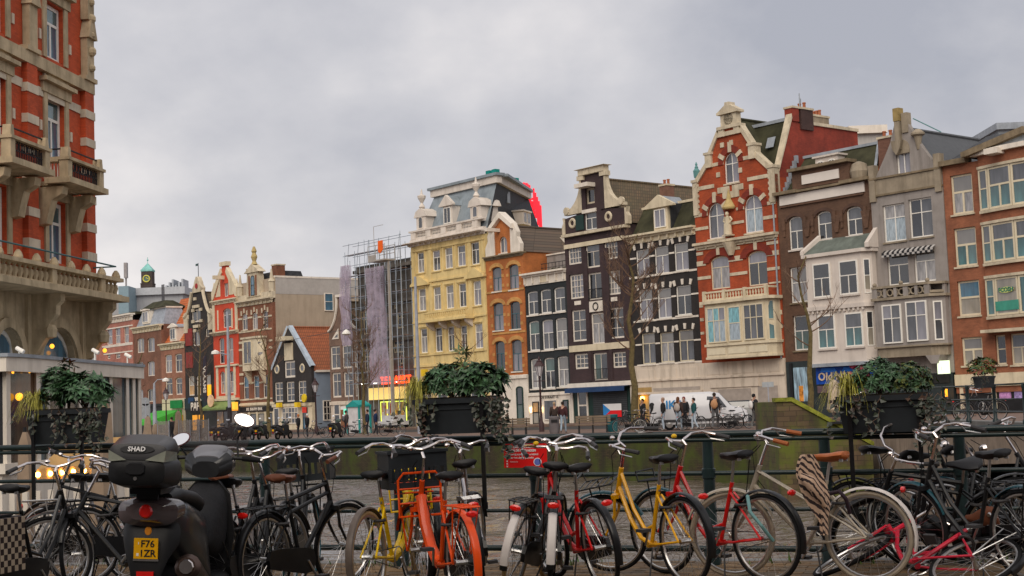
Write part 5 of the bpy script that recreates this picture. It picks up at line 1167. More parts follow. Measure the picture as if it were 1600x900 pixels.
# ---- narrow brown house with curved gable
m_nb = brick('grey_brown_brick', (.20, .125, .09), grime=.3)
h = House('narrow_house', 'narrow brown house with half a curved gable beside the scaffolding', (515, 581), (558, 563), fy=.05)
g = lambda x, y: h.l(P(C1, x, y)); W = h.w
h.win(C1, (185, 243, 655, 752), '1', m_white, ('dark',), fw=.13); h.win(C1, (190, 260, 822, 985), ('G', 2, 2), m_white, ('dark', 'grey'), fw=.13)
for r in ((90, 178, 172, 377), (192, 275, 160, 368), (105, 185, 405, 625), (205, 287, 398, 620)): h.win(C2, r, 'X', m_white, ('grey', 'dark'), fw=.16)
x0 = h.x(C2, 296, 270); z0, z1 = h.z(C2, 310, 360), h.z(C2, 310, 150)
for za, zb_ in ((360, 150), (615, 390)):
    z0, z1 = h.z(C2, 310, za), h.z(C2, 310, zb_); x0 = h.x(C2, 297, 300); h.holes.append([(x0, z0), (min(W-.1, x0+1.2), z0), (min(W-.1, x0+1.2), z1), (x0, z1)]); make_window(h.root, x0, z0, min(W-.1, x0+1.2)-x0, z1-z0, .13, 'X', m_white, ('grey', 'dark'), 0, 0, .16)
zsh = g(60, 895)[1]; zap = g(150, 590)[1]; xr = g(150, 590)[0]; zb = h.z(C2, 220, 655)
cv = [(0, zsh)]+[(xr*(1-(1-t)**2)+.02, zsh+(zap-.3-zsh)*t**1.35) for t in [i/10 for i in range(11)]]+[(xr, zap)]
cvr = [(W-p[0], p[1]) for p in reversed(cv)]
h.facade(zsh, m_nb, z0=zb, poly=cv+cvr); h.top = zsh; h.body(m_nb, zsh)
for pts in (cv, cvr): MB().tube([(p[0], -.08, p[1]+.05) for p in pts], .12, 5).obj('gable_trim', m_white, h.root)
h.box('gable_cap', m_white, xr-.1, W-xr+.1, -.2, .35, zap+.003, zap+.25)
x0, x1, z0, z1 = h.rect(C2, (105, 165, 20, 112)); MB().slab([(x0, z0), (x1, z0), (x1, z1)], [[(x0+.45, z0+.14), (x1-.13, z0+.14), (x1-.13, z1-.5)]], -.05, .01).obj('corner_window', m_white, h.root); MB().slab([(x0+.45, z0+.14), (x1-.13, z0+.14), (x1-.13, z1-.5)], [], -.02, -.004).obj('pane', G['grey'], h.root)
ridge_roof(h, m_tile, 0, W, W/2, .33, 10, zsh-.2, zap-.5, .1)
ground_floor(h, zb, [(zb-.35, .15, .3)], m_gf)
make_window(h.root, .6, .1, 1.1, 2.6, -.1, 'S', m_white, ('dark',), 0, 0, .14, .1, 'door')
h.box('shop_sign', emit('lit_green_sign', (.15, .62, .42), .7), W*.58, W*.58+2.2, -.4, -.3, zb-1.4, zb-.75); h.box('white_board', mat('board_white', (.75, .73, .72)), W*.38, W*.38+.9, -.1, -.021, .3, 2.2); h.box('brown_door', mat('brown_door', (.22, .10, .05)), W*.38, W*.38+.8, -.12, -.021, .05, 1.9)
make_window(h.root, W*.6, .3, 1.6, 2.2, -.1, '2', mat('teal_paint', (.03, .26, .24)), ('curt',), 0)

# ---- black gabled house with red tiles and blue flank
h = House('black_gabled_house', 'small black gabled house with red tile roof and blue side wall', (425.5, 610), (487, 610), fy=.02, depth=7)
g = lambda x, y: h.l(P(C3, x, y)); W = h.w; m_bg = brick('tarred_brick', (.030, .025, .024), grime=.2)
zap = g(208, 100)[1]; ze = g(385, 405)[1]; xc = g(208, 250)[0]
h.win(C3, (170, 255, 368, 500), ('G', 2, 2), m_white, ('grey', 'dark'), fw=.2)
for r in ((95, 160, 535, 690), (185, 250, 530, 688), (278, 343, 523, 685)): h.win(C3, r, ('G', 2, 3), m_white, ('dark', 'grey'), fw=.14)
zb = h.z(C3, 230, 702)
h.facade(ze, m_bg, z0=zb, poly=[(0, ze), (xc, zap), (W, ze)]); h.top = ze
m_bl = mat('blue_grey_plaster', (.22, .27, .34), .8, .08, 1)
zev = h.z(C3, 450, 445, -1)
h.body(m_bl, min(ze, zev)-.05)
ridge_roof(h, tiles('red_tiles', (.36, .10, .035), (.28, .08, .03), h=.34, moss=.15), 0, W, xc, .33, 7, zev, zap-.1, .2)
h.roof('verge_board', mat('pale_blue_board', (.42, .49, .57)), [[(xc-.05, -.1, zap), (xc+.25, -.1, zap+.1), (W+.25, -.1, ze), (W-.1, -.1, ze-.15)], [(xc+.25, -.1, zap+.1), (xc+.25, .35, zap+.1), (W+.25, .35, ze), (W+.25, -.1, ze)], [(xc+.05, -.1, zap), (xc-.25, -.1, zap+.1), (-.2, -.1, ze), (.1, -.1, ze-.15)]])
h.box('gutter', m_white, W+.0, W+.22, .4, 7, zev-.15, zev+.06)
x0, x1, z0, z1 = h.rect(C3, (175, 240, 230, 364)); h.box('loading_door', m_cream, x0, x1, -.08, -.003, z0, z1); x0, x1, z0, z1 = h.rect(C3, (145, 215, 180, 212), .4); h.box('hoist_beam', m_cream, x0, x1, -1.0, -.003, z0, z1)
for p in ((116, 436), (313, 427)): x, z = g(*p); MB().torus((x, -.03, z), .38, .1, 14, 5, sz=.7).obj('oval_window', m_cream, h.root); MB().lathe([(.36, 0), (.36, .02)], (x, -.03, z), 14, 'y').obj('pane', G['grey'], h.root)
ground_floor(h, zb, [(zb-.3, .15, .28)], m_cream)
x0, x1, _, z1 = h.rect(C3, (160, 285, 730, 855)); make_window(h.root, x0, .7, x1-x0, z1-.7, -.1, ('G', 5, 3), m_white, ('dark', 'grey', 'beige'), 0, 0, .1, .05)
x0, x1, _, z1 = h.rect(C3, (95, 135, 735, 860)); make_window(h.root, x0, .1, x1-x0, z1-.1, -.1, '1', m_white, ('sky',), 0, 0, .1, .1, 'door')
x0, x1, _, z1 = h.rect(C3, (320, 356, 730, 850)); make_window(h.root, x0, .1, x1-x0, z1-.1, -.1, 'S', m_dkframe, ('blue', 'dark'), 0, 0, .1, .1, 'door'); h.box('red_notice', mat('shop_notice_red', (.7, .05, .03), .5), x0+.05, x1-.05, -.16, -.12, z1-.55, z1)
for p in ((137, 715), (281, 713)): x, z = h.l(P(C3, *p), .4); h.box('shop_lamp', mat('lamp_yellow', (.8, .55, .02)), x-.28, x+.28, -.7, -.3, z-.22, z+.25)
x, z = h.l(P(C3, 335, 660), .5); MB().lathe([(.08, 0), (.42, .01), (.42, .13), (.08, .14)], (x, -.7, z), 16, 'y').obj('round_sign', mat('sign_yellow', (.75, .55, .02)), h.root)
mb = MB(); mb.M = Matrix.Translation((W, 0, 0)); make_window(h.root, W+.1, .9, 1.2, 2.0, 1.2, ('G', 3, 3), m_white, ('dark',), 0, pi/2)

# ---- brown brick house with stone dormer gable and beige flank
m_b13 = brick('rust_brick', (.22, .085, .045), grime=.3)
h = House('stone_dormer_house', 'rust brick house with ornate stone dormer, oriel and a tall beige side wall', (371.5, 490), (425.5, 490), fy=.06, depth=17)
g = lambda x, y, o=0: h.l(P(C4, x, y), o); W = h.w
for r in ((345, 400, 600, 755), (440, 495, 588, 750), (540, 592, 570, 740)):
    x0, x1, z0, z1 = h.win(C4, r, 'T', m_white, ('grey', 'curt'), a=.4, sill=m_creamstone)
    for t in (-1, 0, 1): h.box('keystone', m_creamstone, (x0+x1)/2+t*.6-.12, (x0+x1)/2+t*.6+.12, -.06, .01, z1+.05-abs(t)*.25, z1+.55-abs(t)*.25)
for r in ((360, 412, 405, 625), (455, 510, 400, 615), (543, 598, 392, 608)): h.win(C5, r, 'S', m_white, ('dark', 'blue'), sill=m_creamstone)
zc0 = g(460, 520)[1]; zc1 = g(460, 465, .3)[1]; zb = h.z(C5, 460, 655)
h.facade(zc0+.02, m_b13, z0=zb)
h.body(mat('beige_render', (.42, .34, .255), .85, .12, .5, grime=.3), zc1+2.0, y1=17)
zs_ = zc1+2.0
h.box('side_coping', m_white, W-.5, W+.05, .33, 17.1, zs_, zs_+.2); h.box('side_band', mat('grey_render', (.43, .40, .37), .85, .1), W-.0035, W+.012, .4, 16.9, zs_-1.7, zs_-.01)
make_window(h.root, W+.1, zs_-3.4, 1.1, 1.9, 6.2, 'S', m_white, ('blue',), 0, pi/2)
h.cornice(zc0, zc1, m_creamstone, .5)
for a_ in ((C4, 312, 655, 345, 650, 16), (C4, 400, 640, 440, 635, 16), (C4, 495, 633, 540, 628, 16), (C4, 592, 622, 625, 618, 16), (C4, 308, 775, 625, 745, 14), (C5, 318, 95, 350, 93, 22), (C5, 318, 162, 350, 160, 20), (C5, 600, 72, 630, 70, 18), (C5, 600, 138, 630, 136, 20), (C5, 320, 308, 350, 307, 16), (C5, 320, 392, 360, 390, 22), (C5, 412, 470, 455, 468, 16), (C5, 320, 478, 360, 476, 16), (C5, 510, 466, 543, 464, 16), (C5, 325, 632, 630, 612, 12)): h.band(*a_, m_creamstone, .05)
# oriel
off = .8; xa, xb = h.x(C5, 352, 200, off), h.x(C5, 515, 200, off); z_t = h.z(C5, 430, 55, off); z_b = h.z(C5, 430, 355, off); z_w = h.z(C5, 430, 295, off)
pl = [(xa, 0), (xa, -off), (xb-.5, -off), (xb, -off+.45), (xb, 0)]; planext(MB(), pl, z_b, z_t).obj('oriel', m_cream, h.root); planext(MB(), pl, z_t+.002, z_t+.2, .15).obj('oriel_roof', m_creamstone, h.root)
h.win(C5, (368, 443, 78, 292), '2', m_woodc, ('grey', 'curt'), off=off); make_window(h.root, xb-.46, z_w, .6, z_t-.35-z_w, -off+.0, 'S', m_woodc, ('curt',), 0, radians(42), .06)
for xx in (xa+.1, xb-.6): MB().prism([(0, 0), (.75, 0), (.6, -.3), (.1, -1.3), (0, -1.4)], -.16, .16).obj('bracket', m_cream, h.root, loc=(xx+.2, -.002, z_b-.003), rot=-pi/2)
# attic, dormer gable, chimneys, finials
zat = g(460, 415)[1]; h.box('attic', m_creamstone, 0, W, -.05, .35, zc1+.001, zat)
x0, x1, z0, z1 = h.rect(C4, (425, 498, 275, 440)); xm = (x0+x1)/2
zp = g(460, 215)[1]; zpk = g(460, 165)[1]; zf = g(460, 65)[1]
d = MB().slab([(xm-1.5, zat-.3), (xm+1.5, zat-.3), (xm+1.15, zp), (xm-1.15, zp)], [], -.15, .5).slab([(xm-1.6, zp+.002), (xm+1.6, zp+.002), (xm, zpk+.35)], [], -.3, .6).obj('dormer_gable', m_creamstone, h.root)
MB().box(xm-.85, xm-.55, -.2, -.151, zat-.2, zp-.3).box(xm+.55, xm+.85, -.2, -.151, zat-.2, zp-.3).obj('dormer_brick', m_b13, d)
make_window(h.root, xm-.4, zat-.2, .8, zp-zat-.1, -.19, 'S', m_dkframe, ('blue',), .3)
MB().lathe([(.35, 0), (.2, .35), (.36, .8), (.2, 1.2), (.3, 1.4), (.1, 1.9), (.05, zf-zpk-.3)], (xm, .1, zpk+.3), 8).obj('finial', mat('gold_stone', (.42, .30, .08)), d)
for xx in (.25, W-.35): MB().lathe([(.32, 0), (.34, .9), (.42, 1.0), (.2, 1.3), (.08, 2.3)], (xx, .15, zat), 8).obj('pinnacle', m_creamstone, h.root)
mansard(h, m_slate, .1, W-.1, .4, zat-.2, g(360, 240)[1], .3, .8, 4.5)
z_ch = g(380, 185)[1]; h.chimney(g(365, 300)[0]-.4, .6, zat, z_ch, 1.0, .9, m_b13, 0); h.chimney(W-1.05, .6, zat, g(650, 138)[1], 1.0, 1.0, m_b13, 0)
ground_floor(h, zb, [(zb-.28, .15, .22)], m_cream)
h.box('sign_band', m_blackp, .2, W-.2, -.16, -.14, zb-.95, zb-.4); put_text('cafe', m_white, h.root, up_text(W*.45, -.18, zb-.68))
for k in range(5): xx = .15+k*(W-.5)/4; h.box('pilaster', m_cream, xx, xx+.35, -.12, -.021, 0, zb-.96)
for k in range(4): xx = .55+k*(W-.5)/4; make_window(h.root, xx, .15, (W-.5)/4-.5, zb-1.3, -.08, 'S', m_dkframe, ('dark', 'beige'), 0)

# ---- red and white house
m_rw = mat('red_paint', (.58, .07, .03), .6, .12, 1, grime=.15)
h = House('red_white_house', 'narrow bright red house with cream trim and pointed gable', (332.5, 490), (371.5, 490), fy=.0)
g = lambda x, y: h.l(P(C4, x, y)); W = h.w
h.win(C4, (178, 218, 315, 440), '2', m_white, ('grey',)); h.win(C4, (168, 247, 550, 730), 'T', m_white, ('grey', 'curt'), a=.4)
h.win(C5, (133, 184, 50, 290), 'S', m_white, ('grey', 'dark'), a=.2); h.win(C5, (218, 267, 45, 285), 'S', m_white, ('grey', 'dark'), a=.2)
zgr = h.z(C5, 200, 308); zb = h.z(C5, 200, 635)
for r in ((143, 192, 362, 570), (228, 277, 358, 566)): h.win(C5, r, 'S', m_white, ('curt', 'grey'), a=.4)
zsh = g(190, 462)[1]; xc = W/2; zap = g(200, 150)[1]
h.facade(zsh, m_rw, z0=zb, poly=[(0, zsh), (.3, zsh+.3), (xc-.55, zap-.4), (xc-.55, zap), (xc+.55, zap), (xc+.55, zap-.4), (W-.3, zsh+.3), (W, zsh)]); h.top = zsh; h.body(m_rw, zsh)
for sx in (-1, 1):
    f = lambda x: xc+sx*x
    pl = [(f(W/2), zsh), (f(W/2-.35), zsh+.15), (f(.45), zap-.7), (f(.7), zap-.2), (f(W/2+.02), zsh+.9)]; pl = pl[::-1] if sx > 0 else pl
    MB().slab(pl, [], -.14, .34).obj('gable_trim', m_cream, h.root)
    MB().lathe([(.2, 0), (.24, .5), (.14, .75), (.04, 1.3)], (f(W/2-.2), .1, zsh+.7), 8).obj('pinnacle', m_cream, h.root)
    MB().slab([(f(.95), zsh+.35), (f(W/2-.75), zsh+.35), (f(.95), zsh+2.2)][::1 if sx > 0 else -1], [], -.04, .01).obj('panel', m_cream, h.root)
    h.box('corner_strip', m_cream, f(W/2-.25)-.25, f(W/2-.25)+.25, -.09, .01, zgr if 0 else h.z(C4, 190, 770), zsh-.05)
    h.box('pilaster', m_cream, f(1.6)-.12, f(1.6)+.12, -.07, .01, h.z(C4, 190, 745), h.z(C4, 190, 560))
MB().box(xc-.75, xc+.75, -.2, .4, zap+.002, zap+.45).obj('gable_cap', m_cream, h.root)
h.cornice(zsh-.5, zsh-.05, m_cream, .35, frieze=.4); h.cornice(h.z(C4, 190, 800), h.z(C4, 190, 765), m_cream, .5, frieze=.3)
x0, x1, z0, z1 = h.rect(C5, (110, 300, 308, 625)); mb = MB()
for (xa, xb) in ((.5, x0+.75), (W-.9, W-.5)): pass
h.band(C5, 95, 312, 312, 302, 16, m_cream, .2, 'ledge'); beam(h, C4, (140, 170, 245, 280), m_cream, out=1.3)
h.box('lower_front', m_cream, .45, W-.9, -.035, -.004, zb, h.z(C5, 200, 590)); h.band(C5, 90, 630, 315, 618, 22, m_cream, .2, 'ledge')
for xx in (.5, W/2-.25, W-1.2): h.box('stone_strip', m_cream, xx, xx+.5, -.04, -.004, h.z(C5, 200, 588), h.z(C5, 200, 318))
ground_floor(h, zb, [], m_dkframe)
h.roof('awning', mat('green_awning', (.20, .27, .09), .8), [[(-.6, -.05, zb-.05), (W-.6, -.05, zb-.05), (W-.6, -1.3, zb-.75), (-.6, -1.3, zb-.75)], [(-.6, -1.3, zb-.75), (W-.6, -1.3, zb-.75), (W-.6, -1.31, zb-1.0), (-.6, -1.31, zb-1.0)]])
make_window(h.root, .4, .3, W-.8, zb-1.4, -.07, ('G', 3, 1), m_dkframe, ('warm', 'dark', 'beige'), 0)
x, z = h.l(P(C5, 290, 685), 1.0); h.box('orange_lantern', emit('lantern_orange', (1, .38, .03), .8), x-.3, x+.3, -1.3, -.9, z-.5, z+.4)
x, z = h.l(P(C5, 58, 638), 1.2); MB().lathe([(.05, 0), (.68, .01), (.68, .13), (.05, .14)], (x, -1.3, z), 18, 'y').obj('round_sign', mat('sign_peach', (.75, .50, .30), .5), h.root)

# ---- black bell gable house
h = House('bell_gable_house', 'black bell gable house with white ornaments and red hatch shutters', (287.5, 537), (332.5, 490), fy=.08)
g = lambda x, y: h.l(P(C6, x, y)); W = h.w
h.win(C6, (415, 500, 378, 500), '2', m_white, ('dark',), fw=.16); h.win(C6, (428, 500, 570, 720), '2', m_white, ('dark',)); h.win(C6, (545, 580, 560, 640), '1', m_white, ('grey',)); 
D1 = (280, 580, 11.25)
for r in ((160, 265, 85, 430), (300, 380, 85, 420), (450, 555, 60, 410)): h.win(D1, r, 'S', m_white, ('warm', 'beige'), fw=.12)
zsh = g(470, 480)[1]; zap = g(450, 225)[1]; xc = W/2-.05; zb = h.z(D1, 300, 470)
cv = [(0, zsh), (.05, zsh)]+[(.15+(xc-1.35-.15)*t, zsh+.4+(zap-zsh-.4)*t**2.2) for t in [i/8 for i in range(9)]]
h.facade(zsh, m_bg, z0=zb, poly=cv+[(xc-1.0, zap+.1), (xc+1.0, zap+.1)]+[(2*xc-p[0] if i > 0 else W, p[1]) for i, p in reversed(list(enumerate(cv)))]); h.top = zsh; h.body(m_bg, zsh)
for sx in (-1, 1):
    f = lambda x: xc+sx*(xc-x)
    MB().tube([(f(p[0]), -.1, p[1]+.1) for p in cv[2:]], .2, 6).obj('gable_trim', m_creamstone, h.root)
    MB().lathe([(.55, 0), (.62, .15), (.3, .26)], (f(.55), -.15, zsh+.45), 10, 'y').box(f(.55)-.45, f(.55)+.45, -.14, -.002, zsh-1.3, zsh+.2).obj('scroll', m_creamstone, h.root)
MB().slab([(xc-1.05, zap), (xc+1.05, zap), (xc+1.15, zap+.45), (xc+.75, zap+.8), (xc+.6, zap+1.15), (xc+.2, zap+1.75), (xc-.2, zap+1.75), (xc-.6, zap+1.15), (xc-.75, zap+.8), (xc-1.15, zap+.45)], [], -.15, .35).obj('crest', m_creamstone, h.root)
MB().lathe([(.3, 0), (.3, .06)], (xc, -.22, zap+.7), 12, 'y').obj('crest_emblem', mat('crest_red', (.35, .03, .03)), h.root)
MB().tube([(xc, .1, zap+1.7), (xc, .1, zap+3.3)], .04, 5).obj('vane_pole', m_blackp, h.root); MB().box(xc-.6, xc, .08, .12, zap+3.0, zap+3.25).obj('vane', mat('vane_green', (.05, .1, .1)), h.root)
for p in ((460, 355), (432, 393), (505, 382), (432, 497), (508, 488), (468, 540), (450, 582), (450, 283)): x, z = g(*p); w_ = .8 if p[0] in (460, 468) else .3; h.box('white_block', m_creamstone, x-w_, x+w_, -.12, .01, z-.15, z+.18)
for r in ((365, 425, 562, 722), (370, 430, 782, 930)): x0, x1, z0, z1 = h.rect(C6, r); h.box('red_shutter', mat('red_shutter', (.25, .035, .03), .6), x0, x1, -.1, -.003, z0, z1)
ridge_roof(h, m_tile, 0, W, xc, .33, 10, zsh, zap, .05)
ground_floor(h, zb, [], m_dkframe)
h.box('fascia', mat('teal_black', (.02, .035, .04)), .05, W-.05, -.2, -.021, zb-1.3, zb); x, z = h.l(P(D1, 325, 510), .3); put_text('vlap', m_white, h.root, up_text(x, -.26, z)); x, z = h.l(P(D1, 195, 515), .3); h.box('blue_sign', mat('blue_board', (.02, .06, .15)), x-.65, x+.65, -.25, -.201, z-.32, z+.32)
x, z = h.l(P(D1, 290, 628), .3); h.box('sign_panel', m_blackp, x-1.35, x+1.35, -.3, -.2, z-.65, z+.65); put_text('papi', m_white, h.root, up_text(x+.1, -.34, z))
for k, e_ in ((.0, 1), (1.5, 1)): h.box('lit_window', emit('pane_orange', (1, .42, .04), .55), x-1.2+k, x-.1+k, -.12, -.05, .3, z-.9)
x, z = h.l(P(D1, 475, 150), .8); bn = h.box('banner', mat('banner_black', (.03, .025, .04)), x-.3, x+.35, -1.0, -.9, z-2.4, z+2.6); put_text('pub', m_white, bn, Matrix.Translation((x, -1.02, z)) @ Matrix.Rotation(pi/2, 4, 'Y') @ Matrix.Rotation(pi/2, 4, 'X') @ Matrix.Identity(4))
x, z = h.l(P(D1, 525, 335), .6); h.box('lit_box', emit('box_orange', (1, .45, .02), .55), x-.6, x+.5, -.8, -.6, z-.6, z+.6)

# ---- small orange-roofed house
h = House('tiled_house', 'small brick house with orange tile roof and white dormer behind the terrace', (251.7, 553), (287.5, 537), fy=.02)
g = lambda x, y: h.l(P(C6, x, y)); W = h.w; m_b16 = brick('pink_brick', (.34, .15, .095), grime=.15)
for r in ((570, 628, 180, 332), (652, 712, 172, 328), (573, 632, 372, 515), (657, 713, 370, 512)): h.win(C8, r, 'T', m_white, ('curt', 'lilac'), a=.15, fw=.13)
zc0 = g(230, 755)[1]; zc1 = g(228, 695)[1]; zb = h.z(C8, 640, 545)
h.facade(zc0+.02, m_b16, z0=zb); h.body(m_b16, zc0); h.cornice(zc0, zc1, m_cream, .45)
zr = h.l(P(C6, 280, 292), -4.2)[1]
h.roof('roof', m_otile, [[(-.3, .35, zc1-.05), (W, .35, zc1-.05), (W, 4.2, zr), (-3.2, 4.2, zr)], [(-3.2, 4.2, zr), (W, 4.2, zr), (W, 8, zc1), (-.3, 8, zc1)], [(-.3, .35, zc1-.05), (-3.2, 4.2, zr), (-.3, 8, zc1)]])
dormer(h, C6, (218, 265, 560, 662), m_white, .1, 2.2, m_lead, '2', ('grey',), .35, .25)
ground_floor(h, zb, [], m_cream)
h.box('green_sign', mat('sign_green', (.01, .20, .05)), W*.45, W*.95, -.3, -.2, zb-1.1, zb-.2)
h.roof('awning', mat('bright_green_awning', (.06, .40, .05), .7), [[(-1.2, -.05, zb-1.3), (W-.8, -.05, zb-1.3), (W-.8, -4.2, zb-2.5), (-1.2, -4.2, zb-2.5)], [(-1.2, -4.2, zb-2.5), (W-.8, -4.2, zb-2.5), (W-.8, -4.25, zb-2.9), (-1.2, -4.25, zb-2.9)], [(W-.8, -.05, zb-1.3), (W-.8, -4.2, zb-2.5), (W-.8, -4.25, zb-2.9), (W-.8, -.05, zb-2.9)]])
make_window(h.root, .5, .3, W-1, zb-2.2, -.1, ('G', 3, 1), mat('yellow_frame', (.6, .32, .03)), ('warm', 'dark'), 0)

# ---- brown brick house with slate mansard
h = House('mansard_house', 'brown brick house with pale slate mansard near the hotel', (207.6, 524), (251.7, 553), fy=.07, depth=3.6)
g = lambda x, y: h.l(P(C7, x, y)); W = h.w; m_b17 = brick('dull_red_brick', (.21, .095, .06), grime=.3)
for r in ((338, 398, 45, 165), (425, 485, 40, 158), (338, 392, 240, 362), (425, 485, 235, 357), (338, 390, 468, 572), (425, 482, 465, 570)): h.win(C8, r, '2', m_white, ('lilac', 'curt'), a=.2)
zc0 = g(495, 765)[1]; zc1 = g(495, 705)[1]; zb = h.z(C8, 440, 590)
h.facade(zc0+.02, m_b17, z0=zb); h.body(m_b17, zc1); h.cornice(zc0, zc1, m_cream, .45)
zm = g(560, 525)[1]; zr = g(600, 435)[1]
m_psl = mat('pale_slate', (.30, .33, .38), .55, .25, 3)
mansard(h, m_psl, .1, W-.1, .3, zc1-.02, zm, .5, .7, None, m_white)
mansard(h, m_mossroof, .5, W-.5, .6, zm+.1, zr, 1.6, 1.0)
dormer(h, C7, (468, 525, 560, 665), m_white, .25, 1.6, m_lead, '2', ('curt',), .1, .1)
for k in range(3): MB().tube([(W*.5+k*.28, 2, zr-.5), (W*.5+k*.28, 2, zr+2.0)], .06, 6).obj('flue_pipe', mat('dark_pipe', (.08, .08, .09)), h.root)
ground_floor(h, zb, [(zb-.3, .15, .28)], m_blackp)

# ---- pink brick house with white bands
h = House('pink_brick_house', 'pink brick house with white bands partly hidden behind the hotel corner', (150, 524), (207.6, 524), fy=.0)
W = h.w; m_b18 = brick('rose_brick', (.42, .17, .125), grime=.12)
for r in ((105, 165, 730, 890), (190, 245, 720, 882), (278, 330, 710, 875)): h.win(C7, r, 'S', m_white, ('curt', 'lilac'))
for r in ((90, 118, 178, 215), (160, 200, 172, 212)): h.win(C8, r, 'S', m_white, ('dark', 'curt'))
for k in range(2):
    for j in range(2): x = h.x(C7, 190+k*88, 800); make_window(h.root, x, 1.2+j*3.2, 1.3, 2.1, -.04, 'S', m_white, ('curt', 'grey'))
zc0 = h.z(C7, 260, 660); zc1 = h.z(C7, 260, 590)
h.facade(zc0+.02, m_b18, z0=0); h.body(m_b18, zc0); h.cornice(zc0, zc1, m_white, .5)
for a_ in ((C7, 60, 735, 365, 703, 12), (C7, 60, 905, 365, 880, 14), (C8, 62, 120, 300, 95, 10), (C8, 62, 172, 300, 158, 10)): h.band(*a_, m_white, .04)
h.box('roof', m_mossroof, 0, W, .4, 8, zc1-.1, zc1+.2)

# ================================================================== FAR BUILDINGS BEHIND THE ROW
def far_box(name, label, C, r, Y, m, depth=20, cat='building', rot=None):
    """box building seen over the roofs: r in crop pixels, Y = distance"""
    p0 = at_depth(*P(C, r[0], r[3]), Y); p1 = at_depth(*P(C, r[1], r[2]), Y)
    t = thing(name, label, cat, (p0.x, Y, 0), 0)
    w_ = p1.x-p0.x; MB().box(0, w_, 0, depth, 0, p1.z).obj('wall', m, t)
    return t, w_, p1.z
m_conc = mat('grey_concrete', (.36, .37, .39), .8, .1, .3, grime=.3)
t, w_, z_ = far_box('office_block', 'long grey office block seen above the roofs near the hotel', C7, (280, 870, 380, 600), 235, m_conc)
MB().box(-.5, w_+.5, -.6, 20, z_, z_+1.2).obj('parapet', mat('pale_concrete', (.45, .47, .50), .8, .1), t)
for i in range(5): make_window(t, 1+i*(w_-1)/5, z_-6.5, (w_-2)/5-.8, 4.2, -.12, ('G', 3, 2), m_wood, ('grey', 'dark'), 0, 0, .25, .2)
for i in range(6): MB().box(w_*.66+i*w_*.055, w_*.69+i*w_*.055, 2, 6, z_+1.2, z_+1.7+(i % 3)*.5).obj('roof_plant', mat('plant_grey', (.36, .38, .41)), t)
t, w_, z_ = far_box('blue_block', 'small blue grey block with antenna beside the hotel balcony', C7, (225, 325, 300, 420), 230, mat('blue_grey_panel', (.22, .31, .36), .6, .1))
MB().tube([(w_*.45, 2, z_), (w_*.45, 2, z_+3.2)], .15, 6).box(w_*.3, w_*.6, 1.6, 2.4, z_+1.5, z_+4).obj('antenna', mat('antenna_grey', (.3, .28, .28)), t)
# clock tower
Yt = 900; p0 = at_depth(*P(C7, 448, 370), Yt); p1 = at_depth(*P(C7, 565, 150), Yt); tw = p1.x-p0.x
t = thing('clock_tower', 'dark brick clock tower with green copper roof in the distance', 'tower', (p0.x, Yt, 0))
m_tw = mat('tower_brick', (.07, .055, .05), .85, .3, .4); zt = p1.z
zmid = at_depth(*P(C7, 500, 272), Yt).z
MB().box(0, tw, 0, tw, 0, zmid).obj('shaft', m_tw, t); MB().box(.4, tw-.4, .4, tw-.4, zmid+.001, zt).obj('belfry', m_tw, t); MB().box(-.2, tw+.2, -.2, tw+.2, zmid-.5, zmid-.001).obj('ledge', m_tw, t)
zap = at_depth(*P(C7, 505, 70), Yt).z; c_ = tw/2
m_cu = mat('copper_green', (.22, .50, .46), .6, .2, .5)
rf = MB().box(.1, tw-.1, .1, tw-.1, zt+.002, zt+1.0)
rf.hexa([(0.2, .2, zt+1), (tw-.2, .2, zt+1), (tw-.2, tw-.2, zt+1), (.2, tw-.2, zt+1)], [(c_-.3, c_-.3, zap), (c_+.3, c_-.3, zap), (c_+.3, c_+.3, zap), (c_-.3, c_+.3, zap)]); rf.obj('roof', m_cu, t)
MB().tube([(c_, c_, zap-.2), (c_, c_, zap+4)], .18, 5).ball((c_, c_, zap+2.2), .6, 8, 6).obj('spire', m_cu, t)
cz = at_depth(*P(C7, 508, 228), Yt).z; rr = 5.9*Yt/FPX
ck = MB().torus((c_, -.1, cz), rr*.85, rr*.17, 24, 6).obj('clock_ring', mat('clock_gold', (.62, .58, .12)), t)
MB().lathe([(rr*.75, 0), (rr*.75, .05)], (c_, .0, cz), 20, 'y').obj('clock_face', mat('clock_face', (.10, .17, .16)), t)
MB().box(c_-.2, c_+rr*.6, -.3, -.2, cz-.2, cz+.2).box(c_-.2, c_+.2, -.3, -.2, cz-.1, cz+rr*.45).obj('clock_hands', mat('clock_gold', (.6, .5, .2)), t)
# backdrop blocks far behind so the gaps between roofs read as town
for i, (xa, xb, yt, Y, c, lb) in enumerate(((430, 560, 600, 210, (.3, .27, .23), 'plain beige block closing the alley behind the narrow house'), (1330, 1380, 210, 125, (.42, .40, .38), 'flat white roofed block behind the brown and grey houses'), (1560, 1640, 203, 150, (.25, .27, .29), 'grey roof block behind the brick house at the right edge'), (120, 215, 470, 260, (.33, .33, .34), 'pale concrete block far behind the hotel corner'))):
    p0 = at_depth(xa, yt, Y); p1 = at_depth(xb, yt, Y); t = thing('background_block', lb, 'building', (p0.x, Y, 0)); MB().box(0, p1.x-p0.x, 0, 12, 0, p0.z).obj('wall', mat('block_%d' % i, c, .8, .1, .4, grime=.3), t)
    MB().box(-.3, p1.x-p0.x+.3, -.4, 12.3, p0.z, p0.z+.7).obj('roof_edge', m_white if i == 1 else m_lead, t)
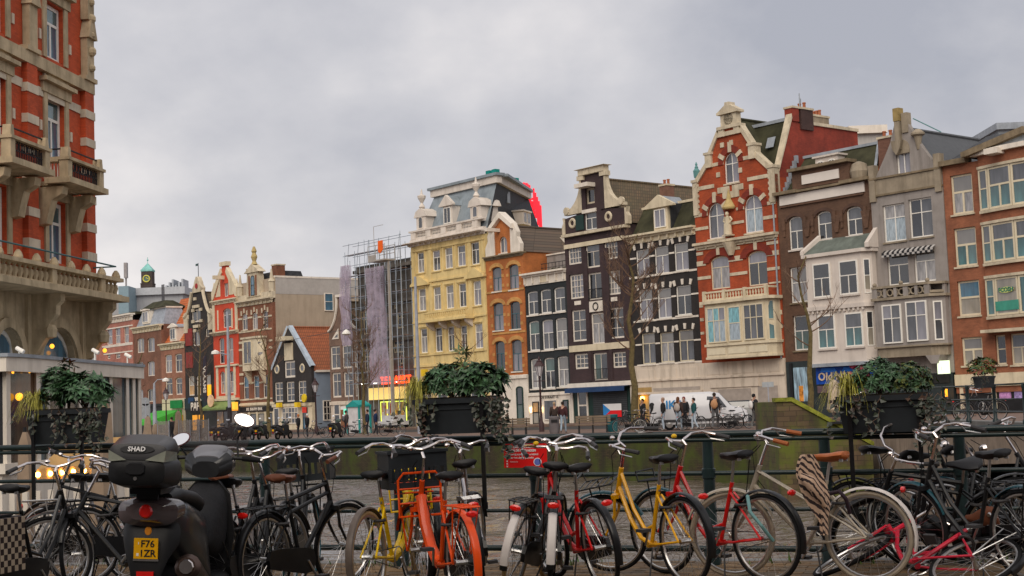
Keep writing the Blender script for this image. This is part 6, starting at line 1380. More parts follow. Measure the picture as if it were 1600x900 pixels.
# ================================================================== HOTEL ON THE LEFT
E0=(0,0,4.5);E1=(0,180,6);E2=(0,430,6.4286);E3=(0,340,3)
HF = Frame(at_depth(141, 450, 52), (sin(radians(7.5)), cos(radians(7.5))))
m_hb = brick('hotel_brick', (.50, .075, .02), grime=.12)
m_hs = mat('hotel_sandstone', (.48, .385, .25), .85, .25, 1.6, grime=.75, bump=.3)
m_hw = mat('hotel_white_stone', (.62, .54, .42), .8, .15, 1.5, grime=.3)
h = House('hotel', 'grand red brick hotel with sandstone balconies and white frames at the left edge', (-90, 300), (141, 300), fr=HF, depth=14, cat='hotel', fy=0)
W = h.w
z1a = h.z(E0, 382, 470); z1b = z1a-.42                # sill course under the top windows
x0, x1, zA0, zA1 = h.rect(E0, (322, 442, 40, 425)); ws = x1-x0
_, _, zB0, zB1 = h.rect(E0, (322, 442, 690, 1130)); _, _, zC0, zC1 = h.rect(E1, (428, 592, 812, 1380))
zrow = [(zA0, zA1), (zB0, zB1), (zC0, zC1), (zA1+1.6, zA1+1.6+zA1-zA0)]
xl = h.x(E0, 40, 320)-ws-.05; xs = [xl-(x0-xl), xl, x0]
for xx in xs:
    for j, (za, zb) in enumerate(zrow):
        if xx < .3: continue
        ol = outline(ws, zb-za); h.holes.append([(p[0]+xx, p[1]+za) for p in ol]); make_window(h.root, xx, za, ws, zb-za, .16, 'T', m_wood, ('blue', 'teal'), 0, 0, .14, .1)
        for q in (xx-.3, xx+ws+.02): h.box('jamb', m_hs, q, q+.28, -.06, .01, za-.05, zb+.05)
        h.box('lintel', m_hs, xx-.45, xx+ws+.45, -.1, .01, zb+.055, zb+.4); h.box('lintel_moulding', m_hs, xx-.55, xx+ws+.55, -.28, .01, zb+.405, zb+.55)
        if j in (0,): h.box('panel', m_hw, xx-.3, xx+ws+.3, -.08, .01, zB1+.6, z1b-.02); h.box('panel_frame', m_hs, xx-.1, xx+ws+.1, -.12, -.081, zB1+.75, z1b-.2)
zg = h.z(E3, 300, 330)
h.facade(26, m_hb, z0=zC0-.3); MB().box(.004, W-.004, .325, 14, zC0-.3, 26).obj('side_wall', m_hb, h.root)
h.box('sill_course', m_hs, -.02, W+.05, -.22, .01, z1b, z1a)
for xx in xs+[x0+(x0-xl)]:
    px = xx-.5-(x0-xl-ws-1.0)/2-.35 if xx != x0+(x0-xl) else W-.75
    if px < .2: continue
    h.box('pier', m_hb, px, px+.75, -.2, -.002, zC0-.2, z1b-.003)
    for k in range(12):
        zz = zC0+.3+k*1.05
        if zz < z1b-.5 and not (zB1-.2 < zz < zB1+.1): h.box('pier_block', m_hw, px-.03, px+.78, -.23, -.003, zz, zz+.3)
    h.box('pier_cap', m_hs, px-.12, px+.87, -.3, .01, z1a+.002, z1a+.16)
    pc = MB().box(px+.08, px+.66, -.27, -.01, z1a+.165, z1a+1.6).slab([(px+.0, z1a+1.601), (px+.74, z1a+1.601), (px+.5, z1a+2.3), (px+.24, z1a+2.3)], [], -.38, -.01)
    if px > W-1:
        for k in range(7): pc.ball((px+.37, -.3, z1a+.5+k*.62), .15+.04*(k % 2), 8, 5)
        pc.box(px+.1, px+.64, -.3, -.012, z1a+2.3, z1a+4.6)
    pc.obj('pier_ornament', m_hs, h.root)
h.box('white_band', m_hw, -.0, W+.01, -.035, -.003, zB1-.15, zB1+.15)
for zz in (zA0+.5, zB0+.9, zC0+1.4):
    for xx in xs:
        for q in (xx-.58, xx+ws+.43): h.box('quoin', m_hw, q, q+.15, -.05, .01, zz, zz+.35)
# iron and stone balconies
def hotel_balcony(sa, length, off, zf, ht):
    b = h.box('balcony_slab', m_hs, sa-.12, sa+length+.12, -off-.12, -.35, zf-.2, zf)
    for q in (sa, sa+length-.32): MB().box(q, q+.32, -off, -off+.32, zf+.002, zf+ht).slab([(q+.02, zf+ht+.002), (q+.3, zf+ht+.002), (q+.24, zf+ht+.35), (q+.08, zf+ht+.35)], [], -off+.02, -off+.3).obj('balcony_pier', m_hs, b)
    MB().box(sa-.05, sa+length+.05, -off-.06, -off+.34, zf+ht-.1, zf+ht+.001).box(sa-.05, sa+.34, -off+.341, -.3, zf+ht-.16, zf+ht).obj('balcony_rail', m_hs, b)
    mb = MB()
    for k in range(18): q = sa+.36+(length-.72)*k/17; mb.tube([(q, -off+.12, zf+.01), (q, -off+.12, zf+ht-.16)], .022, 5)
    for zz in (.3, .6): mb.tube([(sa+.32, -off+.12, zf+zz), (sa+length-.32, -off+.12, zf+zz)], .02, 5)
    for k in range(6): q = sa+.6+(length-1.2)*k/5; mb.torus((q, -off+.12, zf+.45), .15, .02, 10, 4)
    mb.obj('iron_grille', m_blackp, b)
    MB().tube([(sa+.16, -off+.16, zf+ht+.3), (sa+length-.16, -off+.16, zf+ht+.3)], .03, 5).tube([(sa+.16, -off+.16, zf+ht+.3), (sa+.16, -.1, zf+ht+.3)], .03, 5).obj('hand_rail', m_blackp, b)
    mb = MB()
    for k in range(5): mb.tube([(sa+.16, -off+.45+k*.12, zf+.01), (sa+.16, -off+.45+k*.12, zf+ht-.16)], .02, 5)
    mb.obj('side_bars', m_wood, b)
    for q in (sa+.1, sa+length-.55): MB().prism([(.0, 0), (off-.25, 0), (off-.3, -.25), (off-.65, -.45), (off-.75, -.8), (.3, -1.25), (0, -1.3)], -.22, .22).obj('bracket', m_hs, h.root, loc=(q+.22, -.002, zf-.29), rot=-pi/2)
    return b
off = 1.15
sa, zf = h.l(P(E1, 640, 575), off); hotel_balcony(sa, h.x(E1, 975, 665, off)-sa, off, zf, h.z(E1, 640, 385, off)-zf)
sa2, zf2 = h.l(P(E1, 100, 365), off); hotel_balcony(sa2, h.x(E1, 470, 500, off)-sa2, off, zf, h.z(E1, 640, 385, off)-zf)
# long stone balustrade
zr = h.z(E3, 280, 230, off); zs = h.z(E3, 280, 352, off); xe = h.x(E3, 562, 380, off); xb = -1.0
bs = h.box('terrace_slab', m_hs, xb, xe+.15, -off-.3, -.002, zs, zs+.2)
h.box('terrace_plinth', m_hs, xb, xe, -off-.1, -off+.3, zs+.203, zs+.27); h.box('terrace_rail', m_hs, xb, xe+.05, -off-.14, -off+.34, zr-.13, zr)
bme = MB().lathe([(.1, 0), (.075, .06), (.125, .22), (.10, .34), (.045, (zr-zs)-.5), (.09, zr-.13-zs-.275)], n=8).mesh('baluster', m_hs, True)
nb = int((xe-xb)/.34)
for k in range(nb):
    q = xb+.2+(xe-xb-.4)*k/(nb-1)
    if k % 11 == 5: MB().box(q-.17, q+.17, -off-.08, -off+.28, zs+.271, zr-.131).obj('terrace_post', m_hs, bs)
    else: link('baluster', bme, bs, loc=(q, -off+.1, zs+.272))
for k in range(8):
    q = xe-.1-k*1.25
    if q > xb: MB().lathe([(.15, 0), (.16, .08), (.12, .2), (.05, .3)], (q, -off+.1, zr+.001), 10).obj('post_cap', m_hs, bs)
MB().tube([(xb, -off+.1, zr+.45), (xe-.1, -off+.1, zr+.45), (xe-.1, -.2, zr+.45)], .03, 6).obj('safety_rail', mat('teal_rail', (.06, .14, .15)), bs)
# stone base with arches, pilasters, fins
h.holes = []
for pa, pb in ((-60, 205), (400, 770)):
    xa_, xb_ = h.x(E2, pa, 700), h.x(E2, pb, 760); zt_ = h.z(E2, (pa+pb)/2, 530); w_ = xb_-xa_
    h.holes.append([(p[0]+xa_, p[1]+1.0) for p in outline(w_, zt_-1.0, w_/2)]); make_window(h.root, xa_, 1.0, w_, zt_-1.0, .25, 'T', m_wood, ('dark', 'blue'), w_/2, 0, .16, .12)
    MB().slab([(xa_+w_/2+(w_/2+.35)*cos(pi*i/12), zt_-w_/2+(w_/2+.35)*sin(pi*i/12)) for i in range(13)]+[(xa_+w_/2-(w_/2+.02)*cos(pi*i/12), zt_-w_/2+(w_/2+.02)*sin(pi*i/12)) for i in range(13)], [], -.1, .01).obj('arch_moulding', m_hs, h.root)
MB().slab([(0, -1), (W, -1), (W, zs+.3), (0, zs+.3)], h.holes, 0, .4).obj('stone_wall', m_hs, h.root); MB().box(.004, W-.004, .405, 14, -1, zC0-.31).obj('base_wall', m_hs, h.root)
for px in (250, 800): q = h.x(E2, px, 500); h.box('pilaster', m_hs, q, q+.62, -.12, -.003, -.5, zs-.01)
for p in ((-80, 110), (672, 240), (1185, 300)):
    q = h.x(E2, *p, off)-.3
    MB().prism([(0, 0), (off, 0), (off, -.25), (off-.16, -.4), (off-.18, -.7), (off-.42, -1.0), (off-.5, -1.4), (.25, -2.0), (0, -2.1)], -.16, .16).obj('console', m_hs, h.root, loc=(q, -.003, zs-.004), rot=-pi/2)
    MB().lathe([(.0, 0), (.2, .05), (.24, .3), (.16, .45)], (q, -off+.45, zs-1.5), 8).obj('console_drop', m_hs, h.root)
    MB().ball((q, -off+.4, zs-1.75), .08, 8, 6).obj('up_lamp', emit('lamp_gold', (1, .40, .03), 1.4), h.root)
# ---- glass pavilion and terrace in front of the hotel
def pav(x): return 31.5+9.5*(max(0, x)/218)**1.25
pv = thing('glass_pavilion', 'cream framed glass pavilion with flat roof below the hotel', 'pavilion')
ZS, ZT = .75, 2.78
def ppt(x, z, push=0): q = at_depth(x, 620, pav(x)); q = Vector((q.x, q.y, z)); return q+Vector((.75, -.66, 0))*push if push else q
def ribbon(mb, xs_, z0, z1, d0, d1):
    for a, b in zip(xs_[:-1], xs_[1:]):
        mb.hexa([ppt(a, z0, d1), ppt(b, z0, d1), ppt(b, z0, d0), ppt(a, z0, d0)], [ppt(a, z1, d1), ppt(b, z1, d1), ppt(b, z1, d0), ppt(a, z1, d0)])
    return mb
fx = [-60, -30, 0, 20, 40, 60, 80, 100, 120, 140, 160, 180, 200, 217]
ribbon(MB(), fx, ZT, ZT+.32, -.2, .28).obj('fascia', m_white, pv); ribbon(MB(), fx, ZT+.321, ZT+.4, -.2, .34).obj('roof_edge', m_lead, pv)
q0, q1 = ppt(-60, 0), ppt(217, 0); mb = MB(); rp = [ppt(x, ZT+.36) for x in fx]+[Vector((-13.6, 50, ZT+.36)), Vector((-18, 44, ZT+.36)), Vector((-17, 29, ZT+.36))]; mb.face(rp); mb.obj('roof', m_lead, pv)
ribbon(MB(), fx, ZS-.22, ZS, -.1, .2).obj('sill', m_white, pv); ribbon(MB(), fx, -1.2, ZS-.221, -.1, .06).obj('base_wall', m_white, pv)
posts = [-58, 9, 56, 72, 98, 122, 146, 170, 196, 206, 215]
for a, b in zip(posts[:-1], posts[1:]):
    MB().hexa([ppt(a, ZS+.001, .04), ppt(b, ZS+.001, .04), ppt(b, ZS+.001), ppt(a, ZS+.001)], [ppt(a, ZT-.001, .04), ppt(b, ZT-.001, .04), ppt(b, ZT-.001), ppt(a, ZT-.001)]).obj('glass_panel', glass('pavilion_brown', (.07, .035, .015), var=.7) if a == 9 else G['dark'] if a in (-58, 72, 98) else glass('pavilion_blue', (.055, .10, .13), var=.5), pv)
for a in posts: w_ = 3.2 if a < 60 else 2.2; MB().hexa([ppt(a-w_, ZS, .12), ppt(a+w_, ZS, .12), ppt(a+w_, ZS, -.05), ppt(a-w_, ZS, -.05)], [ppt(a-w_, ZT, .12), ppt(a+w_, ZT, .12), ppt(a+w_, ZT, -.05), ppt(a-w_, ZT, -.05)]).obj('post', m_white, pv)
for x, y in ((30, 620), (20, 582), (46, 581)): q = at_depth(x, y, pav(x)-.25); MB().ball(q, .09 if y > 600 else .03, 8, 6).obj('table_lamp', emit('lamp_gold', (1, .40, .03), 1.4), pv)
for x, y in ((30, 547), (148, 549), (199, 556)): q = at_depth(x, y, pav(x)); MB().tube([(q.x-.06, q.y, q.z+.05), (q.x+.12, q.y-.05, q.z-.05)], .05, 8).tube([(q.x, q.y, q.z-.3), (q.x, q.y, q.z)], .02, 5).obj('flood_lamp', m_wood, pv)
td = thing('terrace_deck', 'low waterside terrace with string lights below the glass pavilion', 'terrace')
MB().box(-16, -5.2, 20.5, 34, -1.4, -1.05).obj('deck', mat('dark_deck', (.06, .05, .045), .8), td); MB().box(-16, -5.2, 20.45, 20.6, -2.6, -1.05).obj('deck_edge', m_blackp, td)
mb = MB(); a = at_depth(58, 752, 26); b = at_depth(200, 738, 30)
mb.hexa([a, b, b+Vector((0, 2, .5)), a+Vector((0, 2, .5))], [a+Vector((0, 0, .22)), b+Vector((0, 0, .22)), b+Vector((0, 2, .72)), a+Vector((0, 2, .72))]); mb.obj('canopy', mat('amber_canvas', (.70, .42, .16), .8), td)
for k in range(9): q = a.lerp(b, .03+k*.118)+Vector((0, -.12, .12)); MB().ball(q, .05, 6, 5).obj('bulb', emit('bulb_amber', (1, .48, .08), 16), td)
for k in range(10): q = at_depth(20+k*20, 771-k*2, 21.5); q2 = at_depth(20+k*20, 835-k*2, 21.5); MB().box(q.x-.04, q.x+.04, q.y-.04, q.y+.04, q2.z, q.z).obj('rail_post', m_white, td)
for yy in (783, 815, 842): a = at_depth(120, yy+13, 21.5); b = at_depth(200, yy-4, 21.5); MB().tube([a, b], .045, 6).obj('white_rail', m_white, td)
m_can = mat('parasol_canvas', (.30, .22, .155), .9, .15, 4)
def parasol(label, q, ht, r, m=None, grp='closed parasols'):
    t = thing('closed_parasol', label, 'parasol', tuple(q), random.uniform(0, 6), grp)
    MB().tube([(0, 0, 0), (0, 0, ht)], .03, 6).lathe([(.3, 0), (.3, .08), (.05, .1)], n=10).obj('pole', m_blackp, t)
    n = 10; mb = MB(); rows = [(.25, r*.7), (.32, r), (.5, r*.8), (.9, r*.55), (.97, r*.2)]
    mb.v = [(rr*(1+.22*(j % 2))*cos(2*pi*j/n), rr*(1+.22*(j % 2))*sin(2*pi*j/n), ht*zz) for zz, rr in rows for j in range(n)]
    mb.f = [(i*n+j, i*n+(j+1) % n, (i+1)*n+(j+1) % n, (i+1)*n+j) for i in range(len(rows)-1) for j in range(n)]; mb.m = [0]*len(mb.f)
    mb.obj('folded_canvas', m or m_can, t, True); return t
for lb, x, Y, ht, r in (('tan closed parasol left of the dark planter on the terrace', 39, 22.5, 2.6, .17), ('tall tan closed parasol right of the left planter on the terrace', 161, 21.2, 3.1, .2)): q = at_depth(x, 700, Y); parasol(lb, (q.x, q.y, -1.05), ht, r)

# ================================================================== BICYCLES
m_chrome = metal('chrome', (.72, .66, .64), .18); m_alu = metal('aluminium', (.55, .54, .53), .35); m_spoke = metal('spoke_steel', (.55, .54, .53), .3)
m_rub = mat('black_rubber', (.009, .009, .010), .8, .3, 8, spec=.2); m_tan = mat('tan_tyre', (.42, .28, .13), .8, .2, 8); m_blkp = mat('gloss_black', (.007, .007, .008), .35, .3, 5, coat=.2, spec=.3); m_sad = mat('black_vinyl', (.012, .012, .014), .5, .2, 6, spec=.35)
m_brn = mat('brown_leather', (.16, .055, .028), .5, .25, 8); m_brnL = mat('tan_leather', (.36, .10, .025), .45, .2, 8); m_rl = mat('red_reflector', (.75, .012, .008), .2, .12, 30, coat=1); m_gryp = mat('grip_grey', (.05, .048, .05), .6)
R_ = .345; BB = Vector((.47, 0, .29)); FH = Vector((1.11, 0, R_)); HB = Vector((.915, 0, .72)); HT = Vector((.845, 0, .885)); ST_ = Vector((.30, 0, .77))
_wc = {}
def wheel(parent, name, M, tyre, rim, n=28, hub=None):
    k = (tyre.name, rim.name)
    if k not in _wc:
        sp = MB()
        for i in range(n):
            a = 2*pi*i/n; s_ = 1 if i % 2 else -1; b = a+(.45 if (i//2) % 2 else -.45)
            sp.tube([(.022*cos(b), s_*.028, .022*sin(b)), (.303*cos(a), 0, .303*sin(a))], .0016, 3, False)
        _wc[k] = (MB().torus((0, 0, 0), .307, .013, 36, 6).lathe([(.022, -.045), (.018, -.02), (.018, .02), (.022, .045)], (0, 0, 0), 8, 'y').mesh('rim', rim, True), MB().torus((0, 0, 0), .327, .0185, 36, 8).mesh('tyre', tyre, True), sp.mesh('spokes', m_spoke))
    a, b, c = _wc[k]; o = link(name, a, parent); o.matrix_local = M; link('tyre', b, o); link('spokes', c, o); return o
def guard(R, a0, a1, w, m, n=18):
    mb = MB(); prof = [(-w, -.012), (-w*.75, .0), (0, .006), (w*.75, 0), (w, -.012)]
    for i in range(n+1):
        a = a0+(a1-a0)*i/n
        for y, d in prof: mb.v.append(((R+d)*cos(a), y, (R+d)*sin(a)))
    for i in range(n):
        for j in range(4): q = i*5+j; mb.f.append((q, q+1, q+6, q+5)); mb.m.append(0)
    return mb.mesh('mudguard', m, True)
def saddle_mesh(m):
    mb = MB(); n = 10; sec = [(-.13, .03, .0, .02), (-.11, .10, .01, .045), (-.05, .105, .005, .05), (.02, .07, -.005, .045), (.08, .035, -.005, .04), (.14, .024, -.005, .03), (.155, .008, -.012, .015)]
    for x, wd, dz, th in sec:
        for j in range(n): a = 2*pi*j/n; mb.v.append((x, wd*cos(a), dz+th*sin(a)*(.55 if sin(a) > 0 else 1)))
    for i in range(len(sec)-1):
        for j in range(n): mb.f.append((i*n+j, i*n+(j+1) % n, (i+1)*n+(j+1) % n, (i+1)*n+j))
    mb.f += [tuple(range(n))[::-1], tuple((len(sec)-1)*n+j for j in range(n))]; mb.m = [0]*len(mb.f)
    return mb.mesh('saddle', m, True)
_sm = {}
def bike(label, loc, head, lean=0, steer=0, style='step', fc=None, tyre=None, rim=None, fend=None, sad=None, grip=None, bar=None, rack='r', crate=None, case=True, rlight=True, group='bicycles parked along the bridge railing', far=False, ffend=None, barz=0, fork=None, tilt=0, hl=False, sz=.95, tip=None):
    fc = fc or m_blkp; tyre = tyre or m_rub; rim = rim or m_alu; fend = fend or m_blkp; ffend = ffend or fend; sad = sad or m_sad; grip = grip or m_gryp; bar = bar or m_chrome; fork = fork or fc
    t = thing('bicycle', label, 'bicycle', tuple(loc), 0, group)
    t.rotation_euler = (Matrix.Rotation(head, 4, 'Z') @ Matrix.Rotation(lean, 4, 'X') @ Matrix.Rotation(tilt, 4, 'Y')).to_euler()
    ax = (HT-HB).normalized(); SM = Matrix.Translation(HB) @ Matrix.Rotation(steer, 4, ax) @ Matrix.Translation(-HB)
    wheel(t, 'rear_wheel', Matrix.Translation((0, 0, R_)), tyre, rim); wheel(t, 'front_wheel', SM @ Matrix.Translation(FH), tyre, rim)
    f = MB(); f.tube([HB-ax*.01, HT+ax*.01], .021, 8)
    if style == 'step': f.tube([HT-ax*.03, (.70, 0, .56), (.55, 0, .40), (.415, 0, .44)], .016, 7); f.tube([HB+ax*.02, (.76, 0, .48), (.62, 0, .33), BB], .019, 7)
    elif style == 'curve': f.tube([HB+ax*.06, (.82, 0, .56), (.70, 0, .40), (.58, 0, .32), BB], .043, 9)
    elif style == 'mixte': f.tube([HB+ax*.02, BB], .021, 7); [f.tube([HT-ax*.04+Vector((0, q*.018, 0)), (.36, q*.03, .56), (0, q*.055, R_)], .009, 6) for q in (-1, 1)]
    elif style == 'double': f.tube([HT-ax*.02, ST_+Vector((.0, 0, -.0))], .018, 7); f.tube([HT-ax*.1, ST_+Vector((.02, 0, -.1))], .016, 7); f.tube([HB, BB], .022, 7)
    else: f.tube([HT-ax*.03, ST_-Vector((0, 0, .03))], .016, 7); f.tube([HB+ax*.02, BB], .019, 7)
    f.tube([BB, ST_], .017, 7); f.lathe([(.026, -.04), (.026, .04)], BB, 8, 'y')
    for s_ in (-1, 1): f.tube([BB+Vector((0, s_*.03, 0)), (.3, s_*.05, .305), (0, s_*.062, R_)], .010, 6); f.tube([ST_+Vector((.01, s_*.02, -.08)), (0, s_*.062, R_)], .009, 6)
    f.obj('frame', fc, t, True)
    fk = MB(); fk.tube([HB, HB-ax*.05], .02, 7); fk.box(HB.x-.01, HB.x+.055, -.07, .07, .655, .69)
    for s_ in (-1, 1): fk.tube([HB+Vector((.025, s_*.062, -.04)), (.98, s_*.064, .52), (1.05, s_*.064, .42), (FH.x, s_*.06, R_)], [.014, .013, .011, .009], 6)
    o = fk.obj('fork', fork, t, True); o.matrix_local = SM
    if fend is not None:
        o = link('rear_mudguard', guard(R_+.028, radians(35), radians(196), .03, fend), t, loc=(0, 0, R_)); 
        o = link('front_mudguard', guard(R_+.028, radians(20), radians(160), .028, ffend), t); o.matrix_local = SM @ Matrix.Translation(FH)
        if tip: link('mudguard_tip', guard(R_+.031, radians(128), radians(190), .033, tip, 8), t, loc=(0, 0, R_))
    MB().tube([HT, HT+ax*.2+Vector((0, 0, barz)), (.80, 0, 1.105+barz)], .013, 7).obj('stem', bar, t, True).matrix_local = SM
    z = 1.11+barz+random.uniform(-.02, .03); half = [(.80, 0, z), (.835, .07, z+.012), (.83, .16, z+.045), (.77, .235, z+.05), (.68, .275, z+.025), (.57, .30, z-.005)]
    hb = MB().tube([(p[0], -p[1], p[2]) for p in half[:0:-1]]+half, .0115, 8).obj('handlebar', bar, t, True); hb.matrix_local = SM
    for s_ in (-1, 1):
        MB().tube([(.665, s_*.278, z+.02), (.55, s_*.305, z-.01)], [.017, .018], 8).obj('grip', grip, hb, True)
        if not far: MB().tube([(.74, s_*.245, z+.03), (.72, s_*.27, z-.01), (.61, s_*.315, z-.035)], .006, 5).obj('brake_lever', m_alu, hb)
    MB().tube([ST_-Vector((-.01, 0, .05)), (.265, 0, sz-.03)], .012, 7).obj('seat_post', m_alu, t, True)
    if sad.name not in _sm: _sm[sad.name] = saddle_mesh(sad)
    sd = link('saddle', _sm[sad.name], t, loc=(.25, 0, sz))
    if not far:
        for s_ in (-1, 1): MB().tube([(-.09, s_*.055, -.045), (-.09, s_*.055, -.005)], .017, 8).obj('saddle_spring', m_alu, sd)
    ck = MB().torus((0, -.055, 0), .085, .006, 18, 4).tube([(0, -.075, 0), (.10, -.085, -.13)], .010, 6).tube([(0, .06, 0), (-.10, .085, .13)], .010, 6); ck = ck.obj('crank', m_alu, t, loc=tuple(BB))
    for s_, p in ((-1, (.10, -.135, -.13)), (1, (-.10, .135, .13))): MB().box(p[0]-.05, p[0]+.05, p[1]-.04, p[1]+.04, p[2]-.012, p[2]+.012).obj('pedal', m_gryp, ck)
    if case: MB().slab([(-.04, .28), (-.06, .345), (-.03, .41), (.08, .42), (.42, .395), (.55, .37), (.585, .29), (.55, .20), (.44, .19), (.06, .26)], [], -.075, -.045).obj('chain_guard', m_blkp if case is True else case, t)
    else: MB().tube([(.02, -.055, R_+.035), (.46, -.055, .375)], .004, 4).tube([(.02, -.055, R_-.035), (.46, -.055, .205)], .004, 4).obj('chain', m_gryp, t)
    if 'r' in rack or 'c' in rack:
        rm = m_alu if 'c' in rack else fc if 'p' in rack else m_blkp; rk = MB()
        for s_ in (-1, 1): rk.tube([(.22, s_*.045, .735), (.0, s_*.07, .745), (-.27, s_*.065, .745), (-.285, 0, .745)], .006, 5); rk.tube([(-.08, s_*.07, .745), (0, s_*.066, R_)], .006, 5); rk.tube([(-.24, s_*.066, .74), (0, s_*.066, R_)], .005, 5)
        for k in range(4): rk.tube([(-.22+k*.1, -.068, .745), (-.22+k*.1, .068, .745)], .005, 5)
        rk.tube([(-.27, 0, .747), (.15, 0, .742)], .005, 5); rk.obj('rear_rack', rm, t, True)
    if rlight: MB().lathe([(.012, 0), (.024, .006), (.024, .022), (.012, .026)], (-.30, 0, .70), 10, 'x', 1.8, 1).obj('rear_light', m_rl, t)
    if 'f' in rack or crate:
        fr_ = MB(); rm = fc if 'o' in rack else m_blkp
        for s_ in (-1, 1): fr_.tube([(.93, s_*.11, .80), (1.22, s_*.11, .78), (1.24, s_*.11, .86)], .007, 5); fr_.tube([(1.12, s_*.11, .785), (FH.x, s_*.068, R_)], .007, 5)
        for k in range(6): fr_.tube([(.95+k*.055, -.11, .797-k*.003), (.95+k*.055, .11, .797-k*.003)], .0055, 5)
        fr_.tube([(1.24, -.11, .86), (1.24, .11, .86)], .007, 5); fr_.tube([(.93, -.11, .8), (.93, .11, .8)], .007, 5)
        if 'o' in rack: fr_.tube([(.92, -.17, .62), (.92, -.17, .9), (.91, -.13, .95), (.91, .13, .95), (.92, .17, .9), (.92, .17, .62), (.92, -.17, .62)], .010, 6); fr_.tube([(.92, -.17, .83), (.92, .17, .83)], .008, 5); fr_.tube([(.92, -.17, .72), (.92, .17, .72)], .008, 5)
        fr_.obj('front_rack', rm, t, True).matrix_local = SM if not crate else Matrix.Identity(4)
    if crate:
        cb = MB(); x0, x1, y0, y1, z0, z1 = .935, 1.25, -.235, .235, .83, 1.12
        for a, b in ((x0, x0+.012), (x1-.012, x1)):
            cb.box(a, b, y0, y1, z0, z0+.05); cb.box(a, b, y0, y1, z1-.13, z1)
            for k in range(9): yy = y0+(y1-y0-.02)*k/8; cb.box(a, b, yy, yy+.024, z0+.051, z1-.131)
        for a, b in ((y0+.001, y0+.012), (y1-.012, y1-.001)): cb.box(x0+.013, x1-.013, a, b, z0, z1-.001)
        cb.box(x0+.013, x1-.013, y0+.013, y1-.013, z0, z0+.01); cb.box(x0-.012, x1+.012, y0-.012, y0, z1-.02, z1+.002); cb.box(x0-.012, x1+.012, y1, y1+.012, z1-.02, z1+.002); cb.box(x0-.012, x0, y0, y1, z1-.02, z1+.001); cb.box(x1, x1+.012, y0, y1, z1-.02, z1+.001)
        c = cb.obj('crate', crate, t)
    if not far: MB().tube([(.40, .04, .27), (.33, .14, .02)], .007, 6).obj('kickstand', m_gryp, t)
    if not far: MB().torus((.205, 0, .60), .058, .013, 14, 6, axis='z', a0=.6, a1=2*pi-.6).obj('frame_lock', m_gryp, t); MB().ball((.80, .095, 1.145+barz), .024, 10, 6, .8).obj('bell', mat('bell_yellow', (.75, .45, .01), .3) if fc.name == 'frame_red' else m_chrome, t)
    if hl: MB().lathe([(.02, -.03), (.035, 0), (.035, .03)], (.93, 0, .96), 10, 'x').obj('headlight', m_chrome, t).matrix_local = SM
    if not far: MB().tube([(.84, .03, 1.05), (.9, .05, 1.0), (.93, .03, .85), (.96, .06, .6)], .004, 4).tube([(.84, -.03, 1.05), (.92, -.05, .98), (.9, -.03, .8), (.6, -.03, .42)], .004, 4).obj('cable', m_rub, t)
    return t
# ================================================================== THE FAR QUAY
def quay(x, Y, z=0): q = at_depth(x, 660, Y); return Vector((q.x, q.y, z))
# ---- street lamps
m_lp = mat('lamp_post_brown', (.055, .028, .03), .5); m_lg = mat('lamp_glass', (.55, .53, .55), .2, .1)
def lantern(label, x, Y):
    t = thing('street_lamp', label, 'street lamp', tuple(quay(x, Y)), 0, 'lanterns along the quay')
    MB().lathe([(.16, 0), (.16, .5), (.1, .6), (.07, 1.0), (.05, 3.2), (.09, 3.25), (.05, 3.35)], n=10).obj('post', m_lp, t, True)
    MB().lathe([(.12, 3.36), (.27, 3.95)], n=6).obj('lantern_glass', m_lg, t); MB().lathe([(.33, 3.951), (.3, 4.0), (.16, 4.2), (.17, 4.25), (.06, 4.32), (.07, 4.4), (.01, 4.55)], n=6).obj('lantern_roof', m_lp, t)
    fr = MB()
    for k in range(6): a = 2*pi*k/6; fr.tube([(.12*cos(a), .12*sin(a), 3.36), (.275*cos(a), .275*sin(a), 3.96)], .014, 4)
    fr.obj('lantern_frame', m_lp, t); MB().tube([(-.35, 0, 3.05), (.35, 0, 3.05)], .025, 5).obj('ladder_bar', m_lp, t); return t
lantern('old brown lantern before the blue black house', 846, 86); lantern('old brown lantern before the blue side wall', 494, 116); lantern('old brown lantern beside the green awning', 260, 128)
m_gal = mat('grey_pole', (.33, .35, .40), .5)
for lb, x, Y, ht, arm in (('tall grey light pole with black foot before the red white house', 359, 104, 9.3, -1), ('tall grey pole before the yellow building', 656, 96, 10.6, 0), ('slim curved grey street light near the hotel', 242, 116, 4.6, 1)):
    t = thing('light_pole', lb, 'pole', tuple(quay(x, Y)), 0, 'tall light poles'); MB().lathe([(.17, 0), (.17, 2.3)], n=10).obj('foot', m_blackp if arm < 0 else m_gal, t); MB().lathe([(.13, 2.301), (.085, ht)], n=10).obj('mast', m_gal, t, True)
    if arm: MB().tube([(0, 0, ht-.05), (arm*.25, 0, ht+.25), (arm*.9, 0, ht+.3)] if arm > 0 else [(0, 0, ht*.66), (-.95, 0, ht*.66+.25)], .04, 6).obj('arm', m_gal, t); MB().lathe([(.02, .3), (.28, .18), (.3, .0), (.05, -.05)], (arm*.95, 0, (ht+.1) if arm > 0 else ht*.66+.1), 10).obj('lamp_head', m_wood, t)
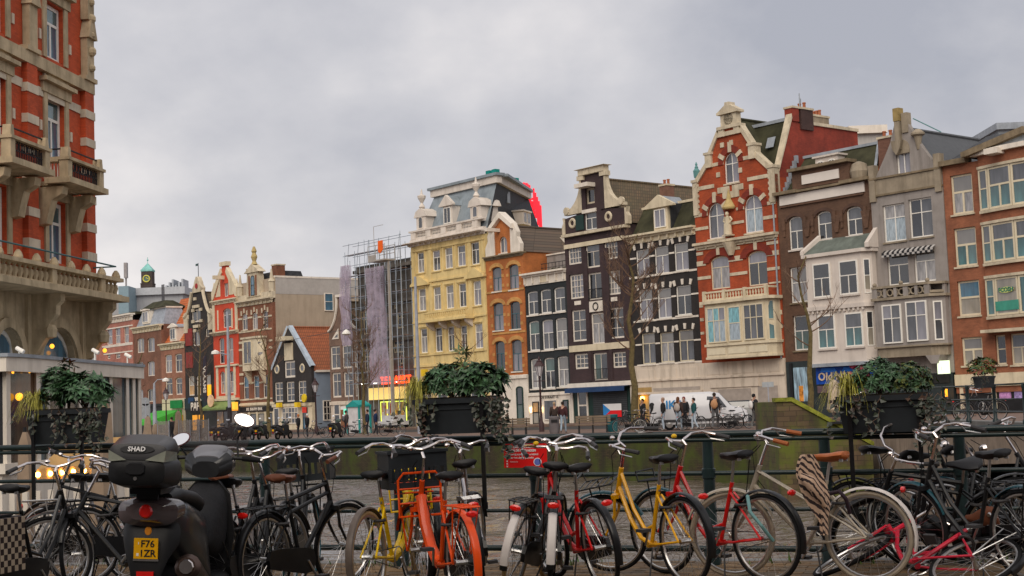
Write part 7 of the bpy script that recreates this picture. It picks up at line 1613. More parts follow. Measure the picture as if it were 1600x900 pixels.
# ---- bare trees
m_bark = mat('mossy_bark', (.13, .10, .045), .95, .4, 6, bump=.5); m_twig = mat('twig', (.17, .105, .07), .9, .25, 3)
def bare_tree(label, x, Y, ht, clear, spread, seed, r0=.16, dens=1.0):
    random.seed(seed); t = thing('bare_tree', label, 'tree', tuple(quay(x, Y)), 0, 'bare winter trees along the quay')
    pts = [Vector((0, 0, -.05))]; k = 9
    for i in range(1, k+1): pts.append(Vector((random.gauss(0, .05)*i*.5, random.gauss(0, .05)*i*.5, ht*.93*i/k)))
    MB().tube(pts, [r0*(1-.9*(i/k)**.8)+.012 for i in range(k+1)], 8).obj('trunk', m_bark, t, True)
    mb = MB()
    def br(p, d, L, r, lev):
        n = 4; q = [p]; dd = d.copy()
        for i in range(n): dd = (dd+Vector((random.gauss(0, .12), random.gauss(0, .12), .10+random.gauss(0, .06)))).normalized(); q.append(q[-1]+dd*L/n)
        mb.tube(q, [r*(1-.75*i/n) for i in range(n+1)], 4 if lev < 2 else 3, False)
        if lev < 3:
            for i in range(int((6 if lev == 0 else 5 if lev == 1 else 3)*dens)):
                f = random.uniform(.25, 1); j = min(n-1, int(f*n)); b = q[j].lerp(q[j+1], f*n-j)
                a = random.uniform(0, 2*pi); side = Vector((cos(a), sin(a), random.uniform(.1, .9))).normalized()
                br(b, (dd*.55+side*.7).normalized(), L*random.uniform(.38, .62), r*.5, lev+1)
    for i in range(int(17*dens)):
        f = random.uniform(clear/ht, .98); j = min(k-1, int(f*k*.999)); p = pts[j].lerp(pts[j+1], f*k-j if f*k-j < 1 else 1); a = i*2.4+random.uniform(-.4, .4)
        L = spread*(1.1-.6*(f-clear/ht)/(1-clear/ht))*random.uniform(.7, 1.1); br(p, Vector((cos(a), sin(a), random.uniform(.3, .95))).normalized(), L, r0*.2, 0)
    mb.obj('crown', m_twig, t); return t
bare_tree('tall bare tree between the purple house and the black house', 993, 80, 11.8, 3.7, 2.6, 11, .23, 1.1)
bare_tree('bare tree with open limbs before the brown bay house', 1268, 62, 8.2, 3.3, 2.1, 5, .16, .55)
bare_tree('bare tree before the scaffolded building', 569, 102, 9.5, 3.2, 1.9, 21, .15, 1.15)
bare_tree('small bare tree rising behind the middle planter', 730, 92, 6.8, 2.6, 2.2, 8, .12, .7)
bare_tree('bare tree before the rust brick house', 420, 108, 9.6, 2.8, 2.1, 31, .16, .9)
bare_tree('bare tree before the black bell gable house', 314, 116, 9.8, 3.4, 2.3, 41, .15, .8)
bare_tree('bare tree trunk beside the glass pavilion', 213, 84, 6.0, 3.5, .9, 51, .14, .4)
random.seed(3)
# ---- van and car
def cabin(t, secs, m, name, ny=1):
    """loft of closed cross-sections (x, half width, z list)"""
    mb = MB(); n = len(secs[0][1])
    for x, prof in secs: mb.v += [(x, y, z) for y, z in prof]
    for i in range(len(secs)-1):
        for j in range(n): mb.f.append((i*n+j, i*n+(j+1) % n, (i+1)*n+(j+1) % n, (i+1)*n+j))
    mb.f += [tuple(range(n))[::-1], tuple((len(secs)-1)*n+j for j in range(n))]; mb.m = [0]*len(mb.f)
    return mb.obj(name, m, t, True)
def prof(w, z0, z1, tw=.86, r=.12): return [(-w, z0), (-w, z0+(z1-z0)*.5), (-w*tw, z1-r), (-w*tw+r, z1), (w*tw-r, z1), (w*tw, z1-r), (w, z0+(z1-z0)*.5), (w, z0)]
def vehicle(name, label, cat, x, Y, rz, secs, L, paint, wins, wheels, z=.0):
    t = thing(name, label, cat, tuple(quay(x, Y)), rz); b = cabin(t, secs, paint, 'body')
    for nm, pts in wins: MB().face(pts).obj(nm, G['dark'], t)
    for wx in wheels:
        for s_ in (-1, 1):
            o = MB().lathe([(.2, -.1), (.33, -.1), (.33, .1), (.2, .1)], (wx, s_*.82, .33), 18, 'y').obj('wheel', m_rub, t); MB().lathe([(.0, -.02), (.2, 0), (.2, .02)], (wx, s_*.93, .33), 14, 'y').obj('hub_cap', m_alu, o)
    return t
wp = mat('van_white', (.55, .55, .57), .3, .04, 1, coat=.6)
vs_ = [(-2.6, prof(.86, .35, 1.85)), (-2.5, prof(.93, .3, 1.95)), (.6, prof(.94, .3, 1.97)), (1.1, prof(.93, .3, 1.88)), (1.75, prof(.92, .3, 1.18, .9)), (2.35, prof(.9, .32, 1.02, .92)), (2.55, prof(.8, .36, .85, .9))]
sd = lambda s_: [('side_window', [(.35, s_*.9, 1.15), (1.45, s_*.915, 1.12), (1.05, s_*.86, 1.68), (.45, s_*.85, 1.72)])]
van = vehicle('delivery_van', 'white delivery van with blue letters parked before the pale ground floor', 'van', 1092, 76.5, radians(-4), vs_, 5, wp, sd(-1)+sd(1)+[('windscreen', [(1.72, -.78, 1.22), (1.72, .78, 1.22), (1.14, .7, 1.84), (1.14, -.7, 1.84)])], (-1.6, 1.65))
put_text('van', mat('van_blue', (.03, .22, .5), .4), van, Matrix.Translation((-1.35, -.955, 1.33)) @ Matrix.Rotation(pi/2, 4, 'X'))
for s_ in (-1, 1): MB().ball((2.42, s_*.66, .82), .13, 8, 6).obj('headlight', m_lg, van)
MB().box(1.02, 1.18, -1.12, -.95, 1.1, 1.32).obj('mirror', m_blackp, van); MB().box(-2.2, 2.3, -.962, -.945, .42, .56).obj('side_strip', m_gryp, van); MB().tube([(-.3, -.957, .5), (-.3, -.957, 1.8)], .008, 4).obj('door_gap', m_gryp, van)
cs_ = [(-2.0, prof(.7, .35, .9)), (-1.9, prof(.84, .25, 1.1)), (-1.2, prof(.86, .22, 1.42, .75)), (.2, prof(.86, .22, 1.44, .75)), (1.0, prof(.86, .22, .98, .88)), (1.9, prof(.8, .25, .8, .9)), (2.0, prof(.7, .35, .65))]
cp = mat('car_black', (.015, .018, .022), .25, .1, 1, coat=1)
vehicle('parked_car', 'dark car parked behind the white van', 'car', 1166, 82, radians(-10), cs_, 4, cp, [('side_window', [(-1.1, -.79, 1.0), (.75, -.8, 1.0), (.2, -.7, 1.36), (-.9, -.7, 1.36)]), ('windscreen', [(.95, -.7, 1.0), (.95, .7, 1.0), (.25, .6, 1.41), (.25, -.6, 1.41)])], (-1.25, 1.3))
# ---- motor scooter (the near one and its kind on the quay)
def ring(x, w, z0, z1, n=20, p=.7): return (x, [(w*math.copysign(abs(cos(a))**p, cos(a)), (z0+z1)/2+(z1-z0)/2*math.copysign(abs(sin(a))**p, sin(a))) for a in [2*pi*k/n+pi/n for k in range(n)]])
def scooter(label, loc, head, paint, near=False, group=None, lean=0):
    t = thing('motor_scooter', label, 'scooter', tuple(loc), 0, group); t.rotation_euler = (Matrix.Rotation(head, 4, 'Z') @ Matrix.Rotation(lean, 4, 'X')).to_euler()
    dk = mat('scooter_plastic', (.012, .012, .013), .5, .15, 5, spec=.3); rb = m_rub
    cabin(t, [ring(-.42, .09, .76, .90), ring(-.34, .17, .66, .94), ring(-.1, .20, .50, .93), ring(.25, .19, .40, .84), ring(.45, .15, .32, .66), ring(.55, .14, .28, .42)], paint, 'rear_fairing')
    cabin(t, [ring(-.32, .12, .90, .97), ring(-.2, .16, .90, 1.0), ring(.1, .17, .86, .96), ring(.35, .14, .82, .90), ring(.48, .09, .78, .85)], mat('seat_vinyl', (.03, .03, .032), .5), 'seat')
    cabin(t, [ring(.4, .17, .24, .34), ring(.9, .19, .24, .34)], dk, 'footboard')
    cabin(t, [(.88, [(-.17, .28), (-.21, .6), (-.17, .88), (-.08, .98), (.08, .98), (.17, .88), (.21, .6), (.17, .28)]), (.97, [(-.15, .28), (-.19, .6), (-.15, .88), (-.07, .97), (.07, .97), (.15, .88), (.19, .6), (.15, .28)]), (1.12, [(-.05, .45), (-.1, .6), (-.08, .9), (-.05, .95), (.05, .95), (.08, .9), (.1, .6), (.05, .45)])], dk, 'leg_shield')
    if near: cabin(t, [ring(.45, .13, .52, .66), ring(.6, .15, .5, .8), ring(.78, .16, .42, .93), ring(.9, .16, .4, .98)], mat('apron_cloth', (.014, .014, .016), .75, .3, 6, bump=.3), 'lap_apron')
    cabin(t, [ring(.82, .1, 1.0, 1.12), ring(.9, .18, 1.0, 1.2), ring(1.02, .17, 1.0, 1.22), ring(1.14, .10, 1.02, 1.14)], paint, 'handlebar_cowl')
    cabin(t, [ring(1.1, .07, .5, .62), ring(1.3, .08, .5, .58), ring(1.5, .06, .40, .5)], paint, 'front_mudguard')
    for nm, x in (('rear_wheel', 0), ('front_wheel', 1.3)):
        o = MB().torus((x, 0, .24), .18, .065, 24, 10).obj(nm, rb, t, True); MB().lathe([(.13, -.04), (.13, .04)], (x, 0, .24), 14, 'y').obj('rim', m_alu, o)
    hb = MB().tube([(.93, -.36, 1.13), (.96, -.2, 1.14), (.96, .2, 1.14), (.93, .36, 1.13)], .014, 7).obj('handlebar', m_blackp, t)
    for s_ in (-1, 1):
        MB().tube([(.95, s_*.24, 1.138), (.925, s_*.38, 1.128)], .019, 8).obj('grip', m_rub, hb); MB().tube([(.925, s_*.385, 1.128), (.922, s_*.40, 1.127)], .018, 8).obj('bar_end', m_alu, hb)
        mz_ = 1.42 if s_ < 0 or not near else 1.27; my_ = .24 if near else .35; MB().tube([(.97, s_*.2, 1.14), (1.0, s_*(my_-.06), mz_-.14), (.97, s_*(my_-.01), mz_-.06)], .008, 6).obj('mirror_stem', m_blackp, hb)
        mm = MB(); mm.M = Matrix.Translation((.965, s_*my_, mz_)) @ Matrix.Rotation(-.35*s_, 4, 'X') @ Matrix.Rotation(.5 if near else .1, 4, 'Y'); mm.lathe([(.03, .03), (.062, .012), (.066, 0)], (0, 0, 0), 16, 'x', 1.25, .8); o = mm.obj('mirror', mat('mirror_shell', (.10, .02, .025), .4), t, True)
        mm = MB(); mm.M = Matrix.Translation((.963, s_*my_, mz_)) @ Matrix.Rotation(-.35*s_, 4, 'X') @ Matrix.Rotation(.5 if near else .1, 4, 'Y'); mm.lathe([(.058, -.003), (.058, -.001)], (0, 0, 0), 18, 'x', 1.28, .8); mm.obj('mirror_glass', metal('mirror_glass', (.95, .95, .95), .02, .01), o)
    if near:
        ws = MB(); n = 12; ws.v = [(x, .30*(-1+2*i/n)*s_, z) for x, z, s_ in ((1.02, 1.17, .75), (1.0, 1.3, .95), (.95, 1.42, 1.0), (.90, 1.5, .85)) for i in range(n+1)]; ws.v = [(p[0]+.10-1.3*p[1]**2, p[1], p[2]) for p in ws.v]; ws.f = [(r*(n+1)+i, r*(n+1)+i+1, (r+1)*(n+1)+i+1, (r+1)*(n+1)+i) for r in range(3) for i in range(n)]; ws.m = [0]*len(ws.f)
        m, tt, b = _new('smoked_screen'); b.inputs['Base Color'].default_value = (.16, .12, .13, 1); b.inputs['Roughness'].default_value = .08; b.inputs['Alpha'].default_value = .38; ws.obj('windscreen', m, t, True)
        cabin(t, [ring(.85, .09, 1.10, 1.16), ring(.9, .13, 1.14, 1.205), ring(.99, .12, 1.18, 1.235)], glass('dash_glass', (.10, .10, .11), var=.6), 'dashboard')
    # tail: light cluster, indicators, plate, reflector, exhaust
    cabin(t, [ring(-.475, .12, .80, .91, 20), ring(-.43, .195, .76, .94, 20), ring(-.3, .205, .78, .94, 20)], glass('smoked_lens', (.10, .07, .07), var=.4) if near else dk, 'tail_light')
    if near:
        MB().lathe([(.035, -.012), (.045, 0), (.045, .02)], (-.476, 0, .855), 14, 'x').obj('brake_lamp', m_rl, t)
        for s_ in (-1, 1): MB().lathe([(.014, -.01), (.014, .01)], (-.40, s_*.095, .725), 8, 'x').obj('bolt', m_blackp, t); MB().ball((-.36, s_*.13, .70), .022, 8, 6).obj('indicator', mat('amber_lens', (.55, .10, .01), .25), t)
    cabin(t, [ring(-.34, .19, .58, .82), ring(-.41, .15, .5, .76), ring(-.44, .10, .40, .56)][::-1], dk, 'tail_panel')
    pl = MB().box(-.452, -.444, -.078, .078, .555, .685).obj('number_plate', mat('plate_yellow', (.80, .40, .005), .4, .05), t)
    if near:
        for key, z in (('plate1', .648), ('plate2', .588)): put_text(key, m_blackp, pl, Matrix.Translation((-.4535, -.012, z)) @ Matrix.Rotation(-pi/2, 4, 'Z') @ Matrix.Rotation(pi/2, 4, 'X'))
        MB().box(-.448, -.438, -.082, .082, .54, .554).obj('plate_holder', m_alu, pl); MB().box(-.4535, -.4525, .045, .06, .572, .59).box(-.4535, -.4525, .045, .05, .645, .66).obj('plate_seal', m_wood, pl)
        MB().lathe([(.018, -.006), (.024, 0), (.024, .005)], (-.415, 0, .725), 10, 'x', 1, 1.3).obj('sticker', mat('orange_sticker', (.7, .25, .02)), t)
    MB().box(-.455, -.44, -.055, .055, .435, .475).obj('reflector', m_rl, t)
    MB().tube([(-.36, -.24, .50), (-.33, -.24, .495), (.15, -.19, .34)], [.06, .085, .065], 14).obj('exhaust', mat('burnt_steel', (.09, .06, .05), .4, .3, 6, metal=.8), t, True); MB().lathe([(.045, -.012), (.05, 0), (.03, .001)], (-.365, -.24, .50), 10, 'x').obj('exhaust_tip', m_chrome, t)
    MB().tube([(.45, .1, .25), (.42, .22, .01)], .012, 6).obj('side_stand', m_blackp, t)
    if near or group is None:
        bx = thing_part = None
        b = cabin(t, [ring(-.70, .13, 1.06, 1.16, 20, .5), ring(-.68, .18, 1.03, 1.2, 20, .5), ring(-.5, .195, 1.0, 1.2, 20, .5), ring(-.34, .18, 1.0, 1.2, 20, .5), ring(-.32, .14, 1.03, 1.18, 20, .5)], dk, 'top_box')
        cabin(b, [ring(-.69, .14, 1.19, 1.215, 20, .5), ring(-.66, .182, 1.195, 1.29, 20, .6), ring(-.5, .196, 1.2, 1.345, 20, .65), ring(-.36, .17, 1.2, 1.28, 20, .6), ring(-.32, .12, 1.2, 1.22, 20, .6)], mat('box_grey', (.05, .049, .052), .35, .1, 5), 'lid')
        cabin(b, [ring(-.712, .06, 1.10, 1.17, 8, .6), ring(-.68, .07, 1.09, 1.18, 8, .6)], m_blackp, 'handle'); MB().lathe([(.012, -.004), (.012, .002)], (-.70, 0, 1.075), 8, 'x').obj('lock', m_alu, b)
        for s_ in (-1, 1): MB()._add([(-.705, s_*.06, 1.19), (-.690, s_*.178, 1.178), (-.5, s_*.199, 1.185), (-.5, s_*.198, 1.235), (-.678, s_*.184, 1.25)], [(0, 1, 2, 3, 4)]).obj('clear_reflector', mat('grey_lens', (.26, .27, .22), .15, .2, 8, coat=1), b)
        mb = MB(); mb.M = Matrix.Translation((-.682, 0, 1.255)) @ Matrix.Rotation(radians(18), 4, 'Y'); mb.lathe([(.11, 0), (.11, .004)], (0, 0, 0), 20, 'x', 1, .24); mb.obj('badge', m_blackp, b)
        put_text('shad', mat('badge_white', (.8, .78, .76)), b, Matrix.Translation((-.69, 0, 1.256)) @ Matrix.Rotation(radians(18), 4, 'Y') @ Matrix.Rotation(-pi/2, 4, 'Z') @ Matrix.Rotation(pi/2, 4, 'X'))
        MB().box(-.5, -.1, -.1, .1, .965, .999).box(-.46, -.44, -.07, .07, .93, .964).obj('luggage_rack', m_blackp, t)
    return t
fs = [scooter('dark parked scooter in the row by the rust brick house, first from the left', quay(336, 96), radians(70), mat('paint_dark', (.03, .03, .035), .3, .1, 3, coat=.5), group='scooters parked on the quay')]
fs.append(scooter('green parked scooter in the row by the rust brick house', quay(371, 95), radians(115), mat('paint_green', (.03, .055, .04), .3, .1, 3, coat=.5), group='scooters parked on the quay'))
for i, (x, Y) in enumerate(((348, 95), (383, 97), (394, 94), (404, 96), (433, 94), (444, 97), (322, 97), (520, 92))):
    copy_tree(fs[i % 2], None, tuple(quay(x, Y)), radians((60, 100, 130, 75)[i % 4]), ('%s parked scooter, %s' % (('dark', 'green')[i % 2], ('second from the left in the quay row', 'under the rust brick house door', 'beside the bare tree trunk', 'just right of the bare tree before the rust house', 'before the black gabled house left window', 'before the black gabled house middle window', 'leftmost by the light pole', 'before the narrow brown house')[i])))
# ---- far bicycles
fb = None
for i, (x, Y, a, lb) in enumerate(((975, 76, 10, 'before the dark roller shutter flag'), (1003, 77, 25, 'right of the tall bare tree'), (1030, 75, 160, 'before the white van rear'), (1066, 74, 20, 'held by the pair beside the van'), (1138, 73, 15, 'at the white van front'), (1152, 73, 155, 'in front of the dark car'), (1205, 72, 100, 'left of the mossy wing wall'), (1000, 73, 170, 'at the foot of the tall bare tree'), (548, 96, 20, 'before the teal kiosk'), (533, 95, 150, 'left of the teal kiosk'), (600, 93, 15, 'before the lit yellow shop'), (506, 94, 165, 'under the lantern by the blue wall'), (675, 88, 20, 'left of the middle planter'), (1345, 47, 80, 'behind the right planter on the side bridge'), (1500, 52, 25, 'behind the side bridge railing'), (1560, 50, 160, 'at the right edge behind the railing'))):
    lab = 'small parked bicycle %s' % lb; z = .44 if x > 1300 else 0
    if fb is None: fb = bike(lab, quay(x, Y), radians(a), radians(6), .3, 'diamond', m_blkp, group='bicycles on the far quay', far=True)
    else: copy_tree(fb, None, tuple(quay(x, Y, z)), (radians(random.uniform(-8, 8)), 0, radians(a)), lab)
# ---- furniture: bench, bins, signs, screens, kiosk
m_bw = mat('bench_wood', (.20, .15, .105), .8)
for lb, x, Y in (('grey wooden bench left of the teal bin', 926, 77), ('wooden bench behind the crossed handlebars', 800, 78)):
    t = thing('bench', lb, 'bench', tuple(quay(x, Y)), radians(-8), 'benches on the quay')
    for k in range(4): MB().box(-.95, .95, -.22+k*.12, -.12+k*.12, .43, .47).obj('seat_slat', m_bw, t)
    for k in range(3): MB().box(-.95, .95, .27, .3, .55+k*.13, .66+k*.13).obj('back_slat', m_bw, t)
    for xx in (-.75, 0, .75): MB().box(xx-.03, xx+.03, -.2, .26, 0, .43).tube([(xx, .24, .4), (xx, .3, .95)], .025, 5).obj('leg', m_blackp, t)
for lb, x, Y, m in (('grey cylindrical litter bin beside the walking pair', 866, 79, mat('bin_grey', (.16, .145, .15))), ('teal litter bin below the flag', 957, 78, mat('bin_teal', (.02, .13, .15)))):
    t = thing('litter_bin', lb, 'bin', tuple(quay(x, Y)), 0, 'litter bins'); MB().lathe([(.25, 0), (.28, .1), (.29, .85), (.31, .86), (.31, .93), (.22, .95)], n=16).obj('drum', m, t, True); MB().box(-.18, .18, -.32, -.29, .62, .78).obj('slot', m_blackp, t)
t = thing('street_sign', 'small grey street sign on a pole before the pale ground floor', 'sign', tuple(quay(1203, 70))); MB().tube([(0, 0, 0), (0, 0, 2.3)], .03, 6).obj('pole', m_gal, t); MB().box(-.28, .28, -.02, .02, 2.05, 2.3).obj('plate', mat('plate_grey', (.35, .38, .40)), t)
t = thing('traffic_sign', 'grey traffic sign panel seen from behind near the hotel', 'sign', tuple(quay(228, 100))); MB().tube([(0, 0, 0), (0, 0, 3)], .05, 6).obj('pole', m_gal, t); MB().box(-.32, .32, -.03, .0, 1.7, 2.75).obj('plate', mat('plate_back', (.28, .30, .32), .5), t); MB().lathe([(.3, 0), (.3, .03)], (0, -.03, 2.9), 16, 'y').obj('disc', MATS['plate_back'], t)
for i, (x, Y, ht) in enumerate(((231, 88, 1.9), (279, 92, 2.2), (243, 89, 1.4))): parasol('closed tan parasol on the far terrace %s' % ('beside the traffic sign', 'below the green awning', 'between the traffic sign and the lantern')[i], quay(x, Y), ht, .28, grp='terrace parasols')
for i, x in enumerate((288, 302, 317, 255)):
    m, tt, b = (_new('terrace_glass') if i == 0 else (MATS['terrace_glass'], None, None))
    if i == 0: b.inputs['Base Color'].default_value = (.3, .27, .24, 1); b.inputs['Alpha'].default_value = .45; b.inputs['Roughness'].default_value = .1; MATS['terrace_glass'] = m
    t = thing('glass_screen', 'low glass terrace screen %s' % ('nearest the green awning', 'in the middle of the far terrace', 'at the right end of the far terrace', 'at the left end of the far terrace')[i], 'screen', tuple(quay(x, 88)), radians(-20), 'terrace screens'); MB().box(-.4, .4, -.01, .01, .1, 1.5).obj('pane', m, t); MB().box(-.43, -.4, -.02, .02, 0, 1.55).obj('post', m_gal, t); MB().box(.4, .43, -.02, .02, 0, 1.55).obj('post', m_gal, t)
t = thing('kiosk', 'teal framed white kiosk before the narrow brown house', 'kiosk', tuple(quay(561, 108)), QF.rot()); tl = mat('kiosk_teal', (.02, .30, .28))
MB().box(-.75, .75, -.5, .5, .05, 2.0).obj('panel', mat('kiosk_white', (.62, .60, .60)), t); MB().box(-.85, .85, -.6, .6, 2.001, 2.15).slab([(-.8, 2.151), (.8, 2.151), (0, 2.5)], [], -.55, .55).obj('roof', tl, t)
for xx in (-.8, .8): MB().box(xx-.06, xx+.06, -.56, -.44, 0, 2.0).box(xx-.06, xx+.06, .44, .56, 0, 2.0).obj('post', tl, t)
lw = thing('hanging_lamp', 'white dome lamp hung on a wire across the street', 'lamp'); q = at_depth(541, 522, 105); a = FR.at(FR.sz((430, 500))[0], -.1, q.z+1.6); b = FR.at(FR.sz((600, 480))[0], -2.0, q.z+1.6)
MB().tube([a, q+Vector((0, 0, .35)), b], .02, 4, False).obj('wire', m_gryp, lw); MB().lathe([(.03, .35), (.12, .3), (.32, .1), (.33, 0), (.2, -.08)], q, 12).obj('shade', m_wood, lw, True)
# ---- railing on the side bridge and its planters
m_rail = mat('railing_green', (.012, .025, .026), .4, .35, 3, grime=.0, coat=.2)
br2 = thing('side_railing', 'dark green iron railing along the side bridge', 'railing')
for k in range(13): y = 61-2.45*k; z = .2+min(.25, .02*(61-y)); MB().lathe([(.09, 0), (.09, .12), (.06, .16), (.055, 1.0), (.075, 1.05), (.05, 1.15)], (13.85, y, z+.1), 8).obj('post', m_rail, br2, True)
for zz in (.35, .7, 1.12): MB().tube([(13.85, 61, zz+.3), (13.85, 48, zz+.55), (13.85, 30, zz+.55)], .03, 6).obj('rail', m_rail, br2)
pz = quay(1306, 55); parasol('beige closed parasol behind the railing of the side bridge', (pz.x, pz.y, .44), 1.75, .28, mat('beige_canvas', (.50, .40, .30), .9), 'side bridge parasols')
# ================================================================== PEOPLE
def person(label, x, Y, face, ht=1.74, top=(.02, .02, .022), legs=(.03, .03, .035), hair=(.03, .02, .015), stride=.0, hat=None, arms=0, z=0, bag=None, coat=0, fem=False):
    """one continuous skinned body; faces are coloured by the bone they belong to"""
    k = ht/1.74; V = []; Ed = []; Rr = []; Lb = []
    def v(p, r, lab, par=None):
        V.append(Vector(p)*k); Rr.append((r[0]*k, r[1]*k) if isinstance(r, tuple) else (r*k, r*k)); Lb.append(lab)
        if par is not None: Ed.append((par, len(V)-1))
        return len(V)-1
    c = .035+.03*coat
    pel = v((0, 0, .95), (.13+c, .10+c), 1); sp_ = v((0, .0, 1.15), (.12+c, .095+c), 1, pel); ch = v((0, .005, 1.33), (.145+c, .105+c), 1, sp_); nk = v((0, .0, 1.475), .056, 0, ch); hd = v((0, .01, 1.57), (.066, .075), 0, nk); h2 = v((0, .012, 1.645), (.076, .09), 0, hd); v((0, .0, 1.715), (.055, .06), 0, h2); ns = v((0, .098, 1.60), .014, 0, hd)
    for s_ in (-1, 1):
        st = stride*s_
        sh = v((s_*.175, 0, 1.40), .066+c*.7, 1, ch); sw = -st*.5
        if arms and s_ > 0: el = v((s_*.235, .06, 1.14), .048+c*.5, 1, sh); wr = v((s_*.15, .26, 1.13), .033, 1, el); pm_ = v((s_*.11, .32, 1.14), .034, 0, wr); fd = Vector((-.15*s_, .95, .1))
        else: el = v((s_*.225, -.03+sw*.35, 1.13), .048+c*.5, 1, sh); wr = v((s_*.235, .05+sw*.75, .90), .033, 1, el); pm_ = v((s_*.235, .07+sw*.82, .83), .034, 0, wr); fd = Vector((0, .2, -.95))
        for q in range(4): b0 = V[pm_]/k+Vector((0, (q-1.5)*.02, 0) if not arms or s_ < 0 else ((q-1.5)*.02, 0, 0)); f1 = v(b0+fd*.045, .009, 0, pm_); v(b0+fd*(.075+.008*(q in (1, 2)))+Vector((-s_*.012, 0, 0)), .008, 0, f1)
        th_ = V[pm_]/k+Vector((-s_*.03, .025, -.02)); v(th_+fd*.02, .010, 0, pm_)
        hp = v((s_*.085, 0, .90), .095, 2, pel); kn = v((s_*.095, .04+st*.5*.55, .49), .066, 2, hp); an = v((s_*.095, -.01+st*.95*.55-(.06 if st < 0 else 0), .10+(.05 if st < 0 else 0)), .046, 2, kn); v((s_*.1, .14+st*.95*.55-(.06 if st < 0 else 0), .04+(.02 if st < 0 else 0)), .042, 3, an)
    me = bpy.data.meshes.new('sk'); me.from_pydata(V, Ed, []); o = bpy.data.objects.new('sk', me); TMP.objects.link(o)
    md = o.modifiers.new('s', 'SKIN'); me.skin_vertices or None
    for i, sv in enumerate(me.skin_vertices[0].data): sv.radius = Rr[i]
    me.skin_vertices[0].data[0].use_root = True
    o.modifiers.new('u', 'SUBSURF').levels = 1
    PEOPLE.append((o, label, x, Y, face, k, top, legs, hair, hat, z, bag, V, Ed, Lb, fem))
PEOPLE = []; TMP = bpy.data.collections.new('tmp')
pe = [('person in a tan hood and dark coat beside the litter bin', 867, 80, 90, dict(top=(.05, .035, .03), hair=(.35, .25, .16), stride=.3, coat=1)), ('walking person in maroon jacket and pale jeans by the bin', 880, 79, 80, dict(top=(.055, .02, .022), legs=(.30, .38, .46), stride=.45, coat=1)), ('person in black half hidden by the tall bare tree', 1005, 77, 200, dict(stride=.1, coat=1)),
      ('person in a black puffer jacket behind the raised handlebar', 1021, 76, 160, dict(coat=2, stride=.1)), ('person in black jacket and pale jeans at the van rear', 1037, 75, 170, dict(legs=(.35, .42, .5), hair=(.3, .2, .15), coat=1)), ('long haired person in brown jacket with striped bag', 1061, 74.5, 60, dict(top=(.05, .03, .025), legs=(.32, .4, .48), hair=(.12, .05, .025), stride=.2, coat=1, fem=True, bag=(.4, .35, .32))),
      ('person in a dark red beanie beside the van', 1070, 75.5, 240, dict(hat=(.16, .02, .03), coat=1)), ('person in teal jacket and pale jeans by the van window', 1085, 74, 185, dict(top=(.015, .075, .08), legs=(.42, .50, .58), stride=.2, coat=1, ht=1.66)), ('tall bearded person in black vest with tan bag walking', 1118, 73.5, 75, dict(top=(.022, .02, .022), legs=(.10, .10, .105), stride=.5, ht=1.88, bag=(.45, .24, .12))),
      ('person in black with a white scarf and grey trousers', 1180, 71, 20, dict(legs=(.12, .12, .115), stride=.25, bag=(.7, .68, .66), hat=(.015, .015, .018), coat=1)), ('sitting dark figure with orange hat by the small black house', 466, 96, 180, dict(hat=(.45, .15, .04), coat=2, ht=1.6)), ('dark figure with white hat by the small black house', 480, 96, 175, dict(hat=(.65, .62, .6), coat=2, ht=1.62)),
      ('person in navy jacket before the yellow lit shop', 587, 93, 10, dict(top=(.015, .03, .08), stride=.15, coat=1)), ('person in dark blue coat beside the teal kiosk', 574, 94, 190, dict(top=(.02, .03, .06), coat=1)), ('person with a grey backpack near the narrow brown house', 541, 97, 30, dict(top=(.06, .05, .05), stride=.2, bag=(.12, .11, .12), coat=1)), ('dark figure under the green awning of the far terrace', 268, 95, 140, dict(coat=2))]
for lb, x, Y, f, kw in pe: person(lb, x, Y, f, **kw)
S.collection.children.link(TMP); dg = bpy.context.evaluated_depsgraph_get()
m_skin = mat('skin', (.42, .24, .17), .55, .08, 10); m_shoe = mat('shoe', (.25, .23, .21), .6)
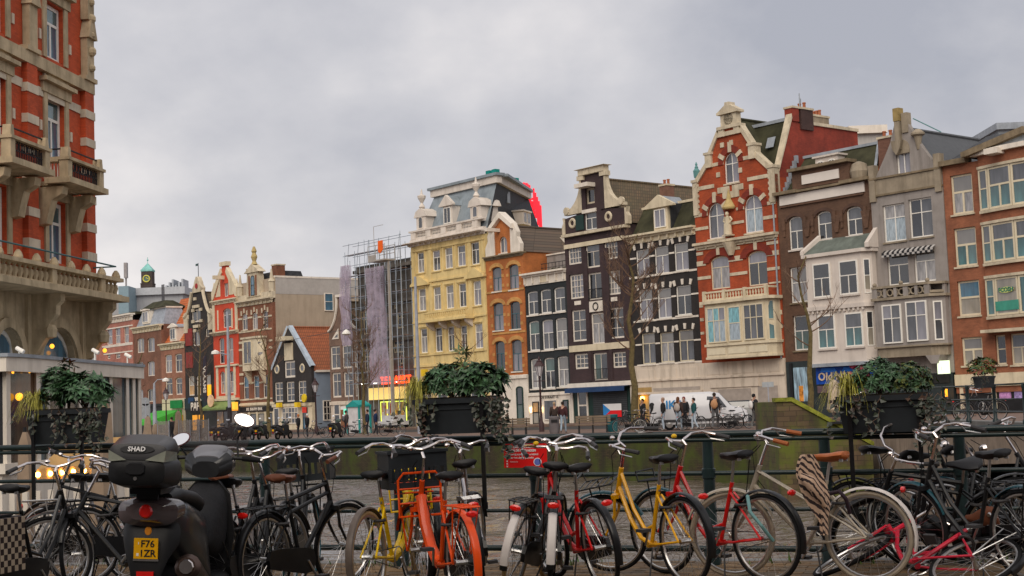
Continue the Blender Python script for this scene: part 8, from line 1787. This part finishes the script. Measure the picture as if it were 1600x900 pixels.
for (o, label, x, Y, face, k, top, legs, hair, hat, z, bag, V, Ed, Lb, fem) in PEOPLE:
    me = bpy.data.meshes.new_from_object(o.evaluated_get(dg)); me.name = 'body'; me.materials.clear()
    for m in (m_skin, mat('cloth_%s' % (top,), top, .85, .2, 6), mat('trouser_%s' % (legs,), legs, .85, .15, 6), m_shoe): me.materials.append(m)
    segs = [(V[a], V[b], Lb[b]) for a, b in Ed]
    def near_lab(p):
        best = 1e9; l = 1
        for a, b, lb in segs:
            d = b-a; t = max(0, min(1, (p-a).dot(d)/d.length_squared)); q = (p-a-d*t).length
            if q < best: best = q; l = lb
        return l
    for pl in me.polygons: pl.material_index = near_lab(pl.center); pl.use_smooth = True
    t = thing('person', label, 'person', tuple(quay(x, Y, z)), radians(face)-pi/2, 'people on the far quay'); link('body', me, t)
    hm = MB().ball((0, -.012*k, 1.665*k), .098*k, 12, 8, 1.0, .9, 1.05); zc = 1.62*k
    hm.v = [(p[0], p[1] if p[2] > zc else p[1]-.02*k, p[2]) if not (p[1] > .05*k and p[2] < 1.68*k) else (p[0]*.8, .05*k, max(p[2], 1.68*k)) for p in hm.v]
    if fem: hm.tube([(0, -.07*k, 1.66*k), (0, -.1*k, 1.5*k), (0, -.11*k, 1.32*k)], [.07*k, .075*k, .03*k], 8)
    hm.obj('hat' if hat else 'hair', mat('hair_%s' % ((hat or hair),), hat or hair, .9, .2, 20), t, True)
    for s_ in (-1, 1): MB().ball((s_*.03*k, .086*k, 1.628*k), .011*k, 6, 4).obj('eye', m_blackp, t)
    MB().box(-.022*k, .022*k, .082*k, .09*k, 1.548*k, 1.556*k).obj('mouth', mat('lips', (.3, .1, .09)), t)
    if bag: MB().ball((.0, -.2*k, 1.2*k), .17*k, 8, 6, 1.3, 1, .6).tube([(.12*k, .13*k, 1.2*k), (.15*k, .1*k, 1.42*k), (.1*k, -.14*k, 1.38*k)], .025*k, 5).obj('shoulder_bag', mat('bag_%s' % (bag,), bag, .8), t, True)
    bpy.data.objects.remove(o)
bpy.data.collections.remove(TMP)
# ================================================================== THE NEAR RAILING
def tiltz(x): return -.012*(x-1.63)
rl = thing('bridge_railing', 'dark green iron railing of the near bridge with five rails', 'railing')
def rp(x, z, push=0): q = Vector((x, rail_y(x)+push, DECK+z+tiltz(x))); return q
for z, r in ((.135, .027), (.47, .017), (.785, .02), (1.075, .02), (1.125, .03)): MB().tube([rp(-9, z), rp(9, z)], r, 10).obj('rail', m_rail, rl, True)
for px in (-110, 200, 403, 610, 822, 1090, 1271, 1480, 1690):
    u = (px-800)/FPX; X = u*12.99/(1+.3*u)+.02; q = rp(X, 0)
    MB().lathe([(.075, -.05), (.075, .12), (.055, .16), (.052, .74), (.062, .745), (.062, .825), (.05, .83), (.048, 1.06)], (q.x, q.y, q.z), 12).obj('post', m_rail, rl, True)
# red notice
q = at_depth(821, 712, 12.62); sg = thing('notice_board', 'red notice board with white text on the railing behind the handlebars', 'sign', tuple(q), atan2(-.3, 1)+radians(3)); sg.rotation_euler.y = radians(1)
MB().box(-.195, .195, -.004, .004, -.105, .105).obj('board', mat('notice_red', (.70, .012, .012), .4, .05), sg); mw = mat('notice_white', (.78, .74, .74), .5, .05)
for key, x, z in (('red1', -.175, .077), ('red2', -.175, .045), ('red3', -.175, .012), ('red4', -.175, -.017), ('red5', -.14, -.052), ('xxx', -.165, -.068)):
    o = put_text(key, mw, sg, up_text(x, -.006, z)); 
    if key in ('red1', 'red2', 'red3', 'red4'): o.scale = ((.36 if key == 'red1' else .27 if key == 'red2' else .29 if key == 'red3' else .25)/max(.01, o.dimensions.x), 1, 1)
    if key == 'xxx': o.scale = (.8, .8, .8)
MB().lathe([(.036, 0), (.036, .003)], (.11, -.009, -.055), 18, 'y').obj('round_mark', mw, sg); MB().lathe([(.029, 0), (.029, .002)], (.11, -.011, -.055), 18, 'y').obj('round_mark_blue', mat('mark_blue', (.12, .16, .5)), sg)
# ---- planters with shrubs, sedge and ivy
m_pl = mat('planter_plastic', (.022, .026, .030), .45, .2, 4)
def leafmat(name, c, rough=.45):
    m, t, b = _new(name); v = _coords(t); n = t.nodes.new('ShaderNodeTexNoise'); n.inputs['Scale'].default_value = 22; n.inputs['Detail'].default_value = 2; t.links.new(v, n.inputs['Vector'])
    t.links.new(_ramp(t, n.outputs['Fac'], sc3(c, .45), sc3(c, 1.9), .33, .68), b.inputs['Base Color']); b.inputs['Roughness'].default_value = rough; b.inputs['Specular IOR Level'].default_value = .5; return m
m_lf = [leafmat('leaf_dark', (.028, .065, .024)), leafmat('leaf_blue', (.05, .115, .05)), leafmat('leaf_olive', (.085, .10, .018)), leafmat('leaf_red', (.16, .05, .025))]
m_sg = leafmat('sedge_blade', (.33, .31, .05), .6); m_iv = [leafmat('ivy_leaf', (.022, .030, .018)), leafmat('ivy_pale', (.07, .072, .055)), leafmat('ivy_brown', (.05, .028, .018))]
def leaf(mb, p, d, n, L, wd, bend=.25):
    d = d.normalized(); s_ = d.cross(n); s_ = s_.normalized() if s_.length > 1e-5 else Vector((1, 0, 0)); n = s_.cross(d)
    a, b, c = p+d*L*.45-n*L*bend*.15, p+d*L-n*L*bend, None
    mb._add([p, p+d*L*.4+s_*wd+n*wd*.3-n*L*bend*.12, b, p+d*L*.4-s_*wd+n*wd*.3-n*L*bend*.12, a-n*wd*.1], [(0, 1, 4), (1, 2, 4), (0, 4, 3), (4, 2, 3)])
def rosettes(mb, c, r, n, L, wd, mi, down=.3, k=9):
    for i in range(n):
        a = random.uniform(0, 2*pi); u = random.uniform(-.45, 1); rr = random.uniform(.55, 1)**.6; ax = Vector((sqrt(max(0, 1-u*u))*cos(a), sqrt(max(0, 1-u*u))*sin(a), u))
        p = c+Vector((ax.x*r[0], ax.y*r[1], ax.z*r[2]))*rr; up = (ax+Vector((0, 0, .6))+Vector((random.gauss(0, .25), random.gauss(0, .25), 0))).normalized()
        e1 = up.cross(Vector((.3, .8, .1))).normalized(); e2 = up.cross(e1)
        for j in range(k):
            b = 2*pi*j/k+random.uniform(-.3, .3); sd = e1*cos(b)+e2*sin(b); mb.mi = mi[random.randrange(len(mi))]
            leaf(mb, p, sd*.9+up*random.uniform(.1, .7), up, L*random.uniform(.7, 1.15), wd*random.uniform(.8, 1.2), random.uniform(.1, .5))
def planter(tag_, px0, px1, yt, yb, D, lab, seed, shrubs, grass=-1, rr=None, small=False):
    random.seed(seed); a = at_depth(px0, yb, D); b = at_depth(px1, yb, D); top = at_depth((px0+px1)/2, yt, D).z; bot = at_depth((px0+px1)/2, yb, D).z
    Lx = (b-a).xy.length; mid = (a+b)/2; rz = atan2(-.3, 1) if not small else -pi/2+.2
    t = thing('planter', lab[0], 'planter', (mid.x, mid.y, bot), rz, 'planters hung on the railings'); hL = Lx/2; ht = top-bot; w = .15
    bd = MB(); lo = [(-hL*.86, -w*.8, 0), (hL*.86, -w*.8, 0), (hL*.86, w*.8, 0), (-hL*.86, w*.8, 0)]; hi = [(-hL*.97, -w, ht-.04), (hL*.97, -w, ht-.04), (hL*.97, w, ht-.04), (-hL*.97, w, ht-.04)]; bd.hexa(lo, hi); bd.obj('box', m_pl, t)
    MB().box(-hL, hL, -w-.02, w+.02, ht-.045, ht).box(-hL*.92, hL*.92, -w*.97-.006, -w*.9, ht*.68, ht*.71).obj('rim', m_pl, t); MB().box(-hL*.93, hL*.93, -w*.93, w*.93, ht-.002, ht+.012).obj('soil', mat('soil', (.025, .018, .012), .95), t)
    if not small:
        for xx in (-hL*.72, hL*.72): MB().box(xx-.018, xx+.018, -w-.03, -w-.012, -.62, ht*.8).box(xx-.018, xx+.018, -w-.012, w, -.03, -.012).box(xx-.03, xx+.03, -w-.034, -w-.03, -.66, -.6).obj('bracket', m_blkp, t)
    M = Matrix.Translation((mid.x, mid.y, bot)) @ Matrix.Rotation(rz, 4, 'Z'); f = lambda x, y, z: M @ Vector((x, y, z))
    for i, (xr, r, n, L, wd, mi, lb) in enumerate(shrubs):
        s_ = thing('shrub', lb, 'shrub', tuple(f(xr*hL, 0, ht)), 0, 'planter shrubs'); mb = MB(); c = Vector((0, 0, r[2]*.75)); rosettes(mb, c, r, n, L, wd, mi); mb.obj('foliage', m_lf, s_, kind='stuff')
        st = MB()
        for q in range(9): e_ = Vector((random.gauss(0, r[0]*.4), random.gauss(0, r[1]*.4), r[2]*random.uniform(.6, 1.3))); st.tube([(0, 0, -.02), e_*.5, e_], .006, 4)
        st.obj('stem', m_twig, s_)
    if grass is not None and grass > -9:
        s_ = thing('sedge', lab[1], 'grass plant', tuple(f(grass*hL, -.03, ht)), 0, 'yellow sedge tufts'); mb = MB()
        for q in range(150 if not small else 60):
            an = random.uniform(0, 2*pi); L = random.uniform(.16, .36); dr = Vector((cos(an)-.15, sin(an)*.6-.25, 0)); wv = Vector((-sin(an), cos(an), 0))*.0035; lift = random.uniform(.10, .24); p0 = Vector((random.gauss(0, .02), random.gauss(0, .02), 0)); pv_ = None
            P_ = [p0+dr*L*t_*.75+Vector((0, 0, lift*4*t_*(1-t_)*.9-max(0, t_-.6)*L*.9*random.uniform(.4, 1.3))) for t_ in (0, .25, .5, .75, 1)]
            mb._add([q_+wv*(1-.18*i) for i, q_ in enumerate(P_)]+[q_-wv*(1-.18*i) for i, q_ in enumerate(P_)], [(i, i+1, i+6, i+5) for i in range(4)])
        mb.obj('blades', m_sg, s_, kind='stuff')
    s_ = thing('ivy', lab[2], 'ivy', tuple(f(0, -w, ht)), rz, 'trailing ivy'); mb = MB(); vn = MB()
    for q in range(20 if not small else 8):
        x = random.choice([random.gauss(hL*.97, .05), random.gauss(-hL*.6, .12), random.uniform(-hL, hL), random.gauss(hL*1.02, .07)]); ln = random.uniform(.1, .55)*(1.2 if x > hL*.8 else .75); p = Vector((x, random.uniform(-.06, -.01), 0)); pts = [p]
        for i in range(int(ln/.035)): p = p+Vector((random.gauss(0, .022), random.gauss(-.001, .006), -.03)); pts.append(p); mb.mi = random.choice((0, 0, 0, 1, 2, 0)); leaf(mb, p, Vector((random.gauss(0, .7), -.5, random.gauss(-.5, .4))), Vector((random.gauss(0, .3), -1, .3)), random.uniform(.028, .07), random.uniform(.014, .03), .2)
        if len(pts) > 1: vn.tube(pts, .002, 3, False)
    mb.obj('leaves', m_iv, s_, kind='stuff'); vn.obj('vine', m_twig, s_)
    return t
planter(0, 46, 166, 640, 693, 13.9, ('dark planter box with dense shrubs at the left railing', 'yellow sedge tuft spilling from the left planter', 'grey green ivy trailing from the left planter'), 2,
        [(-.2, (.2, .16, .25), 80, .085, .015, (0, 0, 1), 'dark evergreen shrub in the middle of the left planter'), (.55, (.25, .18, .2), 55, .12, .024, (0, 1, 1), 'broad leaved shrub at the right of the left planter'), (.05, (.08, .07, .32), 10, .08, .014, (3, 2), 'reddish shoot topping the left planter')], -.88)
planter(1, 652, 784, 622, 677, 12.75, ('dark planter box with dense shrubs at the middle railing', 'yellow sedge tuft spilling from the middle planter', 'grey green ivy trailing from the middle planter'), 5,
        [(-.15, (.25, .18, .18), 120, .075, .012, (1, 1, 0), 'blue green shrub in the middle of the central planter'), (.6, (.22, .17, .17), 70, .10, .022, (0, 0, 1), 'dark broad leaved shrub at the right of the central planter'), (.15, (.1, .09, .26), 16, .1, .01, (2, 1), 'spiky shoot topping the central planter')], -.95)
planter(2, 1312, 1456, 617, 675, 11.85, ('dark planter box with dense shrubs at the right railing', 'yellow sedge tuft spilling from the right planter', 'grey green ivy trailing from the right planter'), 9,
        [(-.05, (.24, .18, .17), 120, .065, .011, (1, 1, 0), 'blue green shrub in the middle of the right planter'), (.55, (.22, .17, .15), 90, .055, .013, (2, 0, 0), 'olive shrub at the right of the right planter')], -.7)
planter(3, 1518, 1558, 588, 606, 41, ('small dark planter on the side bridge railing', '', 'ivy trailing from the small planter on the side bridge'), 12, [(0, (.45, .3, .3), 60, .16, .03, (0, 2, 3), 'small mixed shrub in the side bridge planter')], None, small=True)
random.seed(4)
# ================================================================== NEAR BICYCLES AND SCOOTER
y_ = mat('frame_yellow', (.82, .40, .005), .38, .1, 9, coat=.4, grime=.3); yl = mat('frame_lemon', (.85, .55, .005), .38, .1, 9, coat=.4, grime=.3); rd = mat('frame_red', (.60, .008, .008), .35, .12, 9, coat=.4, grime=.5); og = mat('frame_orange', (.78, .075, .004), .4, .15, 9, coat=.3, grime=.4); be = mat('frame_beige', (.42, .36, .28), .45, .14, 9, coat=.3, grime=.6); sv = metal('frame_silver', (.42, .40, .41), .35); blk2 = mat('satin_black', (.009, .0095, .011), .45, .3, 5, spec=.35)
brf = mat('brown_mudguard', (.11, .085, .07), .4, .3, 8); whf = mat('white_mudguard', (.62, .57, .54), .4, .12, 6); grf = mat('grey_mudguard', (.36, .34, .35), .4, .2, 6); tlf = mat('teal_mudguard', (.012, .075, .10), .3, .2, 5, coat=.6); cream = mat('cream_tyre', (.30, .25, .19), .7, .2, 8); ttyre = mat('teal_tyre', (.01, .10, .13), .6); grt = mat('green_tyre', (.02, .22, .14), .6, .2, 6)
def at_rail(px, D): q = at_depth(px, 880, D); return Vector((q.x, q.y, DECK))
def nb(label, px, D, phi, lean=0, steer=0, **k): return bike(label, at_rail(px, D), pi/2-radians(phi), radians(lean), radians(steer), **k)
b1 = nb('black bicycle with a checkered pannier at the left edge', -6, 10.9, 15, 1, 10, sad=m_sad, barz=-.02)
b2 = nb('black bicycle leaning on the railing with its front wheel to the left', 276, 11.6, -84, 17, 28, style='diamond', case=False, rack='', fend=None, rlight=False, fc=blk2)
nb('silver bicycle with chrome rack behind the leaning black one', 86, 13.0, 74, -7, 5, fc=sv, rack='c', fend=brf, ffend=brf)
nb('dark bicycle with grey rear mudguard right of the scooter', 356, 10.5, 15, -5, -8, fend=grf, ffend=m_blkp, fc=blk2)
nb('black bicycle with brown sprung saddle and double top tube', 414, 10.9, 25, 1, -14, style='double', sad=m_brn, grip=m_brn, fc=blk2, rack='r', fork=blk2)
nb('black bicycle with a front crate and teal tyres behind the brown saddle', 455, 12.0, 2, -3, 0, tyre=ttyre, crate=m_pl, rack='r', fc=blk2, rlight=False)
nb('lemon yellow bicycle with tan tyre and worn brown mudguard', 577, 10.8, 17, -1, 8, fc=yl, style='curve', tyre=m_tan, fend=brf, rack='fo', case=False, rlight=False)
nb('orange bicycle with a black front crate and orange rack', 722, 10.2, -21, -1, 4, fc=og, style='curve', fend=og, rack='rpo', crate=m_pl, case=blk2)
nb('silver bicycle with red rear reflector behind the orange one', 754, 11.2, -5, -6, -25, fc=sv, rack='c', fend=blk2, sz=1.0)
nb('black bicycle with tan tyre and white mudguard tip leaning right', 795, 10.9, 15, 12, 0, tyre=m_tan, tip=whf)
nb('black bicycle with white mudguard tip and red reflector, upright', 856, 10.8, 2, 5, 4, tip=whf, rack='r', sz=.97)
nb('red bicycle with black mudguards leaning left beside two black ones', 946, 10.9, -19, -7, 6, fc=rd, rack='')
nb('mustard yellow bicycle with front carrier and red rear lamp', 1074, 11.1, -28, -2, 42, fc=y_, rack='f', ffend=tlf, style='step', case=False, sz=.98)
nb('bright red bicycle with front carrier between mustard and beige ones', 1201, 11.1, -40, -2.5, 5, fc=rd, rack='f', ffend=tlf, case=False, sz=.99)
b14 = nb('beige bicycle with brown saddle, cream tyres and white mudguard', 1360, 10.9, -58, -1, 12, fc=be, tyre=cream, fend=whf, ffend=be, sad=m_brnL, grip=m_brnL, rack='', case=False, style='mixte', sz=.96)
nb('fallen pink red bicycle lying against the others at the right', 1486, 10.4, -40, 63, -20, fc=mat('frame_pinkred', (.62, .02, .05), .3, .08, 5, coat=.6), rack='c', sad=m_brn, fend=None, case=False)
nb('black bicycle with a round headlight behind the beige one', 1342, 12.2, 76, -4, 15, fc=blk2, hl=True)
nb('dark bicycle heading right behind the fallen red one', 1435, 11.7, 70, -20, -30, fc=blk2, rlight=False, hl=True)
nb('black bicycle with upturned handlebar near the right edge', 1585, 11.6, -62, -27, 35, fc=blk2, style='double', barz=-.04)
nb('dark bicycle with teal mudguards cut by the right edge', 1612, 10.5, -30, -4, 0, fc=blk2, fend=tlf)
nb('old black bicycle tangled behind the leaning one at the left', 132, 12.7, 58, -6, 20, fc=blk2, rlight=False)
nb('black bicycle half hidden left of the scooter', 205, 12.9, -66, 5, -15, fc=blk2, style='diamond')
nb('black bicycle squeezed between scooter and grey mudguard', 322, 11.5, 14, 3, 12, fc=blk2, fend=blk2, sad=m_brn)
nb('black bicycle behind the orange crate bicycle', 672, 12.0, -10, 4, -10, fc=blk2, case=False)
nb('black bicycle heading right at the far right of the tangle', 1498, 12.1, 72, -17, -20, fc=blk2, fend=tlf)
# things carried on bicycles
q = at_rail(-6, 10.9); pn = thing('pannier_bag', 'black and cream checkered pannier bag on the left edge bicycle', 'bag', tuple(q), pi/2-radians(15)); ck = MB(); n = 9
for i in range(n):
    for j in range(n): ck.mi = (i+j) % 2; x0 = -.30+.40*i/n; z0 = .34+.40*j/n; ck.box(x0, x0+.40/n, -.185, -.175, z0, z0+.40/n)
ck.obj('checkered_panel', [mat('check_cream', (.46, .36, .26), .8), mat('check_brown', (.03, .018, .015), .8)], pn); MB().box(-.30, .10, -.175, -.09, .34, .74).obj('bag_body', m_blackp, pn); MB().box(-.3, .1, .09, .175, .34, .74).obj('bag_body', m_blackp, pn); MB().box(-.29, .09, -.09, .09, .748, .76).obj('bag_strap', m_blackp, pn)
# striped cloth over the beige bicycle's bar and top tube
m, t, b = _new('striped_cloth'); v = _coords(t); wv = t.nodes.new('ShaderNodeTexWave'); wv.bands_direction = 'DIAGONAL'; wv.inputs['Scale'].default_value = 11; wv.inputs['Distortion'].default_value = 2.2; wv.inputs['Detail Scale'].default_value = 2.0; t.links.new(v, wv.inputs['Vector'])
t.links.new(_ramp(t, wv.outputs['Fac'], (.03, .018, .018), (.50, .34, .24), .38, .42), b.inputs['Base Color']); b.inputs['Roughness'].default_value = .9
cl = thing('striped_cloth', 'cream and black striped cloth draped over the beige bicycle', 'cloth', tuple(at_depth(1262, 716, 10.75)), radians(-8)); mb = MB(); nx, nz = 16, 26
for j in range(nz+1):
    f = j/nz; wd = .04+.05*sin(pi*min(1, f*1.25))**.7-.012*f; cx = .0+.085*f-.02*sin(f*6)
    for i in range(nx+1): a = 2*pi*i/nx; rr = 1+.22*sin(5*a+f*4)+.1*sin(9*a+1); mb.v.append((cx+wd*cos(a)*rr, .035*sin(a)*rr*(1+.5*f), .03-f*.60))
mb.f = [(j*(nx+1)+i, j*(nx+1)+i+1, (j+1)*(nx+1)+i+1, (j+1)*(nx+1)+i) for j in range(nz) for i in range(nx)]; mb.m = [0]*len(mb.f); mb.obj('drape', m, cl, True)
mb = MB(); mb.tube([(-.06, -.05, -.12), (.0, -.075, -.17), (.06, -.06, -.26), (.11, -.05, -.36)], [.02, .05, .045, .02], 9); mb.obj('knot', m, cl, True)
for lb, pts, c, r in (('teal cable lock looped on the bright red bicycle', [(1168, 775, 10.95), (1172, 800, 10.8), (1190, 822, 10.75), (1208, 845, 10.8)], (.14, .28, .28), .014), ('dark cloth strap tied round the beige seat tube', [(1293, 772, 11.0), (1312, 768, 10.85), (1322, 780, 10.85), (1328, 802, 10.9)], (.035, .02, .03), .016)):
    k = thing('cable_lock' if 'cable' in lb else 'cloth_strap', lb, 'lock' if 'cable' in lb else 'strap'); MB().tube([at_depth(*p) for p in pts], r, 8).obj('loop', mat('lock_%d' % int(r*1000), c, .6), k, True)
# the near scooter
q = at_depth(256, 900, 9.6); scooter('dark grey motor scooter with top box and yellow plate', (q.x, q.y, DECK), pi/2-radians(4), mat('scooter_grey', (.022, .023, .025), .3, .12, 4, coat=.4), near=True, lean=radians(3))
